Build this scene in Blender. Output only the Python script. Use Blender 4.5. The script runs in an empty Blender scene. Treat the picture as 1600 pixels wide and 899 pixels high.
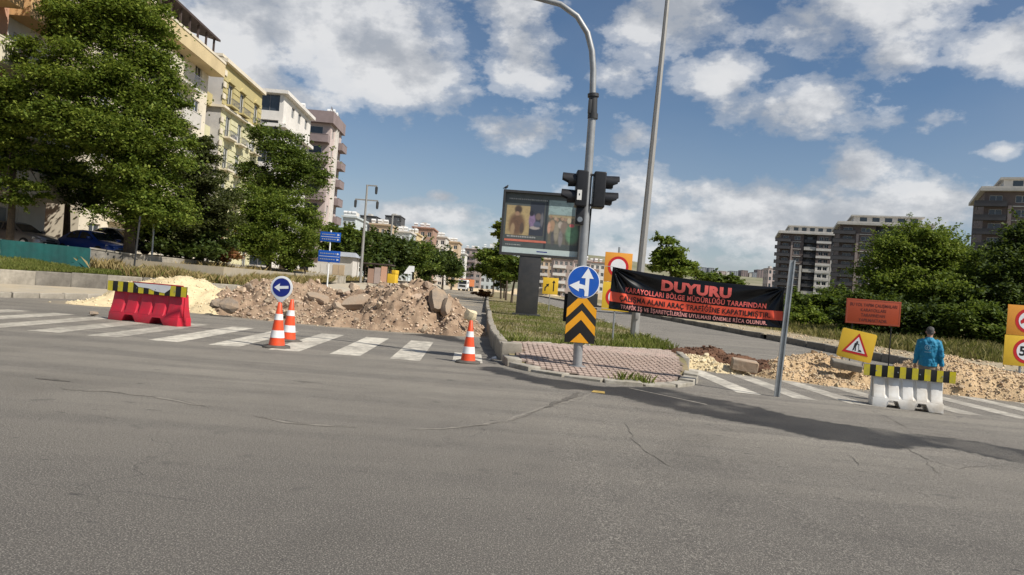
import bpy, bmesh, math, random
import numpy as np
from mathutils import Vector, Matrix, noise as mnoise

S = bpy.context.scene
C = S.collection
R = math.radians
random.seed(7)
rng = np.random.default_rng(11)

# ------------------------------------------------------------------ camera
FPX, ROLL, PITCH, EYE = 1130.0, R(4.4), R(0.35), 1.5
_f = Vector((0, math.cos(PITCH), math.sin(PITCH)))
_u0 = Vector((1, 0, 0)).cross(_f)
_r = math.cos(ROLL) * Vector((1, 0, 0)) + math.sin(ROLL) * _u0
_u = -math.sin(ROLL) * Vector((1, 0, 0)) + math.cos(ROLL) * _u0
cd = bpy.data.cameras.new('camera')
cam = bpy.data.objects.new('camera', cd)
C.objects.link(cam)
cam.matrix_world = Matrix(((_r.x, _u.x, -_f.x, 0), (_r.y, _u.y, -_f.y, 0), (_r.z, _u.z, -_f.z, EYE), (0, 0, 0, 1)))
cd.sensor_fit = 'HORIZONTAL'
cd.sensor_width = 36
cd.lens = 36 * FPX / 1600
cd.clip_start = 0.05
cd.clip_end = 9000
S.camera = cam
S.render.engine = 'CYCLES'
S.view_settings.view_transform = 'Standard'
S.view_settings.look = 'None'
S.view_settings.gamma = 1
S.view_settings.exposure = EXPOSURE = 0.36

def ray(px, py):
    return _f + (px - 800) / FPX * _r - (py - 449.5) / FPX * _u

# ------------------------------------------------------------------ sun and sky
SUN_AZ, SUN_EL = math.atan2(1.0, -0.58), R(47)
sdir = Vector((math.sin(SUN_AZ) * math.cos(SUN_EL), math.cos(SUN_AZ) * math.cos(SUN_EL), math.sin(SUN_EL)))
sl = bpy.data.lights.new('sun', 'SUN')
sl.energy = 4.6
sl.angle = R(0.53)
sl.color = (1.0, 0.94, 0.85)
so = bpy.data.objects.new('sun', sl)
C.objects.link(so)
so.rotation_euler = (-sdir).to_track_quat('-Z', 'Y').to_euler()
so.location = (20, -10, 40)

W = bpy.data.worlds.new('World')
S.world = W
W.use_nodes = True
nt = W.node_tree
nt.nodes.clear()
class NT:
    """tiny helper round a node tree"""
    def __init__(s, t): s.t = t
    def n(s, typ, **kw):
        nd = s.t.nodes.new(typ)
        for k, v in kw.items():
            if k.startswith('i_'):
                key = k[2:]
                key = int(key) if key.isdigit() else key
                nd.inputs[key].default_value = v
            else:
                setattr(nd, k, v)
        return nd
    def l(s, a, b): s.t.links.new(a, b)
    def math(s, op, a, b=None, clamp=False):
        nd = s.t.nodes.new('ShaderNodeMath'); nd.operation = op; nd.use_clamp = clamp
        for i, v in enumerate((a, b)):
            if v is None: continue
            if isinstance(v, (int, float)): nd.inputs[i].default_value = v
            else: s.l(v, nd.inputs[i])
        return nd.outputs[0]
    def ramp(s, fac, stops, interp='LINEAR'):
        nd = s.t.nodes.new('ShaderNodeValToRGB'); nd.color_ramp.interpolation = interp
        el = nd.color_ramp.elements
        while len(el) < len(stops): el.new(0.5)
        for e, (p, c) in zip(el, stops):
            e.position = p; e.color = (c, c, c, 1) if isinstance(c, (int, float)) else (*c, 1)
        s.l(fac, nd.inputs[0])
        return nd.outputs[0]
    def mix(s, fac, a, b, blend='MIX'):
        nd = s.t.nodes.new('ShaderNodeMix'); nd.data_type = 'RGBA'; nd.blend_type = blend
        for sock, v in ((nd.inputs['Factor'], fac), (nd.inputs[6], a), (nd.inputs[7], b)):
            if isinstance(v, (int, float)): sock.default_value = v
            elif isinstance(v, tuple): sock.default_value = (*v, 1)
            else: s.l(v, sock)
        return nd.outputs[2]
w = NT(nt)
sky = w.n('ShaderNodeTexSky', sky_type='NISHITA', sun_disc=False, sun_elevation=SUN_EL, sun_rotation=SUN_AZ,
          altitude=600, air_density=1.0, dust_density=0.7, ozone_density=1.6)
tc = w.n('ShaderNodeTexCoord')
sep = w.n('ShaderNodeSeparateXYZ')
w.l(tc.outputs['Generated'], sep.inputs[0])
az = w.math('ARCTAN2', sep.outputs[0], sep.outputs[1])
el = w.math('ARCSINE', sep.outputs[2])
cmb = w.n('ShaderNodeCombineXYZ')
w.l(az, cmb.inputs[0]); w.l(el, cmb.inputs[1])
def azel(px, py):
    d = ray(px, py).normalized()
    return math.atan2(d.x, d.y), math.asin(d.z)
# cumulus banks: centre and radii, given where they stand in the photograph
CLOUDS = [(500, 60, 290, 105, 1.1), (610, 105, 160, 90, 1.1), (360, 100, 140, 95, 1.1), (812, 60, 80, 110, .95), (815, 198, 115, 42, .8),
          (1060, 15, 130, 62, .9), (1130, 130, 85, 48, .85), (1215, 165, 150, 55, .85), (1390, 190, 130, 26, .8), (1350, 20, 150, 75, .95),
          (1400, 85, 70, 50, .9), (1560, 85, 100, 48, .85), (985, 215, 40, 32, .7), (1340, 265, 55, 62, 1), (1330, 340, 150, 75, 1),
          (1180, 345, 260, 60, .9), (1460, 320, 90, 50, .9), (985, 310, 90, 60, .85), (900, 405, 700, 50, .72), (640, 340, 150, 40, .66),
          (690, 308, 30, 12, .7), (1080, 350, 150, 80, .8), (1560, 235, 40, 14, .6), (430, 150, 200, 40, .9), (975, 110, 60, 40, .7)]
M = None
low = None
for (px, py, rx, ry, k) in CLOUDS:
    a, e = azel(px, py)
    sub = w.n('ShaderNodeVectorMath', operation='SUBTRACT'); w.l(cmb.outputs[0], sub.inputs[0]); sub.inputs[1].default_value = (a, e, 0)
    mul = w.n('ShaderNodeVectorMath', operation='MULTIPLY'); w.l(sub.outputs[0], mul.inputs[0]); mul.inputs[1].default_value = (FPX / rx, FPX / ry, 0)
    ln = w.n('ShaderNodeVectorMath', operation='LENGTH'); w.l(mul.outputs[0], ln.inputs[0])
    v = w.math('MULTIPLY', w.math('SUBTRACT', 1.35, ln.outputs['Value']), k)
    M = v if M is None else w.math('MAXIMUM', M, v)
mp = w.n('ShaderNodeMapping'); mp.inputs['Scale'].default_value = (1, 1, 1.7); w.l(tc.outputs['Generated'], mp.inputs[0])
def wnoise(scale, detail, rough, off=(0, 0, 0)):
    m2 = w.n('ShaderNodeMapping'); m2.inputs['Location'].default_value = off; w.l(mp.outputs[0], m2.inputs[0])
    nz = w.n('ShaderNodeTexNoise', i_Scale=scale, i_Detail=detail, i_Roughness=rough); w.l(m2.outputs[0], nz.inputs['Vector'])
    return nz.outputs[0]
big = wnoise(3.2, 3, .5, (4, 1, 2))
# outside the part of the sky in view the same kind of broken cloud goes on
inview = w.math('MULTIPLY', w.ramp(w.math('ABSOLUTE', az), [(.60, 1), (.72, 0)]), w.ramp(el, [(.36, 1), (.46, 0)]))
gen = w.math('MULTIPLY', w.math('SUBTRACT', big, .44), 5.0)
out_m = w.math('SUBTRACT', w.math('MULTIPLY', gen, w.math('SUBTRACT', 1, inview)), w.math('MULTIPLY', inview, 2))
M = w.math('MAXIMUM', M, out_m)
n1 = wnoise(9, 11, .60)
n2 = wnoise(9, 11, .60, (-.02, .0, -.045))
nb1 = wnoise(3.6, 4, .5, (7, 3, 1))
nb2 = wnoise(3.6, 4, .5, (6.96, 3, .90))
nf = wnoise(30, 6, .6, (2, 2, 2))
dens = w.math('ADD', w.math('MULTIPLY', w.math('SUBTRACT', M, .36), .85), w.math('ADD', w.math('MULTIPLY', w.math('SUBTRACT', n1, .5), 2.1), w.math('MULTIPLY', w.math('SUBTRACT', nf, .5), .42)))
alpha = w.ramp(dens, [(.0, 0), (.20, .42), (.46, .88), (.8, .96)], 'EASE')
lit = w.math('ADD', w.math('ADD', .47, w.math('MULTIPLY', w.math('SUBTRACT', nb1, nb2), 2.2)), w.math('ADD', w.math('MULTIPLY', w.math('SUBTRACT', n1, n2), 2.4), w.math('MULTIPLY', w.math('SUBTRACT', nf, .5), .35)), clamp=True)
ccol = w.ramp(lit, [(.15, (4.7, 5.0, 5.5)), (.45, (6.2, 6.4, 6.75)), (.80, (8.7, 8.75, 8.85))])
base_sky = w.n('ShaderNodeHueSaturation', i_Saturation=1.10, i_Value=1.0)
w.l(sky.outputs[0], base_sky.inputs['Color'])
# low sky pales where distant cloud decks stack up
pale = w.math('ADD', w.ramp(el, [(.0, .66), (.14, .20), (.28, .0)]), w.math('MULTIPLY', w.ramp(nb1, [(.45, 0), (.70, 1)]), .10), clamp=True)
sk2 = w.mix(pale, base_sky.outputs[0], (4.8, 5.2, 5.8))
col = w.mix(alpha, sk2, ccol)
bg = w.n('ShaderNodeBackground', i_Strength=0.069)
w.l(col, bg.inputs[0])
wo = w.n('ShaderNodeOutputWorld')
w.l(bg.outputs[0], wo.inputs[0])

# ------------------------------------------------------------------ terrain height and placing
def sstep(t):
    t = np.clip(t, 0, 1)
    return t * t * (3 - 2 * t)
def gz(x, y):
    return -0.02 * np.clip(x - .5, 0, 8) * (1 - sstep((y - 20) / 20)) + 0.006 * np.clip(y - 40, 0, 160)
def G(px, py, h=0.0):
    """point on the ground seen at a photograph pixel (h above the road)"""
    z = h
    for _ in range(14):
        d = ray(px, py); k = (z - EYE) / d.z; p = Vector((0, 0, EYE)) + k * d; z = float(gz(p.x, p.y)) + h
    return p
def V(px, py, y):
    d = ray(px, py)
    return Vector((0, 0, EYE)) + (y / d.y) * d
def on(x, y, h=0.0):
    return Vector((x, y, float(gz(x, y)) + h))

# ------------------------------------------------------------------ materials
MATS = {}
def pmat(name, col, rough=.65, var=.12, scale=6.0, bump=0.0, bscale=None, metal=0.0, spec=.4, dirt=None, dirt_amt=.0, dscale=2.0, rnd=0.0, coat=0.0, transl=0.0, emit=None):
    m = bpy.data.materials.new(name); m.use_nodes = True
    t = NT(m.node_tree); p = m.node_tree.nodes['Principled BSDF']
    geo = t.n('ShaderNodeTexCoord')
    nz = t.n('ShaderNodeTexNoise', i_Scale=scale, i_Detail=6, i_Roughness=.6); t.l(geo.outputs['Object'], nz.inputs['Vector'])
    lo = tuple(max(0, c * (1 - var * 1.6)) for c in col); hi = tuple(min(1, c * (1 + var * 1.4)) for c in col)
    c = t.ramp(nz.outputs[0], [(.25, lo), (.5, col), (.78, hi)])
    if rnd:
        oi = t.n('ShaderNodeObjectInfo'); gi = t.n('ShaderNodeNewGeometry')
        rr = t.math('FRACT', t.math('ADD', oi.outputs['Random'], gi.outputs['Random Per Island']))
        f = t.math('ADD', 1 - rnd, t.math('MULTIPLY', rr, 2 * rnd))
        hs = t.n('ShaderNodeHueSaturation'); t.l(c, hs.inputs['Color']); t.l(f, hs.inputs['Value'])
        t.l(t.math('ADD', .5 - rnd * .03, t.math('MULTIPLY', t.math('FRACT', t.math('MULTIPLY', rr, 7.3)), rnd * .06)), hs.inputs['Hue'])
        c = hs.outputs[0]
    if dirt:
        dz = t.n('ShaderNodeTexNoise', i_Scale=dscale, i_Detail=8, i_Roughness=.65); t.l(geo.outputs['Object'], dz.inputs['Vector'])
        f = t.ramp(dz.outputs[0], [(.5 - dirt_amt * .25, 0), (.78 - dirt_amt * .2, min(1, dirt_amt * 1.6))])
        c = t.mix(f, c, dirt)
    t.l(c, p.inputs['Base Color'])
    p.inputs['Roughness'].default_value = rough; p.inputs['Metallic'].default_value = metal
    p.inputs['Specular IOR Level'].default_value = spec; p.inputs['Coat Weight'].default_value = coat
    if coat: p.inputs['Coat Roughness'].default_value = .08
    if bump:
        bz = t.n('ShaderNodeTexNoise', i_Scale=bscale or scale * 5, i_Detail=5, i_Roughness=.65); t.l(geo.outputs['Object'], bz.inputs['Vector'])
        bn = t.n('ShaderNodeBump', i_Strength=bump, i_Distance=.02); t.l(bz.outputs[0], bn.inputs['Height']); t.l(bn.outputs[0], p.inputs['Normal'])
    if transl:
        tr = t.n('ShaderNodeBsdfTranslucent'); t.l(t.mix(.5, c, (.35, .5, .05), 'MIX'), tr.inputs[0])
        mx = t.n('ShaderNodeMixShader', i_0=transl); out = m.node_tree.nodes['Material Output']
        t.l(p.outputs[0], mx.inputs[1]); t.l(tr.outputs[0], mx.inputs[2]); t.l(mx.outputs[0], out.inputs[0])
    MATS[name] = m
    return m
def leafmat(name, dark, mid, light, transl=.3):
    m = bpy.data.materials.new(name); m.use_nodes = True
    t = NT(m.node_tree); p = m.node_tree.nodes['Principled BSDF']
    gi = t.n('ShaderNodeNewGeometry')
    tcx = t.n('ShaderNodeTexCoord')
    nz = t.n('ShaderNodeTexNoise', i_Scale=.9, i_Detail=3); t.l(tcx.outputs['Object'], nz.inputs['Vector'])
    f = t.math('ADD', t.math('MULTIPLY', gi.outputs['Random Per Island'], .55), t.math('MULTIPLY', nz.outputs[0], .5))
    c = t.ramp(f, [(.15, dark), (.5, mid), (.9, light)])
    t.l(c, p.inputs['Base Color']); p.inputs['Roughness'].default_value = .6; p.inputs['Specular IOR Level'].default_value = .16
    tr = t.n('ShaderNodeBsdfTranslucent'); t.l(t.mix(.45, c, (.22, .30, .03)), tr.inputs[0])
    mx = t.n('ShaderNodeMixShader', i_0=transl); t.l(p.outputs[0], mx.inputs[1]); t.l(tr.outputs[0], mx.inputs[2])
    t.l(mx.outputs[0], m.node_tree.nodes['Material Output'].inputs[0])
    MATS[name] = m
    return m

# ------------------------------------------------------------------ mesh helpers
class MB:
    def __init__(s): s.v = []; s.f = []; s.m = []
    def add(s, vs, fs, mi=0):
        o = len(s.v); s.v += [tuple(v) for v in vs]
        for f in fs: s.f.append(tuple(i + o for i in f)); s.m.append(mi)
        return s
    def box(s, c, d, rot=None, mi=0, taper=1.0):
        hx, hy, hz = d[0] / 2, d[1] / 2, d[2] / 2
        vs = []
        for z, k in ((-hz, 1), (hz, taper)):
            for x, y in ((-hx, -hy), (hx, -hy), (hx, hy), (-hx, hy)): vs.append(Vector((x * k, y * k, z)))
        if rot is not None:
            vs = [rot @ v for v in vs]
        vs = [v + Vector(c) for v in vs]
        return s.add(vs, [(3, 2, 1, 0), (4, 5, 6, 7), (0, 1, 5, 4), (1, 2, 6, 5), (2, 3, 7, 6), (3, 0, 4, 7)], mi)
    def bx(s, x0, x1, y0, y1, z0, z1, mi=0):
        return s.box(((x0 + x1) / 2, (y0 + y1) / 2, (z0 + z1) / 2), (x1 - x0, y1 - y0, z1 - z0), None, mi)
    def loft(s, rings, mi=0, cap=True, closed=True):
        n = len(rings[0]); vs = [p for r in rings for p in r]; fs = []
        for i in range(len(rings) - 1):
            for j in range(n if closed else n - 1):
                k = (j + 1) % n
                fs.append((i * n + j, i * n + k, (i + 1) * n + k, (i + 1) * n + j))
        if cap and closed:
            fs.append(tuple(range(n - 1, -1, -1))); fs.append(tuple(range((len(rings) - 1) * n, len(rings) * n)))
        return s.add(vs, fs, mi)
    def tube(s, path, radii, n=10, mi=0, cap=True, flat=1.0):
        path = [Vector(p) for p in path]
        if isinstance(radii, (int, float)): radii = [radii] * len(path)
        rings = []; ref = None
        for i, p in enumerate(path):
            t = (path[min(i + 1, len(path) - 1)] - path[max(i - 1, 0)]).normalized()
            if ref is None: ref = Vector((1, 0, 0)) if abs(t.x) < .8 else Vector((0, 1, 0))
            a = (ref - t * ref.dot(t)).normalized(); b = t.cross(a); ref = a
            rings.append([p + radii[i] * (math.cos(q) * a + flat * math.sin(q) * b) for q in (2 * math.pi * k / n for k in range(n))])
        return s.loft(rings, mi, cap)
    def lathe(s, prof, n=24, c=(0, 0, 0), mi=0):
        rings = [[(c[0] + r * math.cos(2 * math.pi * k / n), c[1] + r * math.sin(2 * math.pi * k / n), c[2] + z) for k in range(n)] for r, z in prof]
        return s.loft(rings, mi)
    def prism(s, poly, y0, y1, mi=0):
        """polygon in XZ (counter-clockwise seen from -y) pushed from y0 to y1"""
        n = len(poly); vs = [(x, y0, z) for x, z in poly] + [(x, y1, z) for x, z in poly]
        fs = [tuple(range(n)), tuple(range(2 * n - 1, n - 1, -1))]
        fs += [((j + 1) % n, j, j + n, (j + 1) % n + n) for j in range(n)]
        return s.add(vs, fs, mi)
    def plate(s, poly, y, mi=0):
        return s.add([(x, y, z) for x, z in poly], [tuple(range(len(poly)))], mi)
    def ring(s, r0, r1, y0, y1, c=(0, 0), n=36, mi=0):
        rings = []
        pr = [(r0, y0), (r1, y0), (r1, y1), (r0, y1), (r0, y0)]
        for r, y in pr: rings.append([(c[0] + r * math.cos(2 * math.pi * k / n), y, c[1] + r * math.sin(2 * math.pi * k / n)) for k in range(n)])
        return s.loft(rings, mi, cap=False)
    def build(s, name, mats, parent=None, smooth=38, bevel=0.0, loc=None, rz=None, segs=2):
        me = bpy.data.meshes.new(name)
        me.from_pydata(s.v, [], s.f)
        if not isinstance(mats, (list, tuple)): mats = [mats]
        for m in mats: me.materials.append(MATS[m] if isinstance(m, str) else m)
        if len(mats) > 1: me.polygons.foreach_set('material_index', s.m)
        bm = bmesh.new(); bm.from_mesh(me)
        bmesh.ops.recalc_face_normals(bm, faces=bm.faces)
        if bevel:
            bmesh.ops.remove_doubles(bm, verts=bm.verts, dist=1e-5)
            es = [e for e in bm.edges if len(e.link_faces) == 2 and e.calc_face_angle(0) > R(30)]
            bmesh.ops.bevel(bm, geom=es, offset=bevel, segments=segs, profile=.6, affect='EDGES', clamp_overlap=True)
        bm.to_mesh(me); bm.free()
        if smooth:
            me.polygons.foreach_set('use_smooth', [True] * len(me.polygons))
            me.set_sharp_from_angle(angle=R(smooth))
        return mkobj(name, me, parent, loc, rz)
def mkobj(name, me, parent=None, loc=None, rz=None):
    o = bpy.data.objects.new(name, me); C.objects.link(o)
    if parent is not None: o.parent = parent
    if loc is not None: o.location = loc
    if rz is not None: o.rotation_euler = (0, 0, rz)
    return o
def tag(o, label=None, cat=None, group=None, kind=None):
    if label: o['label'] = label
    if cat: o['category'] = cat
    if group: o['group'] = group
    if kind: o['kind'] = kind
    return o
def thing(name, label, cat, loc=(0, 0, 0), rz=0.0, group=None):
    return tag(mkobj(name, None, None, loc, rz), label, cat, group)
def fastmesh(name, verts, faces, mats, smooth=False, uv=None):
    """verts (N,3), faces (M,k) numpy"""
    me = bpy.data.meshes.new(name)
    verts = np.asarray(verts, dtype=np.float32); faces = np.asarray(faces, dtype=np.int32)
    k = faces.shape[1]
    me.vertices.add(len(verts)); me.vertices.foreach_set('co', verts.ravel())
    me.loops.add(faces.size); me.loops.foreach_set('vertex_index', faces.ravel())
    me.polygons.add(len(faces)); me.polygons.foreach_set('loop_start', np.arange(0, faces.size, k, dtype=np.int32))
    me.polygons.foreach_set('loop_total', np.full(len(faces), k, dtype=np.int32))
    for m in (mats if isinstance(mats, (list, tuple)) else [mats]): me.materials.append(MATS[m])
    if smooth: me.polygons.foreach_set('use_smooth', np.ones(len(faces), dtype=bool))
    me.update(calc_edges=True)
    return me
def text_mesh(body, height, bold=.012, xscale=1.0, align='CENTER', spacing=1.0):
    cu = bpy.data.curves.new('lettering', 'FONT'); cu.body = body; cu.align_x = align; cu.size = 1.0
    cu.offset = bold; cu.space_character = spacing; cu.resolution_u = 3
    ob = bpy.data.objects.new('lettering', cu); C.objects.link(ob)
    bpy.context.view_layer.update()
    me = bpy.data.meshes.new_from_object(ob.evaluated_get(bpy.context.evaluated_depsgraph_get()))
    bpy.data.objects.remove(ob)
    co = np.empty(len(me.vertices) * 3); me.vertices.foreach_get('co', co); co = co.reshape(-1, 3)
    fs = [tuple(p.vertices) for p in me.polygons]
    bpy.data.meshes.remove(me)
    k = height / .70
    vs = co * k
    vs[:, 0] *= xscale
    return vs, fs
def text_flat(body, height, width=None, bold=.012, align='CENTER'):
    vs, fs = text_mesh(body, height, bold, 1.0, align)
    if width:
        w0 = vs[:, 0].max() - vs[:, 0].min(); vs[:, 0] *= width / w0
    return vs, fs
def lettering(parent, body, x, z, y, height, mat, width=None, bold=.012, align='CENTER', name='lettering'):
    vs, fs = text_flat(body, height, width, bold, align)
    mb = MB(); mb.add([(x + a, y, z + b) for a, b, _ in vs], fs)
    return mb.build(name, mat, parent, smooth=0)
def circle(r, n=36, c=(0, 0)):
    return [(c[0] + r * math.cos(2 * math.pi * k / n), c[1] + r * math.sin(2 * math.pi * k / n)) for k in range(n)]
def rrect(x0, x1, z0, z1, r, n=5):
    out = []
    for cx, cz, a0 in ((x1 - r, z0 + r, -90), (x1 - r, z1 - r, 0), (x0 + r, z1 - r, 90), (x0 + r, z0 + r, 180)):
        for i in range(n + 1):
            a = R(a0 + 90 * i / n); out.append((cx + r * math.cos(a), cz + r * math.sin(a)))
    return out
# ------------------------------------------------------------------ material library
def M_asphalt():
    m = bpy.data.materials.new('asphalt'); m.use_nodes = True
    t = NT(m.node_tree); p = m.node_tree.nodes['Principled BSDF']
    g = t.n('ShaderNodeTexCoord')
    def nz(scale, det=5, rough=.6, sc=(1, 1, 1)):
        mp = t.n('ShaderNodeMapping'); mp.inputs['Scale'].default_value = sc; t.l(g.outputs['Object'], mp.inputs[0])
        q = t.n('ShaderNodeTexNoise', i_Scale=scale, i_Detail=det, i_Roughness=rough); t.l(mp.outputs[0], q.inputs['Vector'])
        return q.outputs[0]
    big = nz(.35, 4); streak = nz(.8, 5, .6, (.16, 1.7, 1)); mid = nz(3.0, 5, .65); fine = nz(95, 3, .7); grain = nz(34, 4, .7)
    c = t.ramp(big, [(.32, (.170, .154, .130)), (.66, (.252, .230, .192))])
    c = t.mix(t.ramp(streak, [(.42, 0), (.58, .8)]), c, (.122, .112, .098))
    c = t.mix(t.ramp(mid, [(.4, .0), (.75, .40)]), c, (.258, .239, .204))
    # the asphalt grows darker toward the viewer, along a streaky edge
    sx = t.n('ShaderNodeSeparateXYZ'); t.l(g.outputs['Object'], sx.inputs[0])
    ln = t.math('ADD', sx.outputs[1], t.math('MULTIPLY', t.math('SUBTRACT', streak, .5), 5.0))
    near = t.ramp(t.math('DIVIDE', ln, 20.0), [(.16, 1), (.46, 0)])
    c = t.mix(t.math('MULTIPLY', near, .86), c, (.094, .086, .078))
    c = t.mix(t.math('MULTIPLY', t.ramp(grain, [(.38, 1), (.50, 0)]), .42), c, (.090, .084, .076))
    c = t.mix(t.math('MULTIPLY', t.ramp(grain, [(.55, 0), (.68, 1)]), .40), c, (.36, .335, .285))
    c = t.mix(t.math('MULTIPLY', t.ramp(fine, [(.42, 1), (.49, 0)]), .60), c, (.062, .058, .053))
    c = t.mix(t.math('MULTIPLY', t.ramp(fine, [(.55, 0), (.63, 1)]), .58), c, (.46, .43, .37))
    spots = nz(2.6, 3, .55)
    c = t.mix(t.ramp(spots, [(.66, 0), (.72, .5)]), c, (.085, .080, .073))
    tread = nz(9, 2, .5, (.35, 1, 1))
    c = t.mix(t.ramp(tread, [(.71, 0), (.75, .7)]), c, (.05, .048, .045))
    wet = t.n('ShaderNodeAttribute', attribute_name='wet'); dust = t.n('ShaderNodeAttribute', attribute_name='dust')
    dn = t.math('MULTIPLY', dust.outputs['Fac'], t.ramp(mid, [(.2, .5), (.7, 1.0)]))
    c = t.mix(t.math('MINIMUM', dn, .85), c, (.37, .30, .20))
    # hairline cracks
    wv = t.n('ShaderNodeTexNoise', i_Scale=1.3, i_Detail=5); t.l(g.outputs['Object'], wv.inputs['Vector'])
    va = t.n('ShaderNodeVectorMath', operation='MULTIPLY_ADD'); t.l(wv.outputs['Color'], va.inputs[0]); va.inputs[1].default_value = (.9, .9, .9); t.l(g.outputs['Object'], va.inputs[2])
    vc = t.n('ShaderNodeTexVoronoi', feature='DISTANCE_TO_EDGE', i_Scale=.33); t.l(va.outputs[0], vc.inputs['Vector'])
    crack = t.math('MULTIPLY', t.ramp(vc.outputs[0], [(.0, 1), (.0045, 0)]), t.ramp(nz(.5, 3), [(.5, 0), (.62, .38)]))
    c = t.mix(crack, c, (.055, .052, .048))
    c = t.mix(t.math('MULTIPLY', wet.outputs['Fac'], .95), c, (.016, .0155, .015))
    t.l(c, p.inputs['Base Color'])
    t.l(t.math('SUBTRACT', .88, t.math('MULTIPLY', wet.outputs['Fac'], .20)), p.inputs['Roughness'])
    p.inputs['Specular IOR Level'].default_value = .35
    h = t.math('SUBTRACT', t.math('MULTIPLY', fine, 1.0), t.math('MULTIPLY', crack, 1.5))
    b = t.n('ShaderNodeBump', i_Strength=.9, i_Distance=.012); t.l(h, b.inputs['Height']); t.l(b.outputs[0], p.inputs['Normal'])
    MATS['asphalt'] = m
M_asphalt()
def M_paint(name, lo, hi):
    m = pmat(name, (.60, .56, .47), .7, .10, 3)
    t = NT(m.node_tree); p = m.node_tree.nodes['Principled BSDF']; src = p.inputs['Base Color'].links[0].from_socket
    g = t.n('ShaderNodeTexCoord')
    q = t.n('ShaderNodeTexNoise', i_Scale=5, i_Detail=9, i_Roughness=.72); t.l(g.outputs['Object'], q.inputs['Vector'])
    q2 = t.n('ShaderNodeTexNoise', i_Scale=.7, i_Detail=3); t.l(g.outputs['Object'], q2.inputs['Vector'])
    f = t.ramp(t.math('ADD', t.math('MULTIPLY', q.outputs[0], .7), t.math('MULTIPLY', q2.outputs[0], .3)), [(lo, .05), (hi, .92)])
    t.l(t.mix(f, src, (.25, .23, .195)), p.inputs['Base Color'])
M_paint('road_paint', .44, .585); M_paint('road_paint_worn', .35, .53)
pmat('earth', (.26, .21, .14), .95, .3, 1.5, .6, 12, dirt=(.20, .21, .09), dirt_amt=.5, dscale=.5)
pmat('hill', (.25, .22, .16), .95, .25, .02, dirt=(.13, .14, .06), dirt_amt=.6, dscale=.012)
pmat('turf', (.13, .125, .045), .95, .35, 2.2, .7, 25, dirt=(.27, .215, .125), dirt_amt=.75, dscale=.8)
pmat('verge_soil', (.22, .185, .115), .95, .3, 2.0, .7, 18, dirt=(.12, .12, .05), dirt_amt=.6, dscale=.6)
pmat('concrete', (.37, .335, .275), .85, .16, 4, .35, 30, dirt=(.20, .18, .145), dirt_amt=.6, dscale=1.6, rnd=.10)
pmat('concrete_dark', (.245, .225, .19), .9, .2, 4, .4, 30, dirt=(.11, .10, .085), dirt_amt=.7, dscale=1.2, rnd=.12)
pmat('kerb', (.43, .40, .34), .85, .14, 5, .4, 30, dirt=(.20, .18, .14), dirt_amt=.6, dscale=3, rnd=.12)
pmat('paver', (.42, .315, .265), .85, .14, 9, .4, 60, dirt=(.36, .30, .25), dirt_amt=.55, dscale=1.5, rnd=.09)
pmat('joint_dirt', (.19, .145, .115), .95, .3, 20)
pmat('joint_sand', (.20, .165, .12), .95, .2, 20)
pmat('pavement', (.36, .325, .265), .88, .15, 2, .3, 30, dirt=(.42, .35, .24), dirt_amt=.6, dscale=.8)
pmat('sand_pile', (.66, .545, .335), .95, .14, 4, 1.0, 26, dirt=(.50, .39, .22), dirt_amt=.4, dscale=2)
pmat('sand_stone', (.67, .57, .38), .92, .12, 6, .6, 30, rnd=.16)
pmat('rubble_soil', (.385, .28, .19), .96, .25, 3, 1.2, 22, dirt=(.215, .145, .095), dirt_amt=.8, dscale=2.2)
pmat('rubble_stone', (.46, .355, .255), .93, .22, 5, .8, 25, rnd=.42)
pmat('slab_concrete', (.36, .305, .235), .92, .2, 4, 1.0, 14, dirt=(.31, .225, .155), dirt_amt=.95, dscale=2.4, rnd=.14)
pmat('boulder', (.215, .185, .155), .93, .24, 4, 1.0, 12, dirt=(.32, .24, .165), dirt_amt=.75, dscale=2.4)
pmat('red_soil', (.125, .062, .036), .97, .3, 6, 1.2, 30, rnd=.25)
pmat('gravel_pile', (.50, .365, .215), .95, .16, 4, 1.1, 24, dirt=(.42, .28, .145), dirt_amt=.5, dscale=1.6)
pmat('gravel_stone', (.52, .40, .26), .93, .15, 5, .7, 28, rnd=.30)
pmat('galv', (.42, .44, .45), .42, .12, 5, .1, 40, metal=.75, dirt=(.28, .27, .25), dirt_amt=.35, dscale=6)
pmat('pole_grey', (.30, .31, .315), .5, .1, 4, .08, 30, metal=.35, dirt=(.19, .18, .17), dirt_amt=.3, dscale=5)
pmat('lamp_grey', (.34, .335, .32), .55, .1, 3, .1, 30, metal=.25, dirt=(.24, .22, .19), dirt_amt=.4, dscale=3)
pmat('black_plastic', (.016, .016, .018), .42, .2, 8)
pmat('dark_grey_metal', (.035, .036, .038), .45, .15, 3, dirt=(.07, .065, .06), dirt_amt=.3)
pmat('lens_dark', (.02, .012, .012), .15, .1)
pmat('white_paint', (.78, .78, .76), .45, .05, 4)
pmat('sticker', (.75, .74, .70), .5, .05, 10)
pmat('sign_blue', (.008, .085, .42), .35, .06, 6, dirt=(.05, .12, .36), dirt_amt=.25, dscale=4)
pmat('sign_blue_dark', (.010, .022, .20), .35, .06, 6)
pmat('sign_white', (.74, .75, .76), .4, .05, 6)
pmat('sign_black', (.012, .012, .012), .5, .1)
pmat('sign_amber', (.74, .33, .012), .4, .07, 5, dirt=(.55, .24, .02), dirt_amt=.3)
pmat('sign_orange', (.70, .30, .035), .42, .06, 4, dirt=(.62, .28, .05), dirt_amt=.3)
pmat('sign_yellow', (.72, .46, .035), .42, .05, 4, dirt=(.66, .45, .05), dirt_amt=.25)
pmat('sign_red', (.50, .018, .022), .4, .08, 5)
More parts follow.
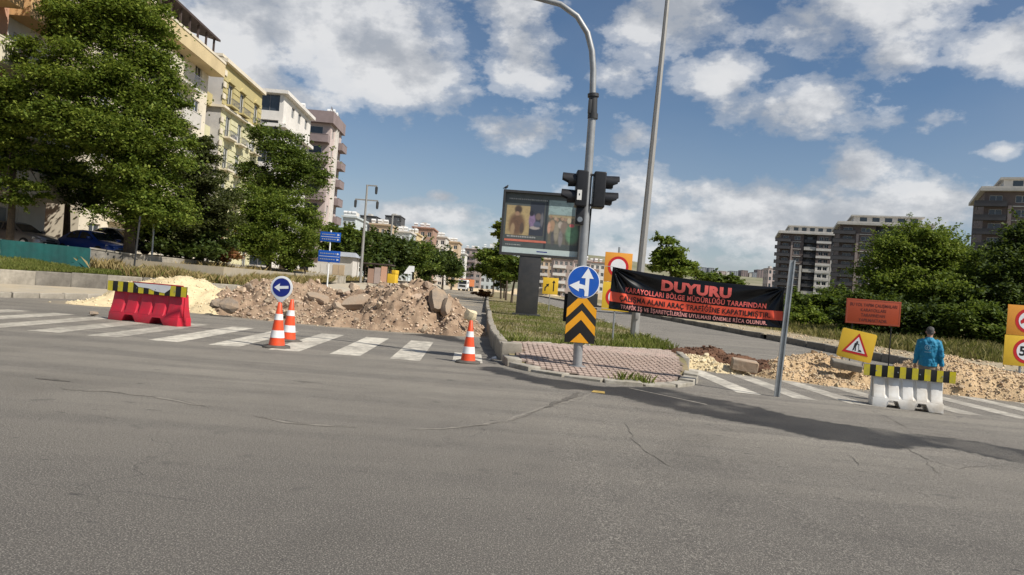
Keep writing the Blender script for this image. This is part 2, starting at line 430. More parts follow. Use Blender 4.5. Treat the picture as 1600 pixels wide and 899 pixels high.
pmat('board_orange', (.29, .042, .010), .5, .08, 4, dirt=(.23, .036, .010), dirt_amt=.35)
pmat('board_text', (.085, .012, .008), .6, .1)
pmat('board_edge', (.24, .045, .02), .6, .1)
pmat('banner_black', (.006, .006, .007), .26, .15, 2, spec=.35)
pmat('banner_red', (.85, .105, .05), .42, .06, 3)
pmat('banner_salmon', (.78, .14, .115), .45, .08, 3)
pmat('banner_pale', (.80, .34, .30), .45, .12, 3)
pmat('rope', (.45, .42, .36), .9, .1)
pmat('plastic_red', (.56, .012, .034), .42, .08, 3, .1, 20, dirt=(.38, .03, .045), dirt_amt=.6, dscale=4)
pmat('plastic_white', (.76, .745, .70), .5, .06, 3, .1, 20, dirt=(.46, .37, .25), dirt_amt=.42, dscale=2.6)
pmat('stripe_yellow', (.72, .60, .008), .4, .06, 4, dirt=(.42, .36, .10), dirt_amt=.5, dscale=6)
pmat('cone_orange', (.80, .070, .012), .45, .06, 4, dirt=(.50, .10, .05), dirt_amt=.5, dscale=6)
pmat('cone_white', (.76, .755, .74), .4, .06, 10, dirt=(.45, .42, .38), dirt_amt=.3, dscale=5)
pmat('rubber', (.030, .029, .028), .8, .2, 6, dirt=(.13, .115, .095), dirt_amt=.55)
pmat('bark', (.085, .065, .047), .92, .3, 6, .9, 22)
pmat('bark_pale', (.17, .145, .11), .92, .25, 6, .8, 22)
leafmat('leaf_bright', (.038, .062, .012), (.11, .16, .025), (.29, .33, .06), .38)
leafmat('leaf_mid', (.030, .050, .011), (.075, .115, .021), (.19, .23, .045), .32)
leafmat('leaf_dark', (.018, .031, .010), (.043, .067, .017), (.10, .135, .033), .26)
leafmat('leaf_olive', (.024, .031, .012), (.058, .068, .024), (.115, .125, .042), .22)
leafmat('leaf_yellow', (.06, .085, .012), (.15, .18, .02), (.28, .29, .04), .3)
leafmat('leaf_red', (.10, .03, .02), (.19, .075, .035), (.27, .13, .05), .25)
leafmat('grass_green', (.065, .09, .018), (.15, .18, .04), (.30, .29, .10), .35)
leafmat('grass_dry', (.17, .125, .05), (.33, .25, .11), (.50, .40, .20), .25)
leafmat('grass_mixed', (.07, .075, .022), (.17, .155, .055), (.36, .29, .13), .25)

# ------------------------------------------------------------------ the ground
def hillz(x, y):
    r = np.hypot(x, y)
    base = gz(x, y)
    a = np.arctan2(x, y)
    h = 65 * sstep((r - 500) / 1000) * (.72 + .28 * np.sin(a * 3 + 1.1))
    h = h + 20 * sstep((r - 300) / 420) * np.exp(-((a - .10) / .10) ** 2)
    return base + h * sstep((y + 200) / 400)
rs = np.concatenate([np.linspace(0, 40, 21), np.geomspace(46, 6000, 64)])
ths = np.linspace(0, 2 * np.pi, 145)[:-1]
RR, TT = np.meshgrid(rs, ths, indexing='ij')
X, Y = RR * np.sin(TT), RR * np.cos(TT)
Z = hillz(X, Y) - .06 - np.where(Y < 260, 0.0, 0.0)
n, k = RR.shape
idx = np.arange(n * k).reshape(n, k)
fa = np.stack([idx[:-1], np.roll(idx, -1, 1)[:-1], np.roll(idx, -1, 1)[1:], idx[1:]], -1).reshape(-1, 4)
me = fastmesh('ground', np.stack([X, Y, Z], -1).reshape(-1, 3), fa, 'hill', True)
tag(mkobj('ground', me), 'dry open ground rising to a low ridge on the horizon', 'ground', kind='structure')

# ------------------------------------------------------------------ asphalt sheet
def inside(poly, X, Y):
    r = np.zeros(X.shape, bool); n = len(poly)
    for i in range(n):
        x0, y0 = poly[i]; x1, y1 = poly[(i + 1) % n]
        c = ((y0 > Y) != (y1 > Y)) & (X < (x1 - x0) * (Y - y0) / (y1 - y0 + 1e-12) + x0)
        r ^= c
    return r
def pdist(poly, X, Y, closed=True):
    d = np.full(X.shape, 1e9); n = len(poly)
    for i in range(n if closed else n - 1):
        ax, ay = poly[i]; bx, by = poly[(i + 1) % n]
        vx, vy = bx - ax, by - ay
        t = np.clip(((X - ax) * vx + (Y - ay) * vy) / (vx * vx + vy * vy + 1e-9), 0, 1)
        d = np.minimum(d, np.hypot(X - ax - t * vx, Y - ay - t * vy))
    return d
gx = np.concatenate([np.linspace(-75, -18, 20), np.arange(-17.5, -6, .25), np.arange(-6, 14, .09), np.linspace(14.2, 80, 24)])
gy = np.concatenate([np.linspace(-18, 2, 12), np.arange(2.3, 8, .25), np.arange(8, 23, .09), np.arange(23.2, 40, .5), np.linspace(40.5, 235, 60)])
X, Y = np.meshgrid(gx, gy, indexing='ij')
wet_px = [(700, 519), (752, 540), (770, 560), (800, 577), (850, 588), (940, 602), (1010, 603), (1060, 609), (1160, 630), (1270, 653), (1400, 672), (1600, 700), (1760, 728), (2150, 800),
          (2150, 842), (1760, 764), (1610, 730), (1500, 708), (1425, 704), (1370, 702), (1290, 688), (1180, 668), (1050, 642), (960, 620), (905, 614), (850, 604), (790, 592), (745, 578), (758, 568), (740, 548), (690, 532), (620, 522)]
WETP = [(p.x, p.y) for p in (G(*q) for q in wet_px)]
wn = np.array([mnoise.fractal(Vector((a * .8, b * .8, 0)), 1, 2, 5) for a, b in zip(X.ravel(), Y.ravel())]).reshape(X.shape) if False else None
def npnoise(X, Y, sc, seed=0, oct=4):
    """cheap value noise with numpy"""
    out = np.zeros(X.shape); amp = 1.0; tot = 0
    r = np.random.default_rng(seed)
    tab = r.random((256, 256))
    for o in range(oct):
        x = X * sc + 31.7 * o + 1000; y = Y * sc + 17.3 * o + 1000
        xi = np.floor(x).astype(int); yi = np.floor(y).astype(int); fx = x - xi; fy = y - yi
        fx = fx * fx * (3 - 2 * fx); fy = fy * fy * (3 - 2 * fy)
        g = lambda i, j: tab[(xi + i) % 256, (yi + j) % 256]
        out += amp * ((g(0, 0) * (1 - fx) + g(1, 0) * fx) * (1 - fy) + (g(0, 1) * (1 - fx) + g(1, 1) * fx) * fy)
        tot += amp; amp *= .5; sc *= 2.05
    return out / tot
sd = pdist(WETP, X, Y) * np.where(inside(WETP, X, Y), 1, -1) + (npnoise(X, Y, 2.2, 3, 5) - .5) * .60 - .17
wet = sstep((sd + .03) / .07)
wet2 = sstep((npnoise(X, Y, .35, 9) - .62) / .1) * .16
wet = np.clip(np.maximum(wet * (.80 + .25 * npnoise(X, Y, 2.0, 5)) * (1 - .45 * sstep((npnoise(X, Y, .9, 15, 5) - .56) / .12)), wet2), 0, 1)

# piles: bumps (px at given depth, height, radius)
def bumps_px(lst):
    out = []
    for px, dep, h, r in lst:
        p = V(px, 470, dep); out.append((p.x, dep, h, r))
    return out
PILES = {
 'sand': bumps_px([(283, 26.2, 1.12, 2.3), (243, 26.0, .92, 2.0), (330, 26.0, .80, 1.8), (207, 25.4, .42, 1.6), (172, 24.9, .15, 1.5), (362, 25.8, .70, 1.4), (350, 25.2, .5, 1.4)]),
 'rubble': bumps_px([(395, 26.2, .85, 1.9), (430, 26.6, 1.15, 2.1), (472, 26.6, 1.22, 2.1), (520, 26.0, 1.0, 2.0), (560, 25.4, .92, 1.9), (605, 25.4, 1.36, 2.1), (650, 25.0, 1.52, 2.2),
                     (685, 24.9, 1.22, 1.6), (708, 24.5, .55, 1.2), (733, 23.8, .20, .9), (365, 25.4, .42, 1.4), (455, 29.5, .6, 2.6), (520, 29, .5, 2.4), (590, 28.5, .6, 2.3), (645, 28, .5, 2), (455, 24.7, .5, 1.7), (540, 24.0, .5, 1.6), (630, 23.9, .7, 1.7), (690, 23.6, .42, 1.3)]),
 'soil': bumps_px([(1095, 19.8, .46, .95), (1120, 19.6, .50, .9), (1155, 19.4, .42, .9), (1190, 19.0, .34, .8), (1215, 18.6, .30, .7), (1070, 20.2, .30, .9)]),
 'cream': bumps_px([(1085, 18.9, .30, .75), (1108, 18.7, .32, .7), (1140, 18.4, .20, .7)]),
 'gravel': bumps_px([(1250, 18.9, .52, 1.2), (1290, 19.3, .62, 1.4), (1325, 18.8, .50, 1.2), (1355, 18.6, .42, 1.1), (1235, 18.2, .26, .9), (1400, 18.8, .34, 1.2), (1310, 17.8, .18, .9)]),
 'bigg': bumps_px([(1488, 19.0, .82, 1.7), (1530, 18.8, .74, 1.7), (1575, 18.4, .60, 1.6), (1620, 18.0, .52, 1.6), (1670, 17.8, .42, 1.5), (1450, 19.4, .52, 1.3)]),
}
def pile_h(kind, X, Y):
    h = np.zeros(np.shape(X))
    for bx, by, bh, br in PILES[kind]:
        r2 = ((X - bx) ** 2 + (Y - by) ** 2) / br ** 2
        h = np.maximum(h, bh * np.clip(1 - r2, 0, None) ** .85)
    return h
dust = np.zeros(X.shape)
for kk in PILES:
    for bx, by, bh, br in PILES[kk]:
        dust = np.maximum(dust, .85 * np.exp(-(((X - bx) ** 2 + (Y - by) ** 2) / (br * 1.10) ** 2) ** 2.2))
dust = np.clip(dust + .9 * sstep((npnoise(X, Y, .6, 21) - .35) / .4) * sstep((Y - 40) / 20) * sstep((X + 1) / -4), 0, .9)
dust = np.maximum(dust, .55 * np.exp(-((Y - 30.5) / 3.5) ** 2) * sstep((X + 17) / 2) * sstep((-4 - X) / 3))
n, k = X.shape
idx = np.arange(n * k).reshape(n, k)
fa = np.stack([idx[:-1, :-1], idx[1:, :-1], idx[1:, 1:], idx[:-1, 1:]], -1).reshape(-1, 4)
Zr = gz(X, Y) + (npnoise(X, Y, .3, 2) - .5) * .03
me = fastmesh('asphalt_road', np.stack([X, Y, gz(X, Y)], -1).reshape(-1, 3), fa, 'asphalt', True)
for nm, arr in (('wet', wet), ('dust', dust)):
    at = me.attributes.new(nm, 'FLOAT', 'POINT'); at.data.foreach_set('value', arr.ravel().astype(np.float32))
road = tag(mkobj('asphalt_road', me), 'worn grey asphalt junction with a long wet streak', 'road', kind='structure')

pmat('yellow_worn', (.36, .25, .07), .8, .3, 12)
# painted crossing bars, each a sheet on the road
def sheet(name, poly, lift, mat, parent=None, sub=6):
    """quad patch that follows the ground"""
    a, b, c, d = [Vector(p) for p in poly]
    vs = []; fs = []
    for i in range(sub + 1):
        for j in range(sub + 1):
            u, v = i / sub, j / sub
            p = a.lerp(b, u).lerp(d.lerp(c, u), v); vs.append((p.x, p.y, float(gz(p.x, p.y)) + lift))
    for i in range(sub):
        for j in range(sub):
            q = i * (sub + 1) + j; fs.append((q, q + sub + 1, q + sub + 2, q + 1))
    mb = MB(); mb.add(vs, fs)
    return mb.build(name, mat, parent, smooth=60)
for i in range(13):
    x = -1.10 - 1.2 * i; w_ = .60 if i else .62
    y0 = 14.30 + (.45 if i == 0 else 0) + .05 * random.uniform(-1, 1); y1 = 19.35 - (2.6 if i == 0 else 0)
    sk = -.055
    sheet('crossing_bar', [(x, y0, 0), (x + w_, y0 + .02, 0), (x + w_ + sk * (y1 - y0), y1, 0), (x + sk * (y1 - y0), y1, 0)], .004, 'road_paint' if i < 6 else 'road_paint_worn', road)
for i in range(9):
    x = 4.42 + 1.06 * i
    y0 = 13.72 + .04 * random.uniform(-1, 1); y1 = 18.15
    sheet('crossing_bar', [(x, y0, 0), (x + .46, y0 - .03, 0), (x + .44, y1, 0), (x - .02, y1, 0)], .004, 'road_paint' if i < 1 else 'road_paint_worn', road)
# thin stop line scrap in the wet streak, and a yellow fleck
a, b = G(983, 607), G(1105, 633)
sheet('lane_line', [(a.x, a.y, 0), (b.x, b.y - .02, 0), (b.x, b.y + .05, 0), (a.x, a.y + .05, 0)], .005, 'road_paint_worn', road)
a = G(934, 613)
sheet('yellow_mark', [(a.x - .12, a.y - .1, 0), (a.x + .1, a.y - .13, 0), (a.x + .13, a.y + .14, 0), (a.x - .05, a.y + .16, 0)], .006, 'yellow_worn', road, 2)
# open cracks: narrow ragged strips of dark filler with crumbled pale edges
pmat('crack_fill', (.115, .105, .090), .95, .3, 20, .5, 60)
pmat('crack_edge', (.205, .188, .160), .95, .25, 10, .4, 60)
def crack(pts, wid, seed, mat='crack_fill', lift=.004):
    r = random.Random(seed); path = [G(*p) for p in pts]; fine = []
    for a, b in zip(path, path[1:]):
        m = max(2, int((b - a).length / .10))
        for i in range(m): fine.append(a.lerp(b, i / m))
    fine.append(path[-1]); mb = MB(); vs = []; off = 0
    for i, p in enumerate(fine):
        t = (fine[min(i + 1, len(fine) - 1)] - fine[max(0, i - 1)]).normalized(); nrm = Vector((-t.y, t.x, 0))
        off = off * .8 + r.uniform(-.03, .03)
        wv = wid * r.uniform(.25, 1.25) * min(1, .3 + i * .3, .3 + (len(fine) - 1 - i) * .3)
        for sgn in (-1, 1):
            q = p + nrm * (off + sgn * wv); vs.append((q.x, q.y, float(gz(q.x, q.y)) + lift))
    mb.add(vs, [(2 * i, 2 * i + 1, 2 * i + 3, 2 * i + 2) for i in range(len(fine) - 1)])
    return mb.build('crack', mat, road, smooth=0)
L1 = [(95, 608), (180, 613), (250, 622), (330, 637), (400, 650), (470, 662), (560, 668), (640, 671), (720, 668), (790, 660), (840, 642), (880, 628), (925, 614)]
for q_, (i0, i1) in enumerate(((0, 4), (4, 7), (7, 10), (9, 13))):
    crack(L1[i0:i1], .034, 30 + q_, 'crack_edge', .004); crack(L1[i0:i1], .006, 40 + q_, 'crack_fill', .006)
crack([(850, 637), (880, 623), (905, 613)], .05, 8, 'crack_fill', .007)
crack([(975, 660), (985, 685), (1005, 700), (1030, 722), (1052, 735)], .006, 2)
crack([(1400, 690), (1450, 720), (1500, 735), (1560, 728), (1600, 735)], .009, 4)
crack([(1450, 722), (1470, 742)], .009, 9)
crack([(1325, 712), (1345, 728)], .008, 11)
crack([(55, 592), (80, 594), (108, 597)], .06, 5, 'crack_fill', .006)
crack([(1320, 622), (1420, 668), (1520, 690)], .007, 12)
crack([(440, 594), (480, 597), (510, 600)], .014, 6)

# ------------------------------------------------------------------ traffic island
def resample(path, step):
    path = [Vector(p) for p in path]; out = [path[0].copy()]; carry = 0
    for a, b in zip(path, path[1:]):
        L = (b - a).length; d = step - carry
        while d <= L: out.append(a.lerp(b, d / L)); d += step
        carry = L - (d - step)
    return out
def kerb_run(path, step, wid, zfun, hfun, parent, mat, jitter=.006, name='kerb_stone', gap=.016, seed=1, protos=None, below=.12):
    """one stone object per step along the path; protos shares meshes"""
    r = random.Random(seed); pts = resample(path, step)
    for a, b in zip(pts, pts[1:]):
        mid = (a + b) / 2; L = (b - a).length - gap; h = hfun(mid.x, mid.y)
        key = (name, mat, round(L, 2), round(wid, 2), round(h, 1), r.randrange(2))
        if key not in PROTO:
            mb = MB(); mb.box((0, 0, (h - below) / 2), (L, wid, h + below))
            o = mb.build(name, mat, parent, bevel=.022 if h > .06 else .012, segs=1, smooth=40); PROTO[key] = o.data
        else:
            o = mkobj(name, PROTO[key], parent)
        o.location = (mid.x + r.uniform(-jitter, jitter), mid.y + r.uniform(-jitter, jitter), zfun(mid.x, mid.y) + r.uniform(-jitter, jitter))
        o.rotation_euler = (r.uniform(-.02, .02), r.uniform(-.015, .015), math.atan2(b.y - a.y, b.x - a.x) + r.uniform(-.02, .02))
PROTO = {}
GZ = lambda x, y: float(gz(x, y))
def ih(x, y):
    """the island nose is a ramp that rises from a flush front kerb"""
    return .035 + .265 * np.clip((np.asarray(y) - 13.55 - .10 * np.abs(np.asarray(x) - 2.0)) / 3.3, 0, 1)
ISL = [(.02, 15.35), (.10, 14.75), (.34, 14.22), (.75, 13.80), (1.35, 13.50), (2.05, 13.32), (2.75, 13.42), (3.35, 13.85), (3.75, 14.6), (4.05, 15.8), (4.45, 18), (4.85, 21), (5.2, 24), (5.35, 30), (5.3, 40), (4.5, 62), (2.2, 110), (-1.5, 190),
       (-4.6, 190), (-3.6, 110), (-2.0, 62), (-1.15, 40), (-.75, 28), (-.42, 21), (-.20, 17.5)]
ix = np.arange(-5, 6, .16); iy = np.concatenate([np.arange(13.2, 32, .16), np.linspace(32.5, 190, 60)])
X, Y = np.meshgrid(ix, iy, indexing='ij')
def island_pts():
    # fan strips across the island between its two edges
    ys = np.concatenate([np.arange(13.6, 30, .2), np.linspace(30.5, 190, 50)]); rows = []
    L = [p for p in ISL[17:]] + ISL[:1]; L2 = L[1:][::-1]
    left = sorted([(p[1], p[0]) for p in ISL[18:] + ISL[:6]]); right = sorted([(p[1], p[0]) for p in ISL[5:18]])
    for y in ys:
        xl = np.interp(y, [a for a, _ in left], [b for _, b in left]); xr = np.interp(y, [a for a, _ in right], [b for _, b in right])
        rows.append([(xl + .06 + (xr - xl - .12) * t, y) for t in np.linspace(0, 1, 15)])
    return np.array(rows)
P = island_pts(); n, k = P.shape[:2]
Zi = gz(P[..., 0], P[..., 1]) + ih(P[..., 0], P[..., 1]) - .035 + .05 * (npnoise(P[..., 0], P[..., 1], .7, 4) - .5) * sstep((P[..., 1] - 19) / 3)
idx = np.arange(n * k).reshape(n, k)
fa = np.stack([idx[:-1, :-1], idx[:-1, 1:], idx[1:, 1:], idx[1:, :-1]], -1).reshape(-1, 4)
island = tag(mkobj('traffic_island', fastmesh('traffic_island', np.dstack([P, Zi]).reshape(-1, 3), fa, 'turf', True)), 'long kerbed median island with pavers at its nose and grass behind', 'median', kind='structure')
kerb_run([(-1.35, 44, 0), (-1.15, 40, 0), (-.75, 28, 0), (-.42, 21, 0), (-.20, 17.5, 0), (.0, 15.55, 0)], .62, .20, GZ, lambda x, y: .06 + float(ih(x, y)) * 1.08, island, 'concrete', jitter=.02, seed=3)
kerb_run([(-4.6, 190, 0), (-3.6, 110, 0), (-2.0, 62, 0), (-1.35, 44, 0)], 2.4, .22, GZ, lambda x, y: .36, island, 'concrete', jitter=.02, seed=4)
kerb_run([(x, y, 0) for x, y in [(.04, 15.3)] + ISL[1:10]], .72, .30, lambda x, y: GZ(x, y) + float(ih(x, y)) - .035, lambda x, y: .055, island, 'kerb', jitter=.012, seed=5)
kerb_run([(x, y, 0) for x, y in ISL[10:14]], .62, .18, GZ, lambda x, y: float(ih(x, y)) + .01, island, 'kerb', jitter=.02, seed=6)
kerb_run([(x, y, 0) for x, y in ISL[13:17]], 2.4, .2, GZ, lambda x, y: .3, island, 'kerb', jitter=.02, seed=7)
# big corner block at the head of the tall kerb
b = G(790, 562)
o = MB().box((0, 0, .13), (.44, .42, .40)).build('kerb_corner_block', 'concrete', island, bevel=.03, loc=(.08, 15.95, GZ(0, 16) + .06), rz=.1)
# cross kerb between pavers and grass
kerb_run([(.06, 17.5, 0), (1.3, 18.2, 0), (2.6, 18.95, 0), (4.3, 19.9, 0)], .6, .10, lambda x, y: GZ(x, y) + float(ih(x, y)) - .05, lambda x, y: .07, island, 'kerb', jitter=.02, seed=9, below=.08)
# zigzag pavers on a dirty bed
mb = MB(); bed = [p for p in ISL[:11]] + [(4.4, 19.9), (2.6, 18.9), (1.3, 18.15), (.06, 17.45), (-.05, 17.0)]
bx_, by_ = np.meshgrid(np.arange(-.2, 5, .2), np.arange(13.2, 20.8, .2), indexing='ij')
k_ = inside(bed, bx_, by_) & (pdist(ISL, bx_, by_) > .12)
gi = {}
for (i, j), v_ in np.ndenumerate(k_):
    if v_: gi[(i, j)] = len(mb.v); mb.v.append((bx_[i, j], by_[i, j], GZ(bx_[i, j], by_[i, j]) + float(ih(bx_[i, j], by_[i, j])) + .004))
for (i, j) in gi:
    if all(q in gi for q in ((i + 1, j), (i + 1, j + 1), (i, j + 1))): mb.f.append((gi[(i, j)], gi[(i + 1, j)], gi[(i + 1, j + 1)], gi[(i, j + 1)])); mb.m.append(0)
mb.build('paver_bed', 'joint_dirt', island, smooth=60)
def paver_mesh():
    a, b_, zz = .225, .115, .034
    top = [(-a / 2, -b_ / 2), (-a / 4, -b_ / 2 + zz), (0, -b_ / 2), (a / 4, -b_ / 2 - zz), (a / 2, -b_ / 2), (a / 2, b_ / 2), (a / 4, b_ / 2 - zz), (0, b_ / 2), (-a / 4, b_ / 2 + zz), (-a / 2, b_ / 2)]
    g = .007
    poly = [(x * (1 - g / a * .7), y * (1 - g / b_ * 2.6)) for x, y in top]
    mb = MB(); n = len(poly)
    v0 = [(x, y, -.05) for x, y in poly]; v1 = [(x, y, -.005) for x, y in poly]; v2 = [(x * .965, y * .94, 0) for x, y in poly]
    mb.loft([v0, v1, v2]); mb.f.pop(-2); mb.m.pop(-2)
    return mb
pm = paver_mesh()
cells = []
pang = R(92)
front = [(x + .0, y) for x, y in ISL[:12]]
for i in range(-30, 45):
    for j in range(-30, 75):
        u, v_ = i * .229 + (j % 2) * .0, j * .116
        x = 1.2 + u * math.cos(pang) - v_ * math.sin(pang); y = 14 + u * math.sin(pang) + v_ * math.cos(pang)
        cells.append((x, y))
cx = np.array([c[0] for c in cells]); cy = np.array([c[1] for c in cells])
okm = inside(ISL, cx, cy) & (pdist(ISL, cx, cy) > .26) & (cy < 17.42 + .57 * np.clip(cx - .06, 0, 5))
okm &= pdist([(.06, 15.95), (.07, 15.96)], cx, cy) > .32
cells = sorted([(cells[i][1], cells[i]) for i in np.where(okm)[0]])
pav_src = None
rest = MB()
for q, (_, (x, y)) in enumerate(cells):
    e = .05
    nx = -(float(gz(x + e, y) + ih(x + e, y)) - float(gz(x - e, y) + ih(x - e, y))) / (2 * e); ny = -(float(gz(x, y + e) + ih(x, y + e)) - float(gz(x, y - e) + ih(x, y - e))) / (2 * e)
    z = GZ(x, y) + float(ih(x, y)) + .02 + random.uniform(-.004, .004)
    if q < 300:
        if pav_src is None: o = pm.build('paver', 'paver', island, smooth=0); pav_src = o.data
        else: o = mkobj('paver', pav_src, island)
        o.location = (x, y, z); o.rotation_euler = (-ny + random.uniform(-.012, .012), nx + random.uniform(-.012, .012), pang)
    else:
        mt = Matrix.Translation((x, y, z)) @ Matrix.Rotation(pang, 4, 'Z') @ Matrix.Rotation(-ny, 4, 'X')
        rest.add([mt @ Vector(p) for p in pm.v], pm.f)
tag(rest.build('paver_field', 'paver', island, smooth=0), 'pinkish zigzag pavers further back on the island nose', kind='stuff')

# ------------------------------------------------------------------ left corner: pavement, retaining wall, verge, parking terrace
KL = [(-60, 19.0), (-34, 20.2), (-24, 21.2), (-19.5, 22.6), (-17.1, 24.3), (-15.9, 27.6), (-14.2, 32), (-12.2, 39), (-10.8, 60), (-12.0, 100), (-16.5, 200)]
WL = [(-60, 26.0), (-34, 27.0), (-26, 28.2)] + [(V(px, 445, d).x, d) for px, d in ((0, 30.2), (80, 32), (150, 33), (251, 34), (342, 35.2), (430, 37.5))] + [(-14.6, 60), (-16.5, 100), (-21, 200)]
WLz = [.86, .86, .84, .81, .85, .88, .86, .78, .80, 1.3, 1.8, 2.3]
FE = [(-60, 30.0), (-36, 31.5)] + [(V(px, 410, d).x, d) for px, d in ((0, 34), (140, 35), (240, 38), (400, 47))] + [(-17.4, 62), (-19.5, 100), (-24, 200)]
FEz = [1.4, 1.35] + [V(0, 401, 34).z, V(140, 421, 35).z, V(240, 429, 38).z, V(400, 431, 47).z] + [1.3, 1.5, 2.0]
def strip(name, rows, mat, label=None, cat=None, sub=4, kind='structure', bump=.0, uvn=1.0):
    """surface through polylines of 3-D points (all the same count), resampled"""
    m = 60; res = []
    for row in rows:
        row = [Vector(p) for p in row]; L = [0]
        for a, b in zip(row, row[1:]): L.append(L[-1] + 1)
        t = np.linspace(0, L[-1], m); arr = np.array([[*p] for p in row]); res.append(np.stack([np.interp(t, L, arr[:, i]) for i in range(3)], -1))
    full = []
    for a, b in zip(res, res[1:]):
        for s_ in range(sub): full.append(a + (b - a) * s_ / sub)
    full.append(res[-1]); A = np.array(full); n, k = A.shape[:2]
    if bump: A[1:-1, :, 2] += (npnoise(A[1:-1, :, 0], A[1:-1, :, 1], .8, 8) - .5) * bump
    idx = np.arange(n * k).reshape(n, k)
    fa = np.stack([idx[:-1, :-1], idx[:-1, 1:], idx[1:, 1:], idx[1:, :-1]], -1).reshape(-1, 4)
    o = mkobj(name, fastmesh(name, A.reshape(-1, 3), fa, mat, True))
    return tag(o, label, cat, kind=kind), A
def rs_poly(poly, zs, m=12):
    """resample polyline to m points by index"""
    t = np.linspace(0, len(poly) - 1, m); a = np.array(poly)
    return [(float(np.interp(q, range(len(poly)), a[:, 0])), float(np.interp(q, range(len(poly)), a[:, 1])), float(np.interp(q, range(len(poly)), zs))) for q in t]
def gzl(poly, h): return [GZ(x, y) + h for x, y in poly]
pavem, _ = strip('pavement', [rs_poly(KL, gzl(KL, .17)), rs_poly([(a[0] * .7 + b_[0] * .3, a[1] * .7 + b_[1] * .3) for a, b_ in zip(rs_poly(KL, gzl(KL, 0)), rs_poly(WL, gzl(WL, 0)))], [.19] * 8 + [.35, .95, 1.4, 1.9]), rs_poly(WL, [*gzl(WL[:8], .21), .5, 1.1, 1.6, 2.1])], 'pavement', 'dusty concrete pavement along the far kerb', 'pavement')
kerb_run([(x, y, 0) for x, y in KL[1:8]], .95, .2, GZ, lambda x, y: .19, pavem, 'concrete', jitter=.02, seed=12)
kerb_run([(x, y, 0) for x, y in KL[7:]], 3.0, .2, GZ, lambda x, y: .19, pavem, 'concrete', jitter=.02, seed=13)
rw = thing('retaining_wall', 'low weathered concrete retaining wall below the roadside verge', 'wall', (0, 0, 0))
def wz(y_, poly, zs, x=None):
    d = [abs(p[1] - y_) + (abs(p[0] - x) if x is not None else 0) for p in poly]
    return zs
pts = resample([(x, y, z) for (x, y), z in zip(WL[1:9], WLz[1:9])], 1.45)
for i, (a, b) in enumerate(zip(pts, pts[1:])):
    top = (a.z + b.z) / 2 + random.uniform(-.03, .03); mid = (a + b) / 2; L = (b - a).length - .025
    miss = 13.2 < 0
    MB().box((0, 0, 0), (L, .34, top + .1)).build('concrete_block', 'concrete_dark' if i % 3 else 'concrete', rw, bevel=.03, segs=1,
        loc=(mid.x, mid.y + random.uniform(-.03, .03), (top - .1) / 2), rz=math.atan2(b.y - a.y, b.x - a.x) + random.uniform(-.02, .02))
pts = resample([(x, y, z) for (x, y), z in zip(WL[8:], WLz[8:])], 6)
for a, b in zip(pts, pts[1:]):
    mid = (a + b) / 2; t_ = GZ(mid.x, mid.y)
    MB().box((0, 0, .3), ((b - a).length - .03, .3, .75)).build('concrete_block', 'concrete_dark', rw, bevel=.03, segs=1, loc=(mid.x, mid.y, t_), rz=math.atan2(b.y - a.y, b.x - a.x))
wl3 = rs_poly(WL, [z for z in WLz]); fe3 = rs_poly(FE, FEz)
verge, VA = strip('grass_verge', [wl3, fe3], 'verge_soil', 'sloping verge of dry grass between retaining wall and fence', 'verge', bump=.12)
far = [(x - 60, y + 2, z + .6) for x, y, z in fe3]
park = [(x - 1.5, y + .4, z + .35) for x, y, z in fe3]
strip('parking_terrace', [fe3, park, far], 'pavement', 'raised parking ground behind the fence', 'ground')

# right-hand verge
KR = [(70, 20.5), (40, 21.2), (24, 22.6), (17.5, 24.0), (14.9, 26.5), (14.2, 31), (14.0, 40), (13.2, 62), (10.5, 110), (6, 200)]
KR2 = [(70, 22.6), (41, 23.4), (25, 24.9), (18.9, 26.2), (16.8, 28.2), (16.2, 32), (16.0, 41), (15.4, 63), (13, 111), (9, 201)]
KR3 = [(120, 60), (90, 70), (70, 80), (60, 86), (56, 90), (55, 95), (55, 105), (56, 130), (60, 170), (66, 240)]
pmat('gravel_verge', (.36, .30, .205), .95, .25, 5, .9, 30, dirt=(.17, .15, .07), dirt_amt=.35, dscale=.7)
vr, _ = strip('gravel_margin', [rs_poly(KR, gzl(KR, .25)), rs_poly(KR2, gzl(KR2, .38))], 'gravel_verge', 'pale gravel margin behind the far right kerb', 'verge', bump=.1)
vg, VRA = strip('right_verge', [rs_poly(KR2, gzl(KR2, .38)), rs_poly(KR3, gzl(KR3, .5))], 'turf', 'rough grass field in front of the roadside trees', 'verge', sub=14, bump=.15)
kerb_run([(x, y, 0) for x, y in KR[1:7]], 1.0, .22, GZ, lambda x, y: .30, vr, 'concrete_dark', jitter=.025, seed=15)
kerb_run([(x, y, 0) for x, y in KR[6:]], 3.2, .22, GZ, lambda x, y: .30, vr, 'concrete_dark', jitter=.025, seed=16)

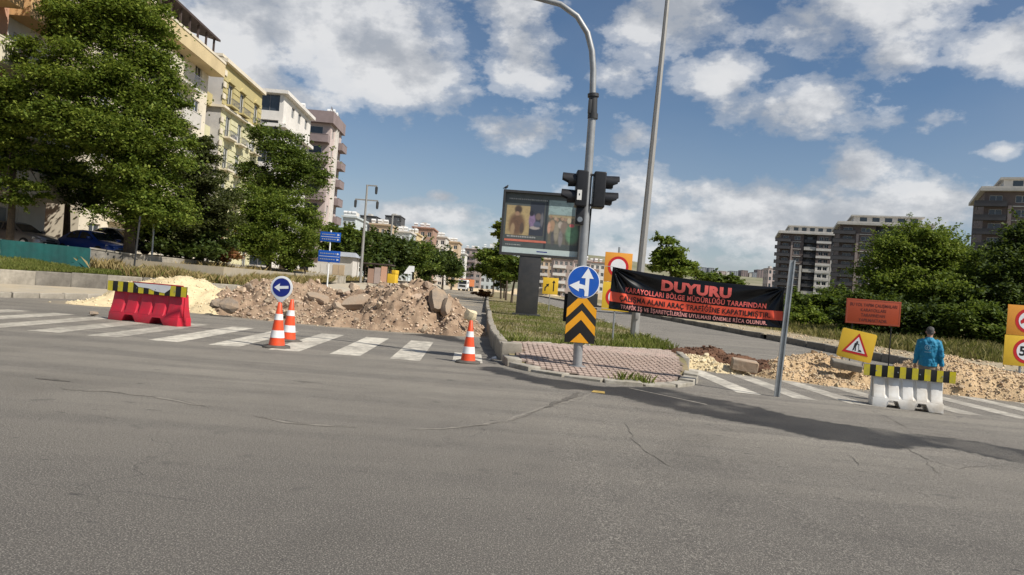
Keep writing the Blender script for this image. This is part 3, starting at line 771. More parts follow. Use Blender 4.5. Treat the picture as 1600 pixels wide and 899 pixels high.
# ------------------------------------------------------------------ heaps of earth and stone
def rock_mesh(seed, n=15, squash=.75, mat='rubble_stone', name='stone'):
    r = random.Random(seed); bm = bmesh.new()
    for _ in range(n):
        v = Vector((r.gauss(0, 1), r.gauss(0, 1), r.gauss(0, 1))).normalized() * r.uniform(.75, 1.05)
        bm.verts.new((v.x * r.uniform(.85, 1.1), v.y * .8, v.z * squash))
    ret = bmesh.ops.convex_hull(bm, input=bm.verts)
    bmesh.ops.delete(bm, geom=[v for v in bm.verts if not v.link_faces], context='VERTS')
    me = bpy.data.meshes.new(name); bm.to_mesh(me); bm.free()
    me.materials.append(MATS[mat]); return me
def heap(kind, name, label, soil, stone, nbig, nsmall, step, rough, big=(.08, .20), small=(.02, .07), seed=0, fray=.55):
    bs = PILES[kind]
    x0 = min(b[0] - b[3] for b in bs) - .6; x1 = max(b[0] + b[3] for b in bs) + .6; y0 = min(b[1] - b[3] for b in bs) - .6; y1 = max(b[1] + b[3] for b in bs) + .6
    root = thing(name, label, 'heap', (0, 0, 0))
    X, Y = np.meshgrid(np.arange(x0, x1, step), np.arange(y0, y1, step), indexing='ij')
    def hh(X, Y):
        X2 = X + (npnoise(X, Y, 1.2, seed + 1) - .5) * fray; Y2 = Y + (npnoise(X, Y, 1.2, seed + 2) - .5) * fray
        h = pile_h(kind, X2, Y2)
        f = sstep(h / .25)
        ridg = 1 - np.abs(npnoise(X, Y, 2.6, seed + 3, 4) * 2 - 1)
        return h + f * ((npnoise(X, Y, 2.2, seed + 4, 4) - .5) * rough * 1.7 + (ridg - .7) * rough * .8 + (npnoise(X, Y, 6.5, seed + 6, 3) - .5) * rough * .55) - .03
    H = hh(X, Y)
    n, k = X.shape; idx = np.arange(n * k).reshape(n, k)
    fa = np.stack([idx[:-1, :-1], idx[1:, :-1], idx[1:, 1:], idx[:-1, 1:]], -1).reshape(-1, 4)
    keep = H.ravel()[fa].max(1) > -.01
    me = fastmesh('heap_body', np.stack([X, Y, gz(X, Y) + H], -1).reshape(-1, 3), fa[keep], soil, True)
    bmm = bmesh.new(); bmm.from_mesh(me); bmesh.ops.delete(bmm, geom=[v for v in bmm.verts if not v.link_faces], context='VERTS'); bmm.to_mesh(me); bmm.free()
    tag(mkobj('heap_body', me, root), kind='stuff')
    r = np.random.default_rng(seed + 5)
    def place(m):
        out = []
        while len(out) < m:
            q = r.random((m * 3, 2)) * [x1 - x0, y1 - y0] + [x0, y0]
            hv = hh(q[:, 0], q[:, 1]); b0 = pile_h(kind, q[:, 0], q[:, 1])
            ok = (hv > .0) | ((r.random(len(q)) < .035) & (pile_h(kind, q[:, 0] * .9 + .1 * bs[0][0], q[:, 1] + .5) > -1) & (b0 > -.1) & (np.array([min((a - b[0]) ** 2 + (c - b[1]) ** 2 - (b[3] + .35) ** 2 for b in bs) for a, c in q]) < 0))
            out += [(a, c, max(h, 0)) for (a, c), h, o_ in zip(q, hv, ok) if o_]
        return out[:m]
    protos = [rock_mesh(seed * 31 + i, 13 + i % 5, .6 + .1 * (i % 4), stone) for i in range(8)]
    spots = place(nbig)
    for i, (a, c, h) in enumerate(spots):
        o = mkobj('stone', protos[i % 8], root); s_ = big[0] + (big[1] - big[0]) * r.random() ** 3.2
        o.location = (a, c, GZ(a, c) + h + s_ * .25); o.scale = (s_ * r.uniform(.8, 1.25), s_ * r.uniform(.8, 1.2), s_ * r.uniform(.7, 1.1))
        o.rotation_euler = (r.uniform(-.7, .7), r.uniform(-.7, .7), r.uniform(0, 6.3))
    pv = []
    for m_ in protos[:6]:
        co = np.array([v.co[:] for v in m_.vertices]); tr = [tuple(p.vertices) for p in m_.polygons]; pv.append((co, np.array([t_ for t_ in tr if len(t_) == 3])))
    vs = []; fs = []; off = 0
    for i, (a, c, h) in enumerate(place(nsmall)):
        co, tr = pv[i % 6]; s_ = small[0] + (small[1] - small[0]) * r.random() ** 2.6; th = r.random() * 6.28
        rot = np.array([[math.cos(th), -math.sin(th), 0], [math.sin(th), math.cos(th), 0], [0, 0, 1]])
        vs.append((co * s_) @ rot.T + [a, c, GZ(a, c) + h + s_ * .3]); fs.append(tr + off); off += len(co)
    me = fastmesh('pebbles', np.concatenate(vs), np.concatenate(fs), stone)
    tag(mkobj('pebbles', me, root), kind='stuff')
    return root, hh
sandp, _ = heap('sand', 'sand_heap', 'cream sand heap behind the red barrier', 'sand_pile', 'sand_stone', 40, 1500, .09, .14, (.05, .11), (.015, .05), 100, .5)
rubp, rub_h = heap('rubble', 'rubble_heap', 'brown rubble heap with broken slabs blocking the left carriageway', 'rubble_soil', 'rubble_stone', 300, 12000, .06, .36, (.06, .26), (.012, .07), 200, .9)
soilp, _ = heap('soil', 'soil_heap', 'dark red brown soil heap under the black banner', 'red_soil', 'red_soil', 50, 1200, .06, .12, (.05, .11), (.015, .045), 300, .35)
crmp, _ = heap('cream', 'limestone_heap', 'pale limestone rubble in front of the dark soil', 'sand_pile', 'sand_stone', 60, 900, .06, .10, (.05, .13), (.015, .05), 350, .3)
grvp, _ = heap('gravel', 'gravel_heap', 'tan gravel heap at the foot of the road works sign', 'gravel_pile', 'gravel_stone', 120, 5000, .06, .17, (.045, .12), (.012, .045), 400, .5)
bigp, _ = heap('bigg', 'gravel_heap', 'large tan gravel heap to the right of the man', 'gravel_pile', 'gravel_stone', 130, 8000, .06, .16, (.045, .11), (.012, .045), 500, .5)
def slab(parent, px, py, dep, dims, rot, mat='slab_concrete', name='concrete_slab', seed=0):
    r = random.Random(seed * 7 + 3); c = V(px, py, dep)
    m = 9; ph = r.uniform(0, 1); poly = []
    for i in range(m):
        a = 2 * math.pi * (i + r.uniform(-.3, .3)) / m + ph; k = r.uniform(.72, 1.08)
        q = max(abs(math.cos(a)), abs(math.sin(a))) ** .6
        poly.append((math.cos(a) / q * dims[0] / 2 * k, math.sin(a) / q * dims[1] / 2 * k))
    mb = MB(); rings = []
    for z, sc in ((-.5, .90), (-.2, 1.03), (.15, 1.0), (.5, .93)):
        rings.append([(x * sc * r.uniform(.94, 1.05), y * sc * r.uniform(.94, 1.05), dims[2] * (z + r.uniform(-.09, .09))) for x, y in poly])
    mb.loft(rings)
    o = mb.build(name, mat, parent, smooth=22)
    o.location = c; o.rotation_euler = [R(a) for a in rot]
    return o
slab(rubp, 684, 470, 23.75, (.72, .85, .34), (58, 10, 25), 'boulder', seed=1)
slab(rubp, 697, 480, 23.5, (.30, .65, .26), (70, 18, 40), seed=2)
slab(rubp, 556, 472, 24.2, (1.05, .6, .24), (40, -16, 14), seed=3)
slab(rubp, 497, 466, 24.9, (.95, .55, .20), (25, 12, -8), seed=4)
slab(rubp, 590, 458, 24.8, (.70, .45, .2), (34, -30, 20), 'boulder', seed=5)
slab(rubp, 630, 455, 24.7, (.6, .45, .4), (20, 20, 50), 'rubble_stone', seed=6)
slab(rubp, 468, 478, 24.6, (.6, .4, .2), (30, 15, 30), seed=8)
slab(rubp, 530, 481, 23.9, (.5, .35, .2), (40, 5, 60), seed=9)
slab(rubp, 735, 493, 23.0, (.42, .34, .3), (10, 20, 0), 'sand_stone', seed=10)
slab(rubp, 650, 470, 24.0, (.5, .4, .3), (30, -20, 10), 'rubble_stone', seed=11)
slab(rubp, 610, 478, 23.8, (.45, .35, .25), (10, 30, 70), 'rubble_stone', seed=12)
slab(rubp, 425, 468, 25.2, (.5, .4, .3), (20, 10, 20), 'rubble_stone', seed=13)
for i, (px, py, d, s_) in enumerate(((357, 479, 23.3, .36), (338, 474, 23.6, .24), (391, 452, 26.0, .3))):
    o = mkobj('boulder', rock_mesh(900 + i, 22, .8, 'boulder', 'boulder'), rubp); p = V(px, py, d)
    o.location = p; o.scale = (s_ * 1.15, s_, s_); o.rotation_euler = (.2, .1, i)
rk = tag(mkobj('stone', rock_mesh(77, 20, .7, 'boulder', 'stone'), None, tuple(G(145, 494) + Vector((0, 0, .07))), .4), 'single grey brown stone lying on the crossing near the red barrier', 'stone'); rk.scale = (.15, .12, .11)
# dressed blocks on the right-hand heaps
bb = tag(MB().box((0, 0, 0), (.62, .34, .27)).build('kerb_block', 'slab_concrete', None, bevel=.02, segs=1, loc=tuple(V(1163, 571, 17.9))), 'loose concrete kerb block lying on the dark soil', 'block'); bb.rotation_euler = (R(6), R(5), R(-8))
bb = tag(MB().box((0, 0, 0), (.70, .34, .18)).build('kerb_block', 'concrete_dark', None, bevel=.02, segs=1, loc=tuple(V(1322, 571, 17.9))), 'loose concrete kerb block on the gravel below the road works sign', 'block'); bb.rotation_euler = (R(12), R(6), R(-12))
# crumpled white litter by the tall kerb
mb = MB(); r_ = random.Random(4)
vs = [(r_.uniform(-.09, .09), r_.uniform(-.06, .06), r_.uniform(0, .09)) for _ in range(26)]
mb.add(vs, [tuple(r_.sample(range(26), 3)) for _ in range(30)])
tag(mb.build('litter', 'white_paint', None, smooth=0, loc=tuple(G(774, 563) + Vector((-.05, -.1, .005)))), 'scrap of crumpled white plastic at the foot of the tall kerb', 'litter')
# ------------------------------------------------------------------ buildings
pmat('glass_dark', (.035, .045, .055), .12, .3, 1.2, spec=.7)
pmat('glass_pale', (.16, .18, .20), .2, .3, 1.5, spec=.6)
pmat('upvc', (.62, .61, .58), .5, .05, 4)
pmat('rail_metal', (.22, .22, .23), .5, .1, 4, metal=.4)
def wall(name, col, **k): return pmat(name, col, .88, .07, 1.2, .15, 30, dirt=tuple(c * .72 for c in col), dirt_amt=.4, dscale=.35, **k)
wall('w_ochre', (.47, .40, .19)); wall('w_lime', (.60, .57, .36)); wall('w_grey', (.50, .48, .46)); wall('w_cream', (.70, .63, .50)); wall('w_white', (.70, .67, .62))
wall('w_mauve', (.26, .205, .20)); wall('w_pink', (.52, .43, .40)); wall('w_orange', (.66, .42, .20)); wall('w_coral', (.55, .32, .22)); wall('w_brown', (.15, .118, .108)); wall('w_charcoal', (.085, .083, .088))
wall('w_tan', (.52, .40, .27)); wall('w_rose', (.38, .31, .28)); wall('w_yellow', (.60, .48, .28)); wall('w_pale', (.60, .57, .52)); wall('w_greyblue', (.30, .32, .35)); wall('w_sky', (.50, .55, .56)); wall('w_rust', (.34, .22, .165))
pmat('roof_dark', (.07, .05, .045), .8, .2, 2); pmat('roof_tile', (.34, .19, .14), .85, .2, 3, .4, 20); pmat('tank_white', (.72, .72, .70), .4, .05)
Zv = Vector((0, 0, 1))
def facade(mb, O, ux, Wd, z0, z1, ops, mi=0, reveal=.16):
    """wall rectangle with real recessed openings; outside is ux x z"""
    O = Vector(O); ux = Vector(ux); nrm = ux.cross(Zv)
    xs = sorted({0, Wd, *[v for o in ops for v in o[:2]]}); zs = sorted({z0, z1, *[v for o in ops for v in o[2:4]]})
    P = lambda x, z, d=0: O + ux * x + Zv * z - nrm * d
    for a, b in zip(xs, xs[1:]):
        for c, d in zip(zs, zs[1:]):
            mx, mz = (a + b) / 2, (c + d) / 2
            if any(o[0] < mx < o[1] and o[2] < mz < o[3] for o in ops): continue
            mb.add([P(a, c), P(b, c), P(b, d), P(a, d)], [(0, 1, 2, 3)], mi)
    for o in ops:
        a, b, c, d = o[:4]
        q = [(a, c), (b, c), (b, d), (a, d)]
        for i in range(4):
            (x0, y0), (x1, y1) = q[i], q[(i + 1) % 4]
            mb.add([P(x0, y0), P(x1, y1), P(x1, y1, reveal), P(x0, y0, reveal)], [(0, 1, 2, 3)], mi)
WP = {}
def window(parent, O, ux, op, style=2, frame='upvc', glass='glass_dark', depth=.10):
    a, b, c, d = op[:4]; wd, ht = b - a, d - c; key = (round(wd, 2), round(ht, 2), style, frame, glass)
    if key not in WP:
        f = MB(); t = .07; e = .004
        f.bx(e, t, depth, depth + .06, e, ht - e); f.bx(wd - t, wd - e, depth, depth + .06, e, ht - e); f.bx(t, wd - t, depth, depth + .06, e, t); f.bx(t, wd - t, depth, depth + .06, ht - t, ht - e)
        for i in range(1, style): x = wd * i / style; f.bx(x - .03, x + .03, depth - .002, depth + .055, t, ht - t)
        p = MB(); p.bx(t - .01, wd - t + .01, depth + .03, depth + .045, t - .01, ht - t + .01)
        fo = f.build('window', frame, parent, smooth=0); po = p.build('pane', glass, fo, smooth=0); WP[key] = (fo.data, po.data)
    else:
        fo = mkobj('window', WP[key][0], parent); po = mkobj('pane', WP[key][1], fo)
    ux = Vector(ux); fo.location = Vector(O) + ux * a + Zv * c; fo.rotation_euler = (0, 0, math.atan2(ux.y, ux.x))
    return fo
def joined_glazing(mb, O, ux, ops, mi, depth=.14):
    O = Vector(O); ux = Vector(ux); nrm = ux.cross(Zv)
    for o in ops:
        mb.add([O + ux * x + Zv * z - nrm * depth for x, z in ((o[0], o[2]), (o[1], o[2]), (o[1], o[3]), (o[0], o[3]))], [(0, 1, 2, 3)], mi)
def balcony(parent, O, ux, x0, x1, z, out=1.2, hgt=1.0, mat='w_white', rail=None, inn=.0):
    ux = Vector(ux); o = MB(); o.bx(0, x1 - x0, -out, inn, -.16, .0)
    if rail is None:
        o.bx(0, x1 - x0, -out, -out + .1, 0, hgt); o.bx(0, .1, -out + .1, 0, 0, hgt); o.bx(x1 - x0 - .1, x1 - x0, -out + .1, 0, 0, hgt)
        o.bx(-.03, x1 - x0 + .03, -out - .03, -out + .13, hgt, hgt + .06)
    b = o.build('balcony', mat, parent, smooth=0)
    if rail:
        r = MB(); Ln = x1 - x0; r.bx(0, Ln, -out, -out + .04, hgt - .05, hgt); r.bx(0, .04, -out + .04, 0, hgt - .05, hgt); r.bx(Ln - .04, Ln, -out + .04, 0, hgt - .05, hgt)
        nb = max(3, int(Ln / .16))
        for i in range(nb + 1): xx = .02 + (Ln - .04) * i / nb; r.bx(xx - .012, xx + .012, -out + .008, -out + .032, 0, hgt - .05)
        for k in range(1, int(out / .16)):
            for xx in (.02, Ln - .02): r.bx(xx - .012, xx + .012, -out + .04 + k * .16 - .012, -out + .04 + k * .16 + .012, 0, hgt - .05)
        r.build('railing', rail, b, smooth=0)
    b.location = Vector(O) + ux * x0 + Zv * z; b.rotation_euler = (0, 0, math.atan2(ux.y, ux.x))
    return b
def grid_ops(cols, floors, fh, zb, sill=.9, head=2.3):
    return [(a, b, zb + i * fh + sill, zb + i * fh + head) for i in range(floors) for a, b in cols]
SD = Vector((-.035, 1, 0)).normalized(); SRZ = math.atan2(SD.y, SD.x)
def street_frame(px, y):
    """foot of a left-hand street facade that starts at depth y"""
    return Vector((-26.2 - .035 * y, y, 1.6))
UX, UE = (1, 0, 0), (0, -1, 0)

# yellow-green apartment house
b = thing('apartment_building', 'yellow and lime apartment house with arched street windows and grey end balconies', 'building', street_frame(350, 68), SRZ)
Ln, D, fh, nf = 11.4, 16.0, 3.05, 6; Hh = fh * nf + 1.1
mb = MB(); cols = [(1.3, 2.6), (4.6, 5.9), (9.0, 10.3)]
tall = [(a, c, i * fh + .5, i * fh + 2.55) for i in range(nf) for a, c in cols]
facade(mb, (0, 0, 0), UX, Ln, -1.5, (nf - 1) * fh, [o for o in tall if o[3] < (nf - 1) * fh], 0); facade(mb, (0, 0, 0), UX, Ln, (nf - 1) * fh, Hh, [o for o in tall if o[2] > (nf - 1) * fh], 1)
eo = [(D - 6.2, D - 5.0, i * fh + .9, i * fh + 2.2) for i in range(nf)] + [(D - 3.6, D - 2.6, i * fh + .6, i * fh + 2.3) for i in range(nf)]
facade(mb, (0, D, 0), UE, D, -1.5, Hh, eo, 2)
mb.add([(0, 0, Hh - .3), (Ln, 0, Hh - .3), (Ln, D, Hh - .3), (0, D, Hh - .3)], [(0, 1, 2, 3)], 2); mb.add([(Ln, 0, -1.5), (Ln, D, -1.5), (Ln, D, Hh), (Ln, 0, Hh)], [(0, 1, 2, 3)], 2); mb.add([(0, D, -1.5), (Ln, D, -1.5), (Ln, D, Hh), (0, D, Hh)], [(0, 1, 2, 3)], 2)
mb.build('wall', ['w_lime', 'w_ochre', 'w_grey'], b, smooth=0)
for o in tall: window(b, (0, 0, 0), UX, o, 2)
for o in eo: window(b, (0, D, 0), UE, o, 1)
for i in range(1, nf):
    for a, c in cols: balcony(b, (0, 0, 0), UX, a - .35, c + .35, i * fh + .45, .65, .55, 'w_cream' if i < nf - 1 else 'w_ochre', 'rail_metal')
    balcony(b, (0, D, 0), UE, D - 7.2, D - .9, i * fh, 1.5, 1.0, 'w_ochre' if i % 2 else 'w_lime')
for i in range(nf):
    for q in range(5):
        z = i * fh + .3 + q * .56
        for a, c in ((0.02, 1.25), (2.65, 4.55), (5.95, 8.95), (10.35, Ln)):
            MB().bx(a, c, -.05, -.001, z, z + .43).build('cladding_course', 'w_lime' if i < nf - 1 else 'w_ochre', b, smooth=0) if i >= 2 else None
for z, t, m in ((Hh, .35, 'w_cream'), ((nf - 1) * fh - .12, .22, 'w_cream')):
    k = MB(); k.bx(-.25, Ln + .1, -.38, -.003, z, z + t); k.bx(-.25, -.003, 0, D + .1, z, z + t); k.build('cornice', m, b, smooth=0)
for i in range(9): MB().bx(-.12, .5, -.14, -.052, Hh - 1.2 - i * 1.1, Hh - .7 - i * 1.1).build('quoin', 'w_cream', b, smooth=0)
MB().bx(1, Ln - 2, 1, D - 3, Hh - .31, Hh + .7).bx(.4, Ln - 1.4, .4, D - 2.4, Hh + .7, Hh + .95).build('roof', 'w_cream', b, smooth=0)
for a, c in cols:   # arched hoods
    pr = [(a - .2 + (c - a + .4) * (.5 - .5 * math.cos(math.pi * t / 8)), 2.62 + .5 * math.sin(math.pi * t / 8)) for t in range(9)]
    k = MB(); k.prism(pr[::-1], -.22, -.055); o = k.build('window_hood', 'w_ochre', b, smooth=0); o.location.z = (nf - 1) * fh

# building with ochre eave and dark timber roof terrace
b = thing('apartment_building', 'cream apartment house with yellow eave band and dark roof terrace behind tree', 'building', street_frame(0, 46), SRZ)
Ln, D, nf = 18.5, 16.0, 6; Hh = 18.0
cols = [(1.2, 2.6), (4.2, 5.8), (8.0, 9.6), (12.0, 13.4), (15.6, 17.0)]
mb = MB(); ops = grid_ops(cols, nf, 3.0, 0, .7, 2.3); facade(mb, (0, 0, 0), UX, Ln, -1.5, Hh, ops, 0)
eo = grid_ops([(3, 4.4), (8, 9.4), (12, 13.4)], nf, 3.0, 0); facade(mb, (0, D, 0), UE, D, -1.5, Hh, eo, 0)
facade(mb, (Ln, 0, 0), (0, 1, 0), D, -1.5, Hh, [], 0); facade(mb, (Ln, D, 0), (-1, 0, 0), Ln, -1.5, Hh, [], 0); mb.add([(0, 0, Hh - .02), (Ln, 0, Hh - .02), (Ln, D, Hh - .02), (0, D, Hh - .02)], [(0, 1, 2, 3)], 0)
mb.build('wall', 'w_cream', b, smooth=0)
for o in ops: window(b, (0, 0, 0), UX, o, 2)
for o in eo: window(b, (0, D, 0), UE, o, 2)
MB().bx(-.6, Ln + .3, -1.3, -.002, Hh - .9, Hh + .25).build('eave_band', 'w_yellow', b, smooth=0)
MB().bx(-.6, Ln + .3, -1.35, .3, Hh + .252, Hh + .45).build('eave_cap', 'w_cream', b, smooth=0)
k = MB(); k.prism([(0, 0), (3.2, 0), (0, .1)], 0, .1)
rf = MB()
rf.add([(1.5, -1.0, Hh + 2.0), (Ln - .5, -1.0, Hh + 2.0), (Ln - .5, 4.5, Hh + 3.4), (1.5, 4.5, Hh + 3.4), (1.5, -1.0, Hh + 2.18), (Ln - .5, -1.0, Hh + 2.18), (Ln - .5, 4.5, Hh + 3.58), (1.5, 4.5, Hh + 3.58)],
       [(0, 1, 2, 3), (7, 6, 5, 4), (0, 4, 5, 1), (1, 5, 6, 2), (2, 6, 7, 3), (3, 7, 4, 0)]); rf.build('roof', 'roof_dark', b, smooth=0)
for i in range(10): xx = 1.8 + i * (Ln - 3) / 9; MB().bx(xx, xx + .14, -.75, -.6, Hh + .46, Hh + 2.02).build('post', 'roof_dark', b, smooth=0)
MB().bx(1.9, Ln - 1, 3.2, 3.4, Hh, Hh + 3.0).build('terrace_wall', 'w_mauve', b, smooth=0)
for i in range(1, nf): balcony(b, (0, 0, 0), UX, 11.6, 15.2, i * 3.0 - .25, 1.0, 1.0, 'w_pale', 'rail_metal' if i % 2 else None); balcony(b, (0, 0, 0), UX, 3.4, 10.2, i * 3.0 - .25, 1.4, 1.0, 'w_cream')

# nearest building, orange and white, seen at the photo's upper corner
b = thing('apartment_building', 'white and orange apartment house behind the leftmost tree', 'building', street_frame(0, 23.5), SRZ)
Ln, D, nf, fh = 19.0, 14.0, 6, 3.1; Hh = 18.8
cols = [(2, 3.6), (6, 7.6), (10.5, 12.1), (15.0, 16.6)]
mb = MB(); ops = grid_ops(cols, nf, fh, 0, .5, 2.4); facade(mb, (0, 0, 0), UX, Ln, -1.5, Hh, ops, 0); facade(mb, (0, D, 0), UE, D, -1.5, Hh, [], 0); facade(mb, (Ln, 0, 0), (0, 1, 0), D, -1.5, Hh, [], 1); facade(mb, (Ln, D, 0), (-1, 0, 0), Ln, -1.5, Hh, [], 0)
mb.add([(0, 0, Hh), (Ln, 0, Hh), (Ln, D, Hh), (0, D, Hh)], [(0, 1, 2, 3)], 0); mb.build('wall', ['w_white', 'w_coral'], b, smooth=0)
for o in ops: window(b, (0, 0, 0), UX, o, 2, 'upvc', 'glass_pale')
for i in range(1, nf):
    balcony(b, (0, 0, 0), UX, 1.0, 13.2, i * fh + .1, 1.6, 1.05, 'w_orange' if i in (4, 5) else 'w_cream', None)
    balcony(b, (0, 0, 0), UX, 14.2, Ln + .3, i * fh + .1, 1.3, 1.15, 'w_orange' if i in (4, 5) else 'w_cream', None)
for x in (0, 13.4): MB().bx(x, x + .7, -.3, -.003, -1.5, Hh - .3).build('pilaster', 'w_coral', b, smooth=0)
MB().bx(-.5, Ln + .5, -1.5, D, Hh + .002, Hh + .4).build('roof', 'w_white', b, smooth=0)

# white house with glazed corner
b = thing('apartment_building', 'white apartment house with dark glazed corner balcony beside the yellow house', 'building', street_frame(0, 86.5) + Vector((.3, 0, 0)), SRZ)
Ln, D, fh, nf = 13.0, 17.0, 3.1, 7; Hh = 21.4
cols = [(3.5, 4.9), (6.6, 8), (10, 11.4)]
mb = MB(); ops = grid_ops(cols, nf, fh, 0); facade(mb, (0, 0, 0), UX, Ln, -1.5, Hh, ops); eo = grid_ops([(D - 5.4, D - .5)], nf, fh, 0, .75, 2.75); facade(mb, (0, D, 0), UE, D, -1.5, Hh, eo, 0, .5)
facade(mb, (Ln, 0, 0), (0, 1, 0), D, -1.5, Hh, []); facade(mb, (Ln, D, 0), (-1, 0, 0), Ln, -1.5, Hh, []); mb.add([(0, 0, Hh - .01), (Ln, 0, Hh - .01), (Ln, D, Hh - .01), (0, D, Hh - .01)], [(0, 1, 2, 3)])
mb.build('wall', 'w_white', b, smooth=0)
for o in ops: window(b, (0, 0, 0), UX, o, 2)
for o in eo: window(b, (0, D, 0), UE, o, 4, 'rail_metal', 'glass_dark', .3)
for z in (Hh, Hh - 4.0): k = MB(); k.bx(-.5, Ln + .3, -.55, -.003, z, z + .4); k.bx(-.5, -.003, 0, D, z, z + .4); k.build('cornice', 'w_white', b, smooth=0)
MB().bx(.02, Ln - .02, .02, D - .02, Hh, Hh + .55).build('roof', 'w_pale', b, smooth=0)

# mauve block with street balconies
b = thing('apartment_building', 'tall mauve and pink block with corner balconies and rooftop water heaters', 'building', street_frame(0, 113), SRZ)
Ln, D, fh, nf = 8.2, 18.0, 3.0, 8; Hh = 25.2
cols = [(1.2, 2.4), (5.6, 6.8)]
mb = MB(); ops = grid_ops(cols, nf, fh, 0); facade(mb, (0, 0, 0), UX, Ln, -1.5, Hh, ops, 0); eo = grid_ops([(2.5, 3.7), (6, 7.4), (9.2, 10.2), (D - 5.2, D - 1.2)], nf, fh, 0, .6, 2.45); facade(mb, (0, D, 0), UE, D, -1.5, Hh, eo, 0, .3)
facade(mb, (Ln, 0, 0), (0, 1, 0), D, -1.5, Hh, []); facade(mb, (Ln, D, 0), (-1, 0, 0), Ln, -1.5, Hh, []); mb.add([(0, 0, Hh - .01), (Ln, 0, Hh - .01), (Ln, D, Hh - .01), (0, D, Hh - .01)], [(0, 1, 2, 3)])
mb.build('wall', 'w_pink', b, smooth=0)
for o in ops: window(b, (0, 0, 0), UX, o, 2)
for o in eo: window(b, (0, D, 0), UE, o, 2)
k = MB(); k.bx(-1.0, Ln + .3, -.5, -.003, Hh - 1.3, Hh + .5); k.bx(-1.0, -.003, 0, D + .2, Hh - 1.3, Hh + .5); k.build('roof', 'w_mauve', b, smooth=0)
for i in range(1, nf):
    balcony(b, (0, D, 0), UE, D - 5.6, D + 0.0, i * fh - .05, 1.5, 1.0, 'w_mauve'); balcony(b, (0, 0, 0), UX, 4.8, Ln + .2, i * fh - .05, 1.0, 1.0, 'w_mauve'); balcony(b, (0, D, 0), UE, 5.2, 11.0, i * fh - .05, 1.2, 1.0, 'w_mauve')
for i in range(2): MB().bx(3 + i * 1.2, 3.25 + i * 1.2, -.35, -.003, 0, Hh - 1.32).build('pilaster', 'w_white', b, smooth=0)
for x, y in ((.5, 5), (.5, 9.5), (3, .8), (5, .8), (6.5, 1.5)):
    t_ = MB(); t_.tube([(x, y - .6, Hh + 1.35), (x, y + .6, Hh + 1.35)], .38, 12); t_.bx(x - .3, x + .3, y - .5, y + .5, Hh + .5, Hh + 1.0); t_.build('water_tank', 'tank_white', b)

pmat('dish', (.62, .62, .60), .5, .05)
def ac_unit(b, x, z, y=-.0):
    o = MB().bx(-.42, .42, -.34, -.004, 0, .58).build('air_conditioner', 'upvc', b, bevel=.02); o.location = (x, y, z); MB().tube([(-.12, -.345, .29), (-.12, -.352, .29)], .22, 14).build('fan_grille', 'rail_metal', o)
def dish(b, x, y, z):
    MB().tube([(0, 0, 0), (0, 0, .9)], .03, 6).tube([(0, -.05, .9), (.03, -.16, .94), (.05, -.22, .97)], [.05, .32, .42], 14).build('satellite_dish', 'dish', b).location = (x, y, z)
for b_, pts_ in ((bpy.data.objects['apartment_building'], [(3.4, 6.4), (7.4, 9.6), (3.4, 12.6), (7.6, 12.7)]), (bpy.data.objects['apartment_building.001'], [(3.2, 6.2), (11, 9.2), (11.2, 12.3), (14.6, 6.3), (14.4, 12.2), (7, 15.2)]), (bpy.data.objects['apartment_building.003'], [(5.8, 9.5), (9, 12.6), (5.8, 15.7)])):
    for x_, z_ in pts_: ac_unit(b_, x_, z_, -.05)
for x_, y_ in ((1.5, .6), (4, .6), (6.8, .6)): dish(b, x_, y_, Hh + .5)
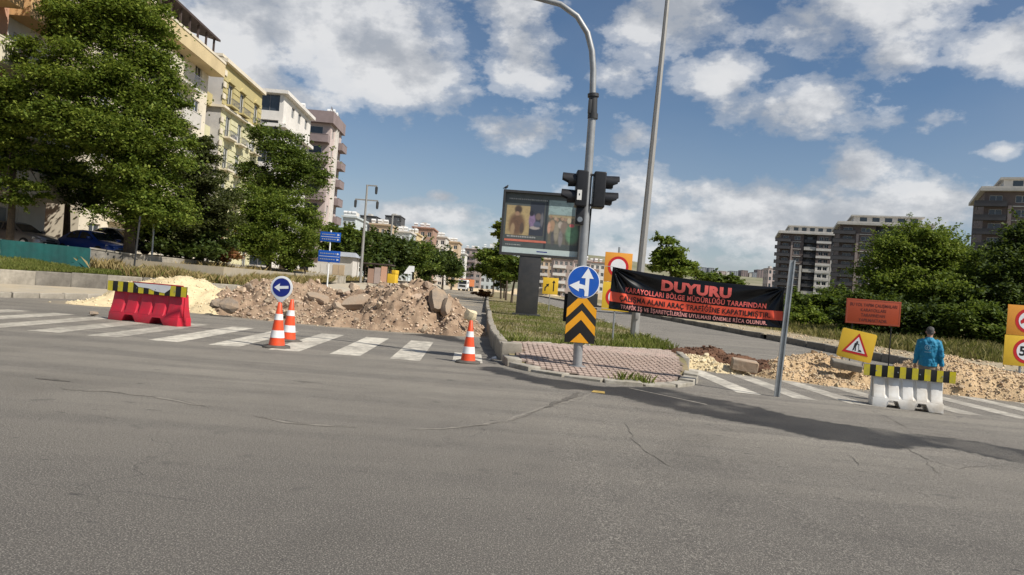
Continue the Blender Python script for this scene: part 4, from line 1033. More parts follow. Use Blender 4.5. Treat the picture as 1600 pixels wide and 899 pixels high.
# simple but storeyed blocks farther off
def block(label, px0, px1, ytop, dep, mat, floors, ncol, D=12.0, zbase=None, roofm=None, joined=False, glass='glass_dark', band=None, rz=0.0, cat='building', shaft=True):
    a, c = V(px0, ytop, dep), V(px1, ytop, dep); wd = c.x - a.x; z0 = (float(hillz(a.x, dep)) if zbase is None else zbase) - 1.0
    b = thing('apartment_building', label, cat, (a.x, dep, z0), rz); Hh = (a.z + c.z) / 2 - z0; fh = (Hh - 1.4) / floors; cw = wd / ncol
    ops = [(i * cw + cw * .22, i * cw + cw * .78, 1.0 + f * fh + fh * .3, 1.0 + f * fh + fh * .8) for f in range(floors) for i in range(ncol)]
    nside = max(1, int(D / max(cw, 1))); so = [(i * D / nside + D / nside * .3, i * D / nside + D / nside * .7, 1.0 + f * fh + fh * .3, 1.0 + f * fh + fh * .8) for f in range(floors) for i in range(nside)]
    mb = MB(); facade(mb, (0, 0, 0), (1, 0, 0), wd, 0, Hh, ops, 0, .25); facade(mb, (wd, 0, 0), (0, 1, 0), D, 0, Hh, so if joined else [], 0, .25); facade(mb, (0, D, 0), (0, -1, 0), D, 0, Hh, so if joined else [], 0, .25); facade(mb, (wd, D, 0), (-1, 0, 0), wd, 0, Hh, [])
    mb.add([(0, 0, Hh - .02), (wd, 0, Hh - .02), (wd, D, Hh - .02), (0, D, Hh - .02)], [(0, 1, 2, 3)])
    if joined: joined_glazing(mb, (0, 0, 0), (1, 0, 0), ops, 1); joined_glazing(mb, (wd, 0, 0), (0, 1, 0), so, 1); joined_glazing(mb, (0, D, 0), (0, -1, 0), so, 1)
    mb.build('wall', [mat, glass], b, smooth=0)
    if not joined:
        for o in ops: window(b, (0, 0, 0), (1, 0, 0), o, 2, 'upvc', glass)
    if band:
        for f in range(1, floors): MB().bx(-.15, wd * .62, -.9, -.003, .95 + f * fh - fh * .1, .95 + f * fh + fh * .26).build('balcony', band, b, smooth=0)
    rf = MB(); rf.bx(-.3, wd + .3, -.35, D + .3, Hh, Hh + .35)
    rf.build('roof', roofm or mat, b, smooth=0)
    if shaft: MB().bx(wd * .35, wd * .58, D * .3, D * .7, Hh + .352, Hh + .35 + min(1.8, fh * .6)).build('stair_head', 'w_pale', b, smooth=0)
    if not joined and dep < 320:
        for q in range(3): x_ = wd * (.12 + .3 * q); MB().tube([(x_ - .5, 1.2, Hh + 1.1), (x_ + .5, 1.2, Hh + 1.1)], .35, 8).bx(x_ - .4, x_ + .4, 1.0, 1.5, Hh + .352, Hh + .8).build('water_tank', 'tank_white', b)
    return b
block('pale house with small yellow attic above the street trees', 536, 556, 340, 150, 'w_sky', 6, 3)
block('far grey twin tower beside the utility pole', 563, 588, 338, 420, 'w_charcoal', 14, 3, 16)
block('second far grey tower right of the utility pole', 602, 627, 338, 430, 'w_charcoal', 14, 3, 16)
block('yellow and orange house between the utility poles', 578, 611, 352, 170, 'w_tan', 6, 4, band='w_yellow')
block('low pale green house over the street trees', 612, 641, 363, 175, 'w_sky', 5, 4, roofm='w_pale')
block('small yellow house beside the red brown attic', 639, 652, 366, 185, 'w_yellow', 5, 2)
block('red brown attic house above the street trees', 645, 677, 357, 195, 'w_rust', 6, 3, roofm='roof_tile', band='w_white')
block('white house with dark side strip beyond the street trees', 677, 697, 371, 205, 'w_pale', 6, 2, band='w_white')
block('peach house at the end of the left row', 697, 717, 379, 215, 'w_tan', 6, 2, band='w_cream')
block('small white house low behind the last street trees', 716, 727, 397, 250, 'w_white', 4, 2)
block('brown pink block closing the left carriageway', 727, 754, 390, 290, 'w_rose', 7, 3, band='w_mauve', glass='glass_dark')
block('pale green block behind the island trees', 754, 785, 388, 300, 'w_sky', 6, 4)
block('tan block behind the billboard column', 843, 866, 406, 210, 'w_tan', 5, 3, band='w_white')
block('rose apartment block behind the blue round sign', 866, 897, 404, 190, 'w_rose', 5, 4, band='w_white')
block('grey pink apartment block right of the signal pole', 897, 924, 408, 200, 'w_pink', 5, 3, band='w_pale')
block('red roofed house behind the orange double sign', 922, 946, 411, 260, 'w_white', 5, 3, roofm='roof_tile', band='w_rust')
block('white block half hidden by the orange double sign', 944, 975, 413, 300, 'w_pale', 5, 4)
SKY = [(1093, 1104, 418, 'w_greyblue'), (1108, 1116, 419, 'w_greyblue'), (1117, 1125, 424, 'w_pale'), (1127, 1134, 424, 'w_pink'), (1135, 1140, 425, 'w_white'), (1142, 1153, 424, 'w_greyblue'), (1159, 1169, 423, 'w_mauve'), (1171, 1175, 427, 'w_pale'),
       (1176, 1183, 426, 'w_greyblue'), (1184, 1196, 422, 'w_mauve'), (1196, 1204, 421, 'w_pink'), (1204, 1213, 425, 'w_pale'), (1086, 1094, 421, 'w_greyblue')]
for i, (a, c, t_, m_) in enumerate(SKY):
    nm = ['grey', 'pale', 'pinkish'][0 if 'blue' in m_ or 'mauve' in m_ else (2 if 'pink' in m_ else 1)]
    pos = ['first', 'second', 'third', 'fourth', 'fifth', 'sixth', 'seventh', 'eighth', 'ninth', 'tenth', 'eleventh', 'twelfth', 'thirteenth'][sorted(SKY).index(SKY[i])]
    block(f'{nm} tower on the distant ridge above the banner, {pos} from the lamp post', a, c, t_, 1380, m_, 9, 3, 22, joined=True, shaft=i % 2 == 0)

# dark towers on the right
def tower(label, px0, px1, ytop, dep, floors, rz, white_bay=True):
    a, c = V(px0, ytop, dep), V(px1, ytop, dep); wd = (c.x - a.x) / math.cos(rz); z0 = float(hillz(a.x, dep)) - 1; Hh = a.z - z0 - 1.6
    b = thing('apartment_tower', label, 'building', (a.x, dep, z0), rz); D = 22.0; fh = (Hh - 1.2) / floors
    # plan: balcony stack | dark wall | recessed dark bay | white bay | dark wall
    f0, f1, f2, f3 = wd * .17, wd * .40, wd * .62, wd * .86
    mb = MB()
    def fo(x0, x1): return [(x0, x1, 1 + f * fh + fh * .28, 1 + f * fh + fh * .78) for f in range(floors)]
    w1 = fo(wd * .04, wd * .14); w2 = fo(wd * .24, wd * .34); w3 = fo(wd * .465, wd * .555); w4 = fo(wd * .66, wd * .73) + fo(wd * .75, wd * .82); w5 = fo(wd * .90, wd * .96)
    facade(mb, (0, 0, 0), (1, 0, 0), f1, 0, Hh, w1 + w2, 0, .3)
    facade(mb, (f1, 1.2, 0), (1, 0, 0), f2 - f1, 0, Hh, [(o[0] - f1, o[1] - f1, o[2], o[3]) for o in w3], 1, .3)
    half = 1 + fh * int(floors * .64)
    facade(mb, (f2, -.6, 0), (1, 0, 0), f3 - f2, 0, half, [(o[0] - f2, o[1] - f2, o[2], o[3]) for o in w4 if o[3] < half], 2, .3)
    facade(mb, (f2, -.6, 0), (1, 0, 0), f3 - f2, half, Hh, [(o[0] - f2, o[1] - f2, o[2], o[3]) for o in w4 if o[3] > half], 0, .3)
    facade(mb, (f3, 0, 0), (1, 0, 0), wd - f3, 0, Hh, [(o[0] - f3, o[1] - f3, o[2], o[3]) for o in w5], 1, .3)
    for x, y0, y1 in ((f1, 0, 1.2), (f2, -.6, 1.2), (f3, -.6, 0)): mb.add([(x, y0, 0), (x, y1, 0), (x, y1, Hh), (x, y0, Hh)], [(0, 1, 2, 3)], 1)
    facade(mb, (wd, 0, 0), (0, 1, 0), D, 0, Hh, [], 0); so = [(x, x + 1.6, 1 + f * fh + fh * .28, 1 + f * fh + fh * .78) for f in range(floors) for x in (3, 9, 15)]
    facade(mb, (0, D, 0), (0, -1, 0), D, 0, Hh, so, 0, .3); facade(mb, (wd, D, 0), (-1, 0, 0), wd, 0, Hh, [], 0)
    mb.add([(0, 0, Hh - .02), (wd, 0, Hh - .02), (wd, D, Hh - .02), (0, D, Hh - .02)], [(0, 1, 2, 3)], 2)
    mb.build('wall', ['w_brown', 'w_charcoal', 'w_white'], b, smooth=0)
    for o in w1 + w2 + w5: window(b, (0, 0, 0), (1, 0, 0), o, 2)
    for o in w3: window(b, (0, 1.2, 0), (1, 0, 0), o, 2, 'rail_metal')
    for o in w4: window(b, (0, -.6, 0), (1, 0, 0), o, 2)
    for o in so: window(b, (0, D, 0), (0, -1, 0), o, 2)
    for f in range(1, floors):
        z = 1 + f * fh
        balcony(b, (0, 0, 0), (1, 0, 0), -1.9, f0, z, 1.6, 1.0, 'w_charcoal', inn=.0)
        balcony(b, (0, 1.2, 0), (1, 0, 0), f1 + .2, f2 - .2, z, 1.5, 1.0, 'w_charcoal' if f % 3 else 'w_pale')
        MB().bx(f2 - .08, f3 + .08, -.78, -.603, z - .22, z + .62).build('sill_band', 'w_white', b, smooth=0)
        MB().bx(wd * .22, wd * .36, -.14, -.003, z - .06, z + .16).build('sill_band', 'w_pale', b, smooth=0)
    MB().bx(wd * .355, wd * .395, -.3, -.003, 0, 1 + fh * floors * .62).build('pilaster', 'w_pale', b, smooth=0)
    MB().bx(wd * .87, wd * .89, -.3, -.003, 0, 1 + fh * floors * .7).build('pilaster', 'w_white', b, smooth=0)
    MB().bx(wd * .185, wd * .215, -.3, -.003, 0, Hh - fh).build('pilaster', 'w_rose', b, smooth=0)
    k = MB(); k.bx(-1.0, wd + .8, -1.2, D + .5, Hh + .002, Hh + .7); k.bx(-.8, wd + .6, -1.0, D + .4, Hh + .7, Hh + 1.0); k.build('cornice', 'w_pale', b, smooth=0)
    k = MB(); k.bx(wd * .15, wd * .9, 1.5, D - 2, Hh + 1.0, Hh + 2.9); k.bx(wd * .12, wd * .93, 1.0, D - 1.5, Hh + 2.9, Hh + 3.3); k.build('roof', 'w_pale', b, smooth=0)
    for i in range(5): x = wd * (.22 + .14 * i); MB().bx(x, x + wd * .08, 1.46, 1.497, Hh + 1.4, Hh + 2.6).build('pane', 'glass_dark', b, smooth=0)
    return b
tower('dark brown tower with white window bay, leftmost of the three', 1221, 1302, 358, 268, 11, R(-17))
tower('dark brown tower in the middle behind the tall tree', 1314, 1432, 343, 222, 11, R(-20))
tower('dark brown tower cut by the photo edge, rightmost of the three', 1540, 1690, 288, 158, 10, R(-27))
# pale far buildings on the slope left of the towers
block('pale pink block at the foot of the leftmost dark tower', 1201, 1213, 420, 600, 'w_pink', 6, 2, joined=True)

# ------------------------------------------------------------------ trees and shrubs
def leaf_mesh(name, pts, size, mat, r, up=.35, elong=1.5):
    N = len(pts)
    nrm = r.normal(size=(N, 3)); nrm[:, 2] = np.abs(nrm[:, 2]) + up; nrm /= np.linalg.norm(nrm, axis=1)[:, None]
    t = r.normal(size=(N, 3)); t -= nrm * (t * nrm).sum(1)[:, None]; t /= np.linalg.norm(t, axis=1)[:, None] + 1e-9
    b = np.cross(nrm, t); s = size * r.uniform(.6, 1.35, N)[:, None]
    L = t * s * elong * .5; Wd = b * s * .42; k = nrm * s * .14
    vs = np.stack([pts - L, pts + Wd + k - L * .1, pts + L, pts - Wd + k - L * .1], 1).reshape(-1, 3)
    return fastmesh(name, vs, np.arange(N * 4).reshape(N, 4), mat)
def tree(name, label, cat, base, blobs, nleaf, size, mat, trunk_r=.16, bark='bark', seed=0, spread=.42, group=None, clump=300, shell=.45, trunk=True, limbs=9, skirt=0.0):
    """blobs: (px, py, rx_px, ry_px, depth)"""
    r = np.random.default_rng(seed); base = Vector(base)
    root = thing(name, label, cat, base, 0, group)
    B = []
    for px, py, rx, ry, dep in blobs:
        c = V(px, py, dep); k = dep / FPX; B.append((np.array(c), np.array([rx * k, rx * k * .95, ry * k])))
    vol = np.array([b[1].prod() for b in B]) ** .8; vol /= vol.sum()
    nc = int(max(14, (nleaf / clump) if nleaf < 20000 else 20000 / clump + (nleaf - 20000) / clump / 1.9)); ids = r.choice(len(B), nc, p=vol)
    d = r.normal(size=(nc, 3)); d[:, 2] += .25; d /= np.linalg.norm(d, axis=1)[:, None]
    rad = (shell + (1.02 - shell) * r.random(nc) ** .7)[:, None]
    cen = np.array([B[i][0] for i in ids]); rr = np.array([B[i][1] for i in ids])
    cc = cen + d * rad * rr * (1 + .16 * r.normal(size=(nc, 1)))
    # each bough is a flattened spray of leaves that leans outward and droops
    csz = spread * r.uniform(.5, 1.3, nc) * np.clip(np.cbrt(vol.size and rr.prod(1)) / 1.5, .6, 1.6)
    which = r.integers(0, nc, nleaf)
    g = r.normal(size=(nleaf, 3)); lr = np.linalg.norm(g[:, :2], axis=1)
    off = g * csz[which][:, None] * [1, 1, .34]
    outw = d[which][:, :2] / (np.linalg.norm(d[which][:, :2], axis=1)[:, None] + 1e-6)
    along = (off[:, :2] * outw).sum(1); off[:, 2] -= .28 * np.abs(along) - .10 * along
    pts = cc[which] + off
    # twig-end sprigs
    ns = nleaf // 16; q = r.integers(0, nc, ns); ex = cc[q] + d[q] * (csz[q] * r.uniform(.9, 2.1, ns))[:, None]; pts = np.concatenate([pts, ex + r.normal(size=(ns, 3)) * .09])
    # a thin fill of inner leaves
    nin = nleaf // 18; qi = r.choice(len(B), nin, p=vol); e_ = r.normal(size=(nin, 3)); e_ /= np.linalg.norm(e_, axis=1)[:, None]
    pts = np.concatenate([pts, np.array([B[i][0] for i in qi]) + e_ * np.array([B[i][1] for i in qi]) * (.75 * r.random(nin) ** .5)[:, None]])
    pts = pts[pts[:, 2] > base.z + .15]
    mkobj('crown', leaf_mesh('crown', pts - np.array(base), size, mat, r, .75), root)
    if trunk:
        cm = np.average([b[0] for b in B], axis=0, weights=vol); top = Vector(cm) - base; mb = MB(); hgt = top.z
        pth = [Vector((0, 0, -.2)), Vector((top.x * .08, top.y * .1, hgt * .35)), Vector((top.x * .45, top.y * .5, hgt * .75)), Vector((top.x * .9, top.y, hgt * 1.15))]
        mb.tube(pth, [trunk_r * 1.25, trunk_r, trunk_r * .7, trunk_r * .28], 9)
        limbs = min(limbs, nc // 3); order = r.permutation(nc)[:limbs * 3]
        for i, q in enumerate(order[:limbs]):
            e = Vector(cc[q]) - base; t0 = r.uniform(.42, .95); s_ = pth[1].lerp(pth[3], t0); m_ = s_.lerp(e, .5) + Vector((0, 0, -.08 * (e - s_).length))
            mb.tube([s_, m_, s_.lerp(e, .97)], [trunk_r * .42, trunk_r * .26, trunk_r * .08], 6)
            for q2 in order[limbs + 2 * i: limbs + 2 * i + 2]:
                e2 = Vector(cc[q2]) - base
                if (e2 - m_).length < 4: mb.tube([m_, m_.lerp(e2, .5) + Vector((0, 0, .1)), e2], [trunk_r * .2, trunk_r * .12, trunk_r * .05], 5)
        mb.build('trunk', bark, root)
    return root
def foot(px, dep, z): p = V(px, 420, dep); return (p.x, dep, z)
tree('broadleaf_tree', 'large bright green tree filling the upper left, beside the cars', 'tree', foot(200, 38, 1.5), [(165, -60, 70, 60, 37), (185, 30, 62, 60, 37), (130, 118, 62, 40, 36), (210, 135, 58, 62, 37.5), (235, 225, 52, 60, 37.5), (170, 225, 50, 45, 36), (222, 300, 52, 48, 37), (118, 185, 55, 36, 36), (245, 60, 22, 50, 37.5), (205, 318, 50, 24, 36.6), (268, 330, 34, 34, 37.5), (264, 165, 30, 42, 37.8), (285, 250, 26, 36, 38), (110, 25, 36, 40, 37), (258, 110, 26, 30, 37.6)], 135000, .12, 'leaf_bright', .24, seed=1, spread=.50, shell=.5, limbs=14)
tree('broadleaf_tree', 'leafy tree cut by the left photo edge above the teal fence', 'tree', foot(12, 36.5, 1.5), [(25, 160, 50, 32, 35.5), (-30, 200, 55, 60, 35.5), (65, 195, 45, 30, 35.5), (5, 235, 46, 30, 36), (90, 245, 40, 35, 36.5), (20, 70, 38, 20, 36), (70, 100, 25, 16, 36), (25, 300, 40, 22, 35.8)], 46000, .12, 'leaf_bright', .16, seed=2, shell=.5, limbs=14)
tree('broadleaf_tree', 'shaded dark tree over the grey car', 'tree', foot(100, 44, 1.7), [(120, 285, 55, 38, 42), (165, 315, 40, 30, 42), (35, 285, 32, 25, 42), (80, 240, 45, 32, 43)], 22000, .14, 'leaf_dark', .2, seed=3)
tree('pine_tree', 'dark olive pine between the yellow house and the large tree', 'tree', foot(312, 43, 1.6), [(298, 215, 22, 30, 43), (312, 250, 32, 30, 43), (295, 290, 42, 36, 42.5), (330, 310, 36, 34, 42), (310, 345, 45, 30, 42)], 30000, .12, 'leaf_olive', .2, seed=4, spread=.42, shell=.45, limbs=12)
tree('broadleaf_tree', 'airy tree in front of the white and mauve blocks', 'tree', foot(440, 54, 1.6), [(425, 215, 34, 24, 54), (455, 255, 44, 26, 54), (400, 272, 30, 22, 54), (488, 268, 22, 24, 54), (440, 295, 46, 24, 54)], 22000, .14, 'leaf_mid', .15, seed=5, spread=.5, limbs=16, shell=.35)
tree('broadleaf_tree', 'round bushy green tree behind the dry grass verge', 'tree', foot(420, 49, 1.5), [(400, 322, 40, 30, 49), (438, 345, 48, 36, 49), (375, 362, 38, 32, 48.5), (475, 348, 28, 36, 49.5), (425, 380, 56, 28, 48.5)], 48000, .115, 'leaf_bright', .16, seed=6, shell=.5)
tree('shrub', 'dark shrub between the pine and the fence', 'shrub', foot(290, 43, 1.5), [(270, 355, 42, 34, 43), (320, 375, 40, 28, 43), (235, 340, 30, 35, 43), (285, 390, 55, 18, 42)], 16000, .18, 'leaf_dark', .07, seed=7, limbs=6)
tree('shrub', 'reddish brown dry shrub on the verge', 'shrub', foot(338, 44.5, 1.3), [(338, 385, 26, 24, 44), (352, 398, 26, 14, 43.6)], 3800, .13, 'leaf_red', .05, seed=8, limbs=8, shell=.3)
tree('shrub', 'green weedy shrub beside the blue direction signs', 'shrub', foot(478, 52, 1.3), [(478, 398, 26, 22, 52), (455, 408, 26, 16, 51)], 5000, .15, 'leaf_mid', .05, seed=9, limbs=6)
ST = [(545, 385, 24, 34, 82, 'leaf_dark'), (583, 392, 26, 30, 88, 'leaf_dark'), (615, 393, 28, 28, 96, 'leaf_dark'), (645, 400, 28, 26, 105, 'leaf_mid'), (672, 408, 22, 24, 118, 'leaf_dark'), (692, 416, 20, 20, 130, 'leaf_dark'), (706, 424, 14, 14, 150, 'leaf_mid'), (528, 375, 18, 26, 76, 'leaf_mid')]
for i, (px, py, rx, ry, d, m_) in enumerate(ST):
    lab = ['dark street tree just right of the blue direction signs', 'dark street tree behind the tall utility pole', 'dark street tree over the yellow bin', 'brighter street tree behind the shorter utility pole', 'dark street tree beyond the white road signs', 'second last dark street tree toward the truck', 'small street tree farthest down the left carriageway', 'slim street tree behind the blue direction signs'][i]
    p = V(px, 440, d); tree('street_tree', lab, 'tree', (p.x, d, GZ(p.x, d) + .5), [(px, py, rx, ry, d), (px - rx * .5, py + ry * .3, rx * .6, ry * .6, d), (px + rx * .5, py + ry * .2, rx * .6, ry * .65, d + 1)], 8500, .30, m_, .17, seed=20 + i, spread=.5, limbs=8, group='trees along the left carriageway', shell=.55)
IT = [(772, 412, 24, 20, 88), (790, 402, 24, 24, 80), (808, 415, 24, 20, 70), (782, 425, 22, 14, 95)]
for i, (px, py, rx, ry, d) in enumerate(IT):
    lab = ['median tree on the island, leftmost crown', 'median tree on the island with the tallest crown', 'median tree on the island nearest the billboard', 'low median tree at the far end of the island row'][i]
    p = V([783, 791, 800, 788][i], 460, d); tree('median_tree', lab, 'tree', (p.x, d, GZ(p.x, d) + .2), [(px, py, rx, ry, d), (px + 5, py + 8, rx * .8, ry * .8, d + 1)], 8000, .26, ['leaf_mid', 'leaf_bright', 'leaf_mid', 'leaf_dark'][i], .11, seed=40 + i, spread=.42, group='trees on the median island', shell=.55)
p = V(755, 462, 90); tree('shrub', 'rusty red low shrub on the far island kerb', 'shrub', (p.x, 90, GZ(p.x, 90) + .2), [(757, 459, 13, 4, 90)], 900, .22, 'leaf_red', .03, seed=50, limbs=4)
p = V(777, 370, 120); tree('broadleaf_tree', 'yellow green tree top peeping out beside the billboard', 'tree', (p.x, 120, GZ(p.x, 120)), [(779, 358, 9, 14, 120), (783, 375, 9, 16, 120)], 2600, .34, 'leaf_yellow', .12, seed=51)
RT = [('broadleaf_tree', 'light green tree right of the lamp post above the banner', 'tree', 1045, 70, [(1040, 388, 22, 22, 70), (1055, 410, 28, 20, 70), (1075, 420, 20, 14, 70), (1030, 412, 18, 22, 70)], 9000, .24, 'leaf_bright'),
      ('shrub', 'low green shrubs behind the upper edge of the banner', 'shrub', 1110, 85, [(1100, 436, 30, 10, 85), (1135, 442, 26, 9, 85)], 5000, .26, 'leaf_mid'),
      ('broadleaf_tree', 'tall green tree in front of the middle dark tower', 'tree', 1430, 46, [(1435, 385, 45, 42, 46), (1400, 415, 45, 45, 45.5), (1465, 410, 42, 45, 46), (1440, 455, 60, 40, 45), (1385, 470, 35, 40, 45)], 64000, .125, 'leaf_bright'),
      ('broadleaf_tree', 'green tree between the tall tree and the rightmost tower', 'tree', 1515, 47, [(1500, 418, 36, 36, 47), (1535, 445, 42, 36, 47), (1510, 470, 50, 36, 46), (1555, 430, 28, 34, 48)], 44000, .125, 'leaf_mid'),
      ('broadleaf_tree', 'dark tree at the right photo edge behind the speed limit sign', 'tree', 1600, 42, [(1590, 440, 40, 48, 42), (1570, 490, 45, 40, 41), (1620, 400, 45, 50, 43), (1625, 490, 45, 50, 42)], 34000, .15, 'leaf_dark'),
      ('shrub', 'bushy undergrowth to the right of the walking man', 'shrub', 1545, 40, [(1510, 500, 40, 26, 40), (1560, 515, 45, 24, 39.5), (1490, 520, 36, 20, 40), (1600, 530, 40, 22, 39)], 30000, .135, 'leaf_mid'),
      ('shrub', 'dark undergrowth behind the orange text board', 'shrub', 1390, 43, [(1370, 490, 50, 30, 43), (1420, 505, 50, 28, 42), (1345, 505, 40, 22, 43), (1450, 525, 36, 18, 41)], 28000, .145, 'leaf_dark'),
      ('shrub', 'bright green bush between banner post and orange text board', 'shrub', 1272, 56, [(1272, 500, 22, 16, 55), (1262, 492, 20, 14, 56)], 7000, .18, 'leaf_bright'),
      ('shrub', 'row of bushes below the leftmost dark tower', 'shrub', 1290, 62, [(1250, 475, 26, 20, 62), (1295, 474, 34, 22, 62), (1335, 478, 30, 22, 61), (1240, 500, 24, 18, 60), (1310, 500, 38, 16, 59)], 20000, .22, 'leaf_mid'),
      ('broadleaf_tree', 'tall dark tree filling the gap beneath the rightmost tower', 'tree', 1470, 55, [(1480, 430, 60, 40, 55), (1540, 470, 60, 40, 54), (1430, 480, 60, 40, 54), (1600, 460, 50, 40, 54)], 20000, .22, 'leaf_dark')]
for i, (nm, lab, cat, px, d, bl, nl, sz, m_) in enumerate(RT):
    p = V(px, 500, d); tree(nm, lab, cat, (p.x, d, float(gz(p.x, d)) + .42), bl, nl, sz, m_, .2 if cat == 'tree' else .06, seed=60 + i, shell=.55, limbs=10 if cat == 'tree' else 6)

# ------------------------------------------------------------------ grass
def blades(name, label, xy, zf, hmin, hmax, wid, mat, r, lean=.35):
    N = len(xy); x, y = xy[:, 0], xy[:, 1]; z = zf(x, y)
    th = r.uniform(0, 6.28, N); h = r.uniform(hmin, hmax, N) * (.5 + .9 * npnoise(x, y, .8, 31)); l = lean * h
    dx, dy = np.cos(th) * wid / 2, np.sin(th) * wid / 2; lx, ly = r.normal(size=N) * l, r.normal(size=N) * l
    v0 = np.stack([x - dx, y - dy, z - .02], -1); v1 = np.stack([x + dx, y + dy, z - .02], -1); v2 = np.stack([x + dx * .6 + lx * .4, y + dy * .6 + ly * .4, z + h * .6], -1); v3 = np.stack([x + lx, y + ly, z + h], -1)
    vs = np.stack([v0, v1, v2, v3], 1).reshape(-1, 3)
    o = mkobj(name, fastmesh(name, vs, np.arange(N * 4).reshape(N, 4), mat)); return tag(o, label, 'grass', kind='stuff')
rg = np.random.default_rng(5)
q = rg.random((120000, 2)) * [9, 55] + [-3.5, 17.0]; q = q[rg.random(len(q)) < np.clip(24 / q[:, 1], .12, 1)]
m_ = inside(ISL, q[:, 0], q[:, 1]) & (pdist(ISL, q[:, 0], q[:, 1]) > .16) & (q[:, 1] > 17.7 + .57 * np.clip(q[:, 0] - .1, 0, 5)) & (npnoise(q[:, 0], q[:, 1], .75, 41) > .50)
izf = lambda x, y: gz(x, y) + ih(x, y) - .03
blades('island_grass', 'short green and straw grass on the median island', q[m_], izf, .03, .10, .016, 'grass_green', rg)
q2 = q[~m_ & inside(ISL, q[:, 0], q[:, 1]) & (q[:, 1] > 17.7 + .57 * np.clip(q[:, 0] - .1, 0, 5))]
blades('island_grass', 'dry straw coloured tufts in the island grass', q2[::3], izf, .04, .16, .016, 'grass_mixed', rg)
e = []
for cx_, cy_, n_, s_ in ((4.2, 20.4, 320, .45), (3.2, 19.7, 240, .4), (1.6, 18.7, 160, .4), (4.5, 22.5, 300, .5), (.3, 17.9, 120, .2), (4.3, 24.6, 420, .4), (2.5, 13.55, 120, .12), (2.15, 13.45, 50, .1)): e.append(rg.normal(size=(n_, 2)) * [s_, s_ * .5] + [cx_, cy_])
e = np.concatenate(e); e = e[inside(ISL, e[:, 0], e[:, 1])]
blades('weeds', 'taller weeds along the back of the pavers and round the lamp post', e, izf, .08, .28, .022, 'grass_green', rg)
def verge_pts(A, n, r):
    nn, k = A.shape[:2]; i = r.integers(0, nn - 1, n); j = r.integers(0, k - 1, n); u, v = r.random((n, 1)), r.random((n, 1))
    return A[i, j] * (1 - u) * (1 - v) + A[i + 1, j] * u * (1 - v) + A[i, j + 1] * (1 - u) * v + A[i + 1, j + 1] * u * v
vp = verge_pts(VA, 90000, rg); vp = vp[(vp[:, 0] > -30) & (vp[:, 1] < 75)]
zint = {}
def zlook(P3):
    d = {}
    return lambda x, y: P3[:, 2]
sel = vp[:, 0] > -18.0
a_ = vp[sel]; blades('dry_grass', 'tall dry straw grass on the sloping verge', a_[:, :2], zlook(a_), .2, .6, .022, 'grass_dry', rg)
a_ = vp[~sel]; blades('verge_grass', 'green grass along the top of the retaining wall', a_[:, :2], zlook(a_), .06, .20, .025, 'grass_green', rg)
a_ = vp[sel][::5] + [0, 0, 0]; blades('verge_weeds', 'greener weeds mixed into the dry verge', a_[:, :2], zlook(a_), .2, .6, .04, 'grass_green', rg)
fp = np.array(rs_poly(FE, FEz, 200)); 
q = []
for _ in range(7000):
    i = rg.integers(76, 150); t = rg.random(); p = fp[i] * (1 - t) + fp[i + 1] * t; q.append(p + [rg.normal() * .35, rg.normal() * .3, 0])
q = np.array(q); blades('dry_grass', 'rank straw growing over the garden wall foot', q[:, :2], zlook(q), .25, .75, .022, 'grass_dry', rg)
vp = verge_pts(VRA, 150000, rg); vp = vp[(vp[:, 1] < 75) & (vp[:, 0] > 10) & (vp[:, 0] < 45) & (np.hypot(vp[:, 0], vp[:, 1]) < 62)]
blades('field_grass', 'rough green and straw grass below the roadside trees', vp[:, :2], zlook(vp), .15, .55, .05, 'grass_mixed', rg)
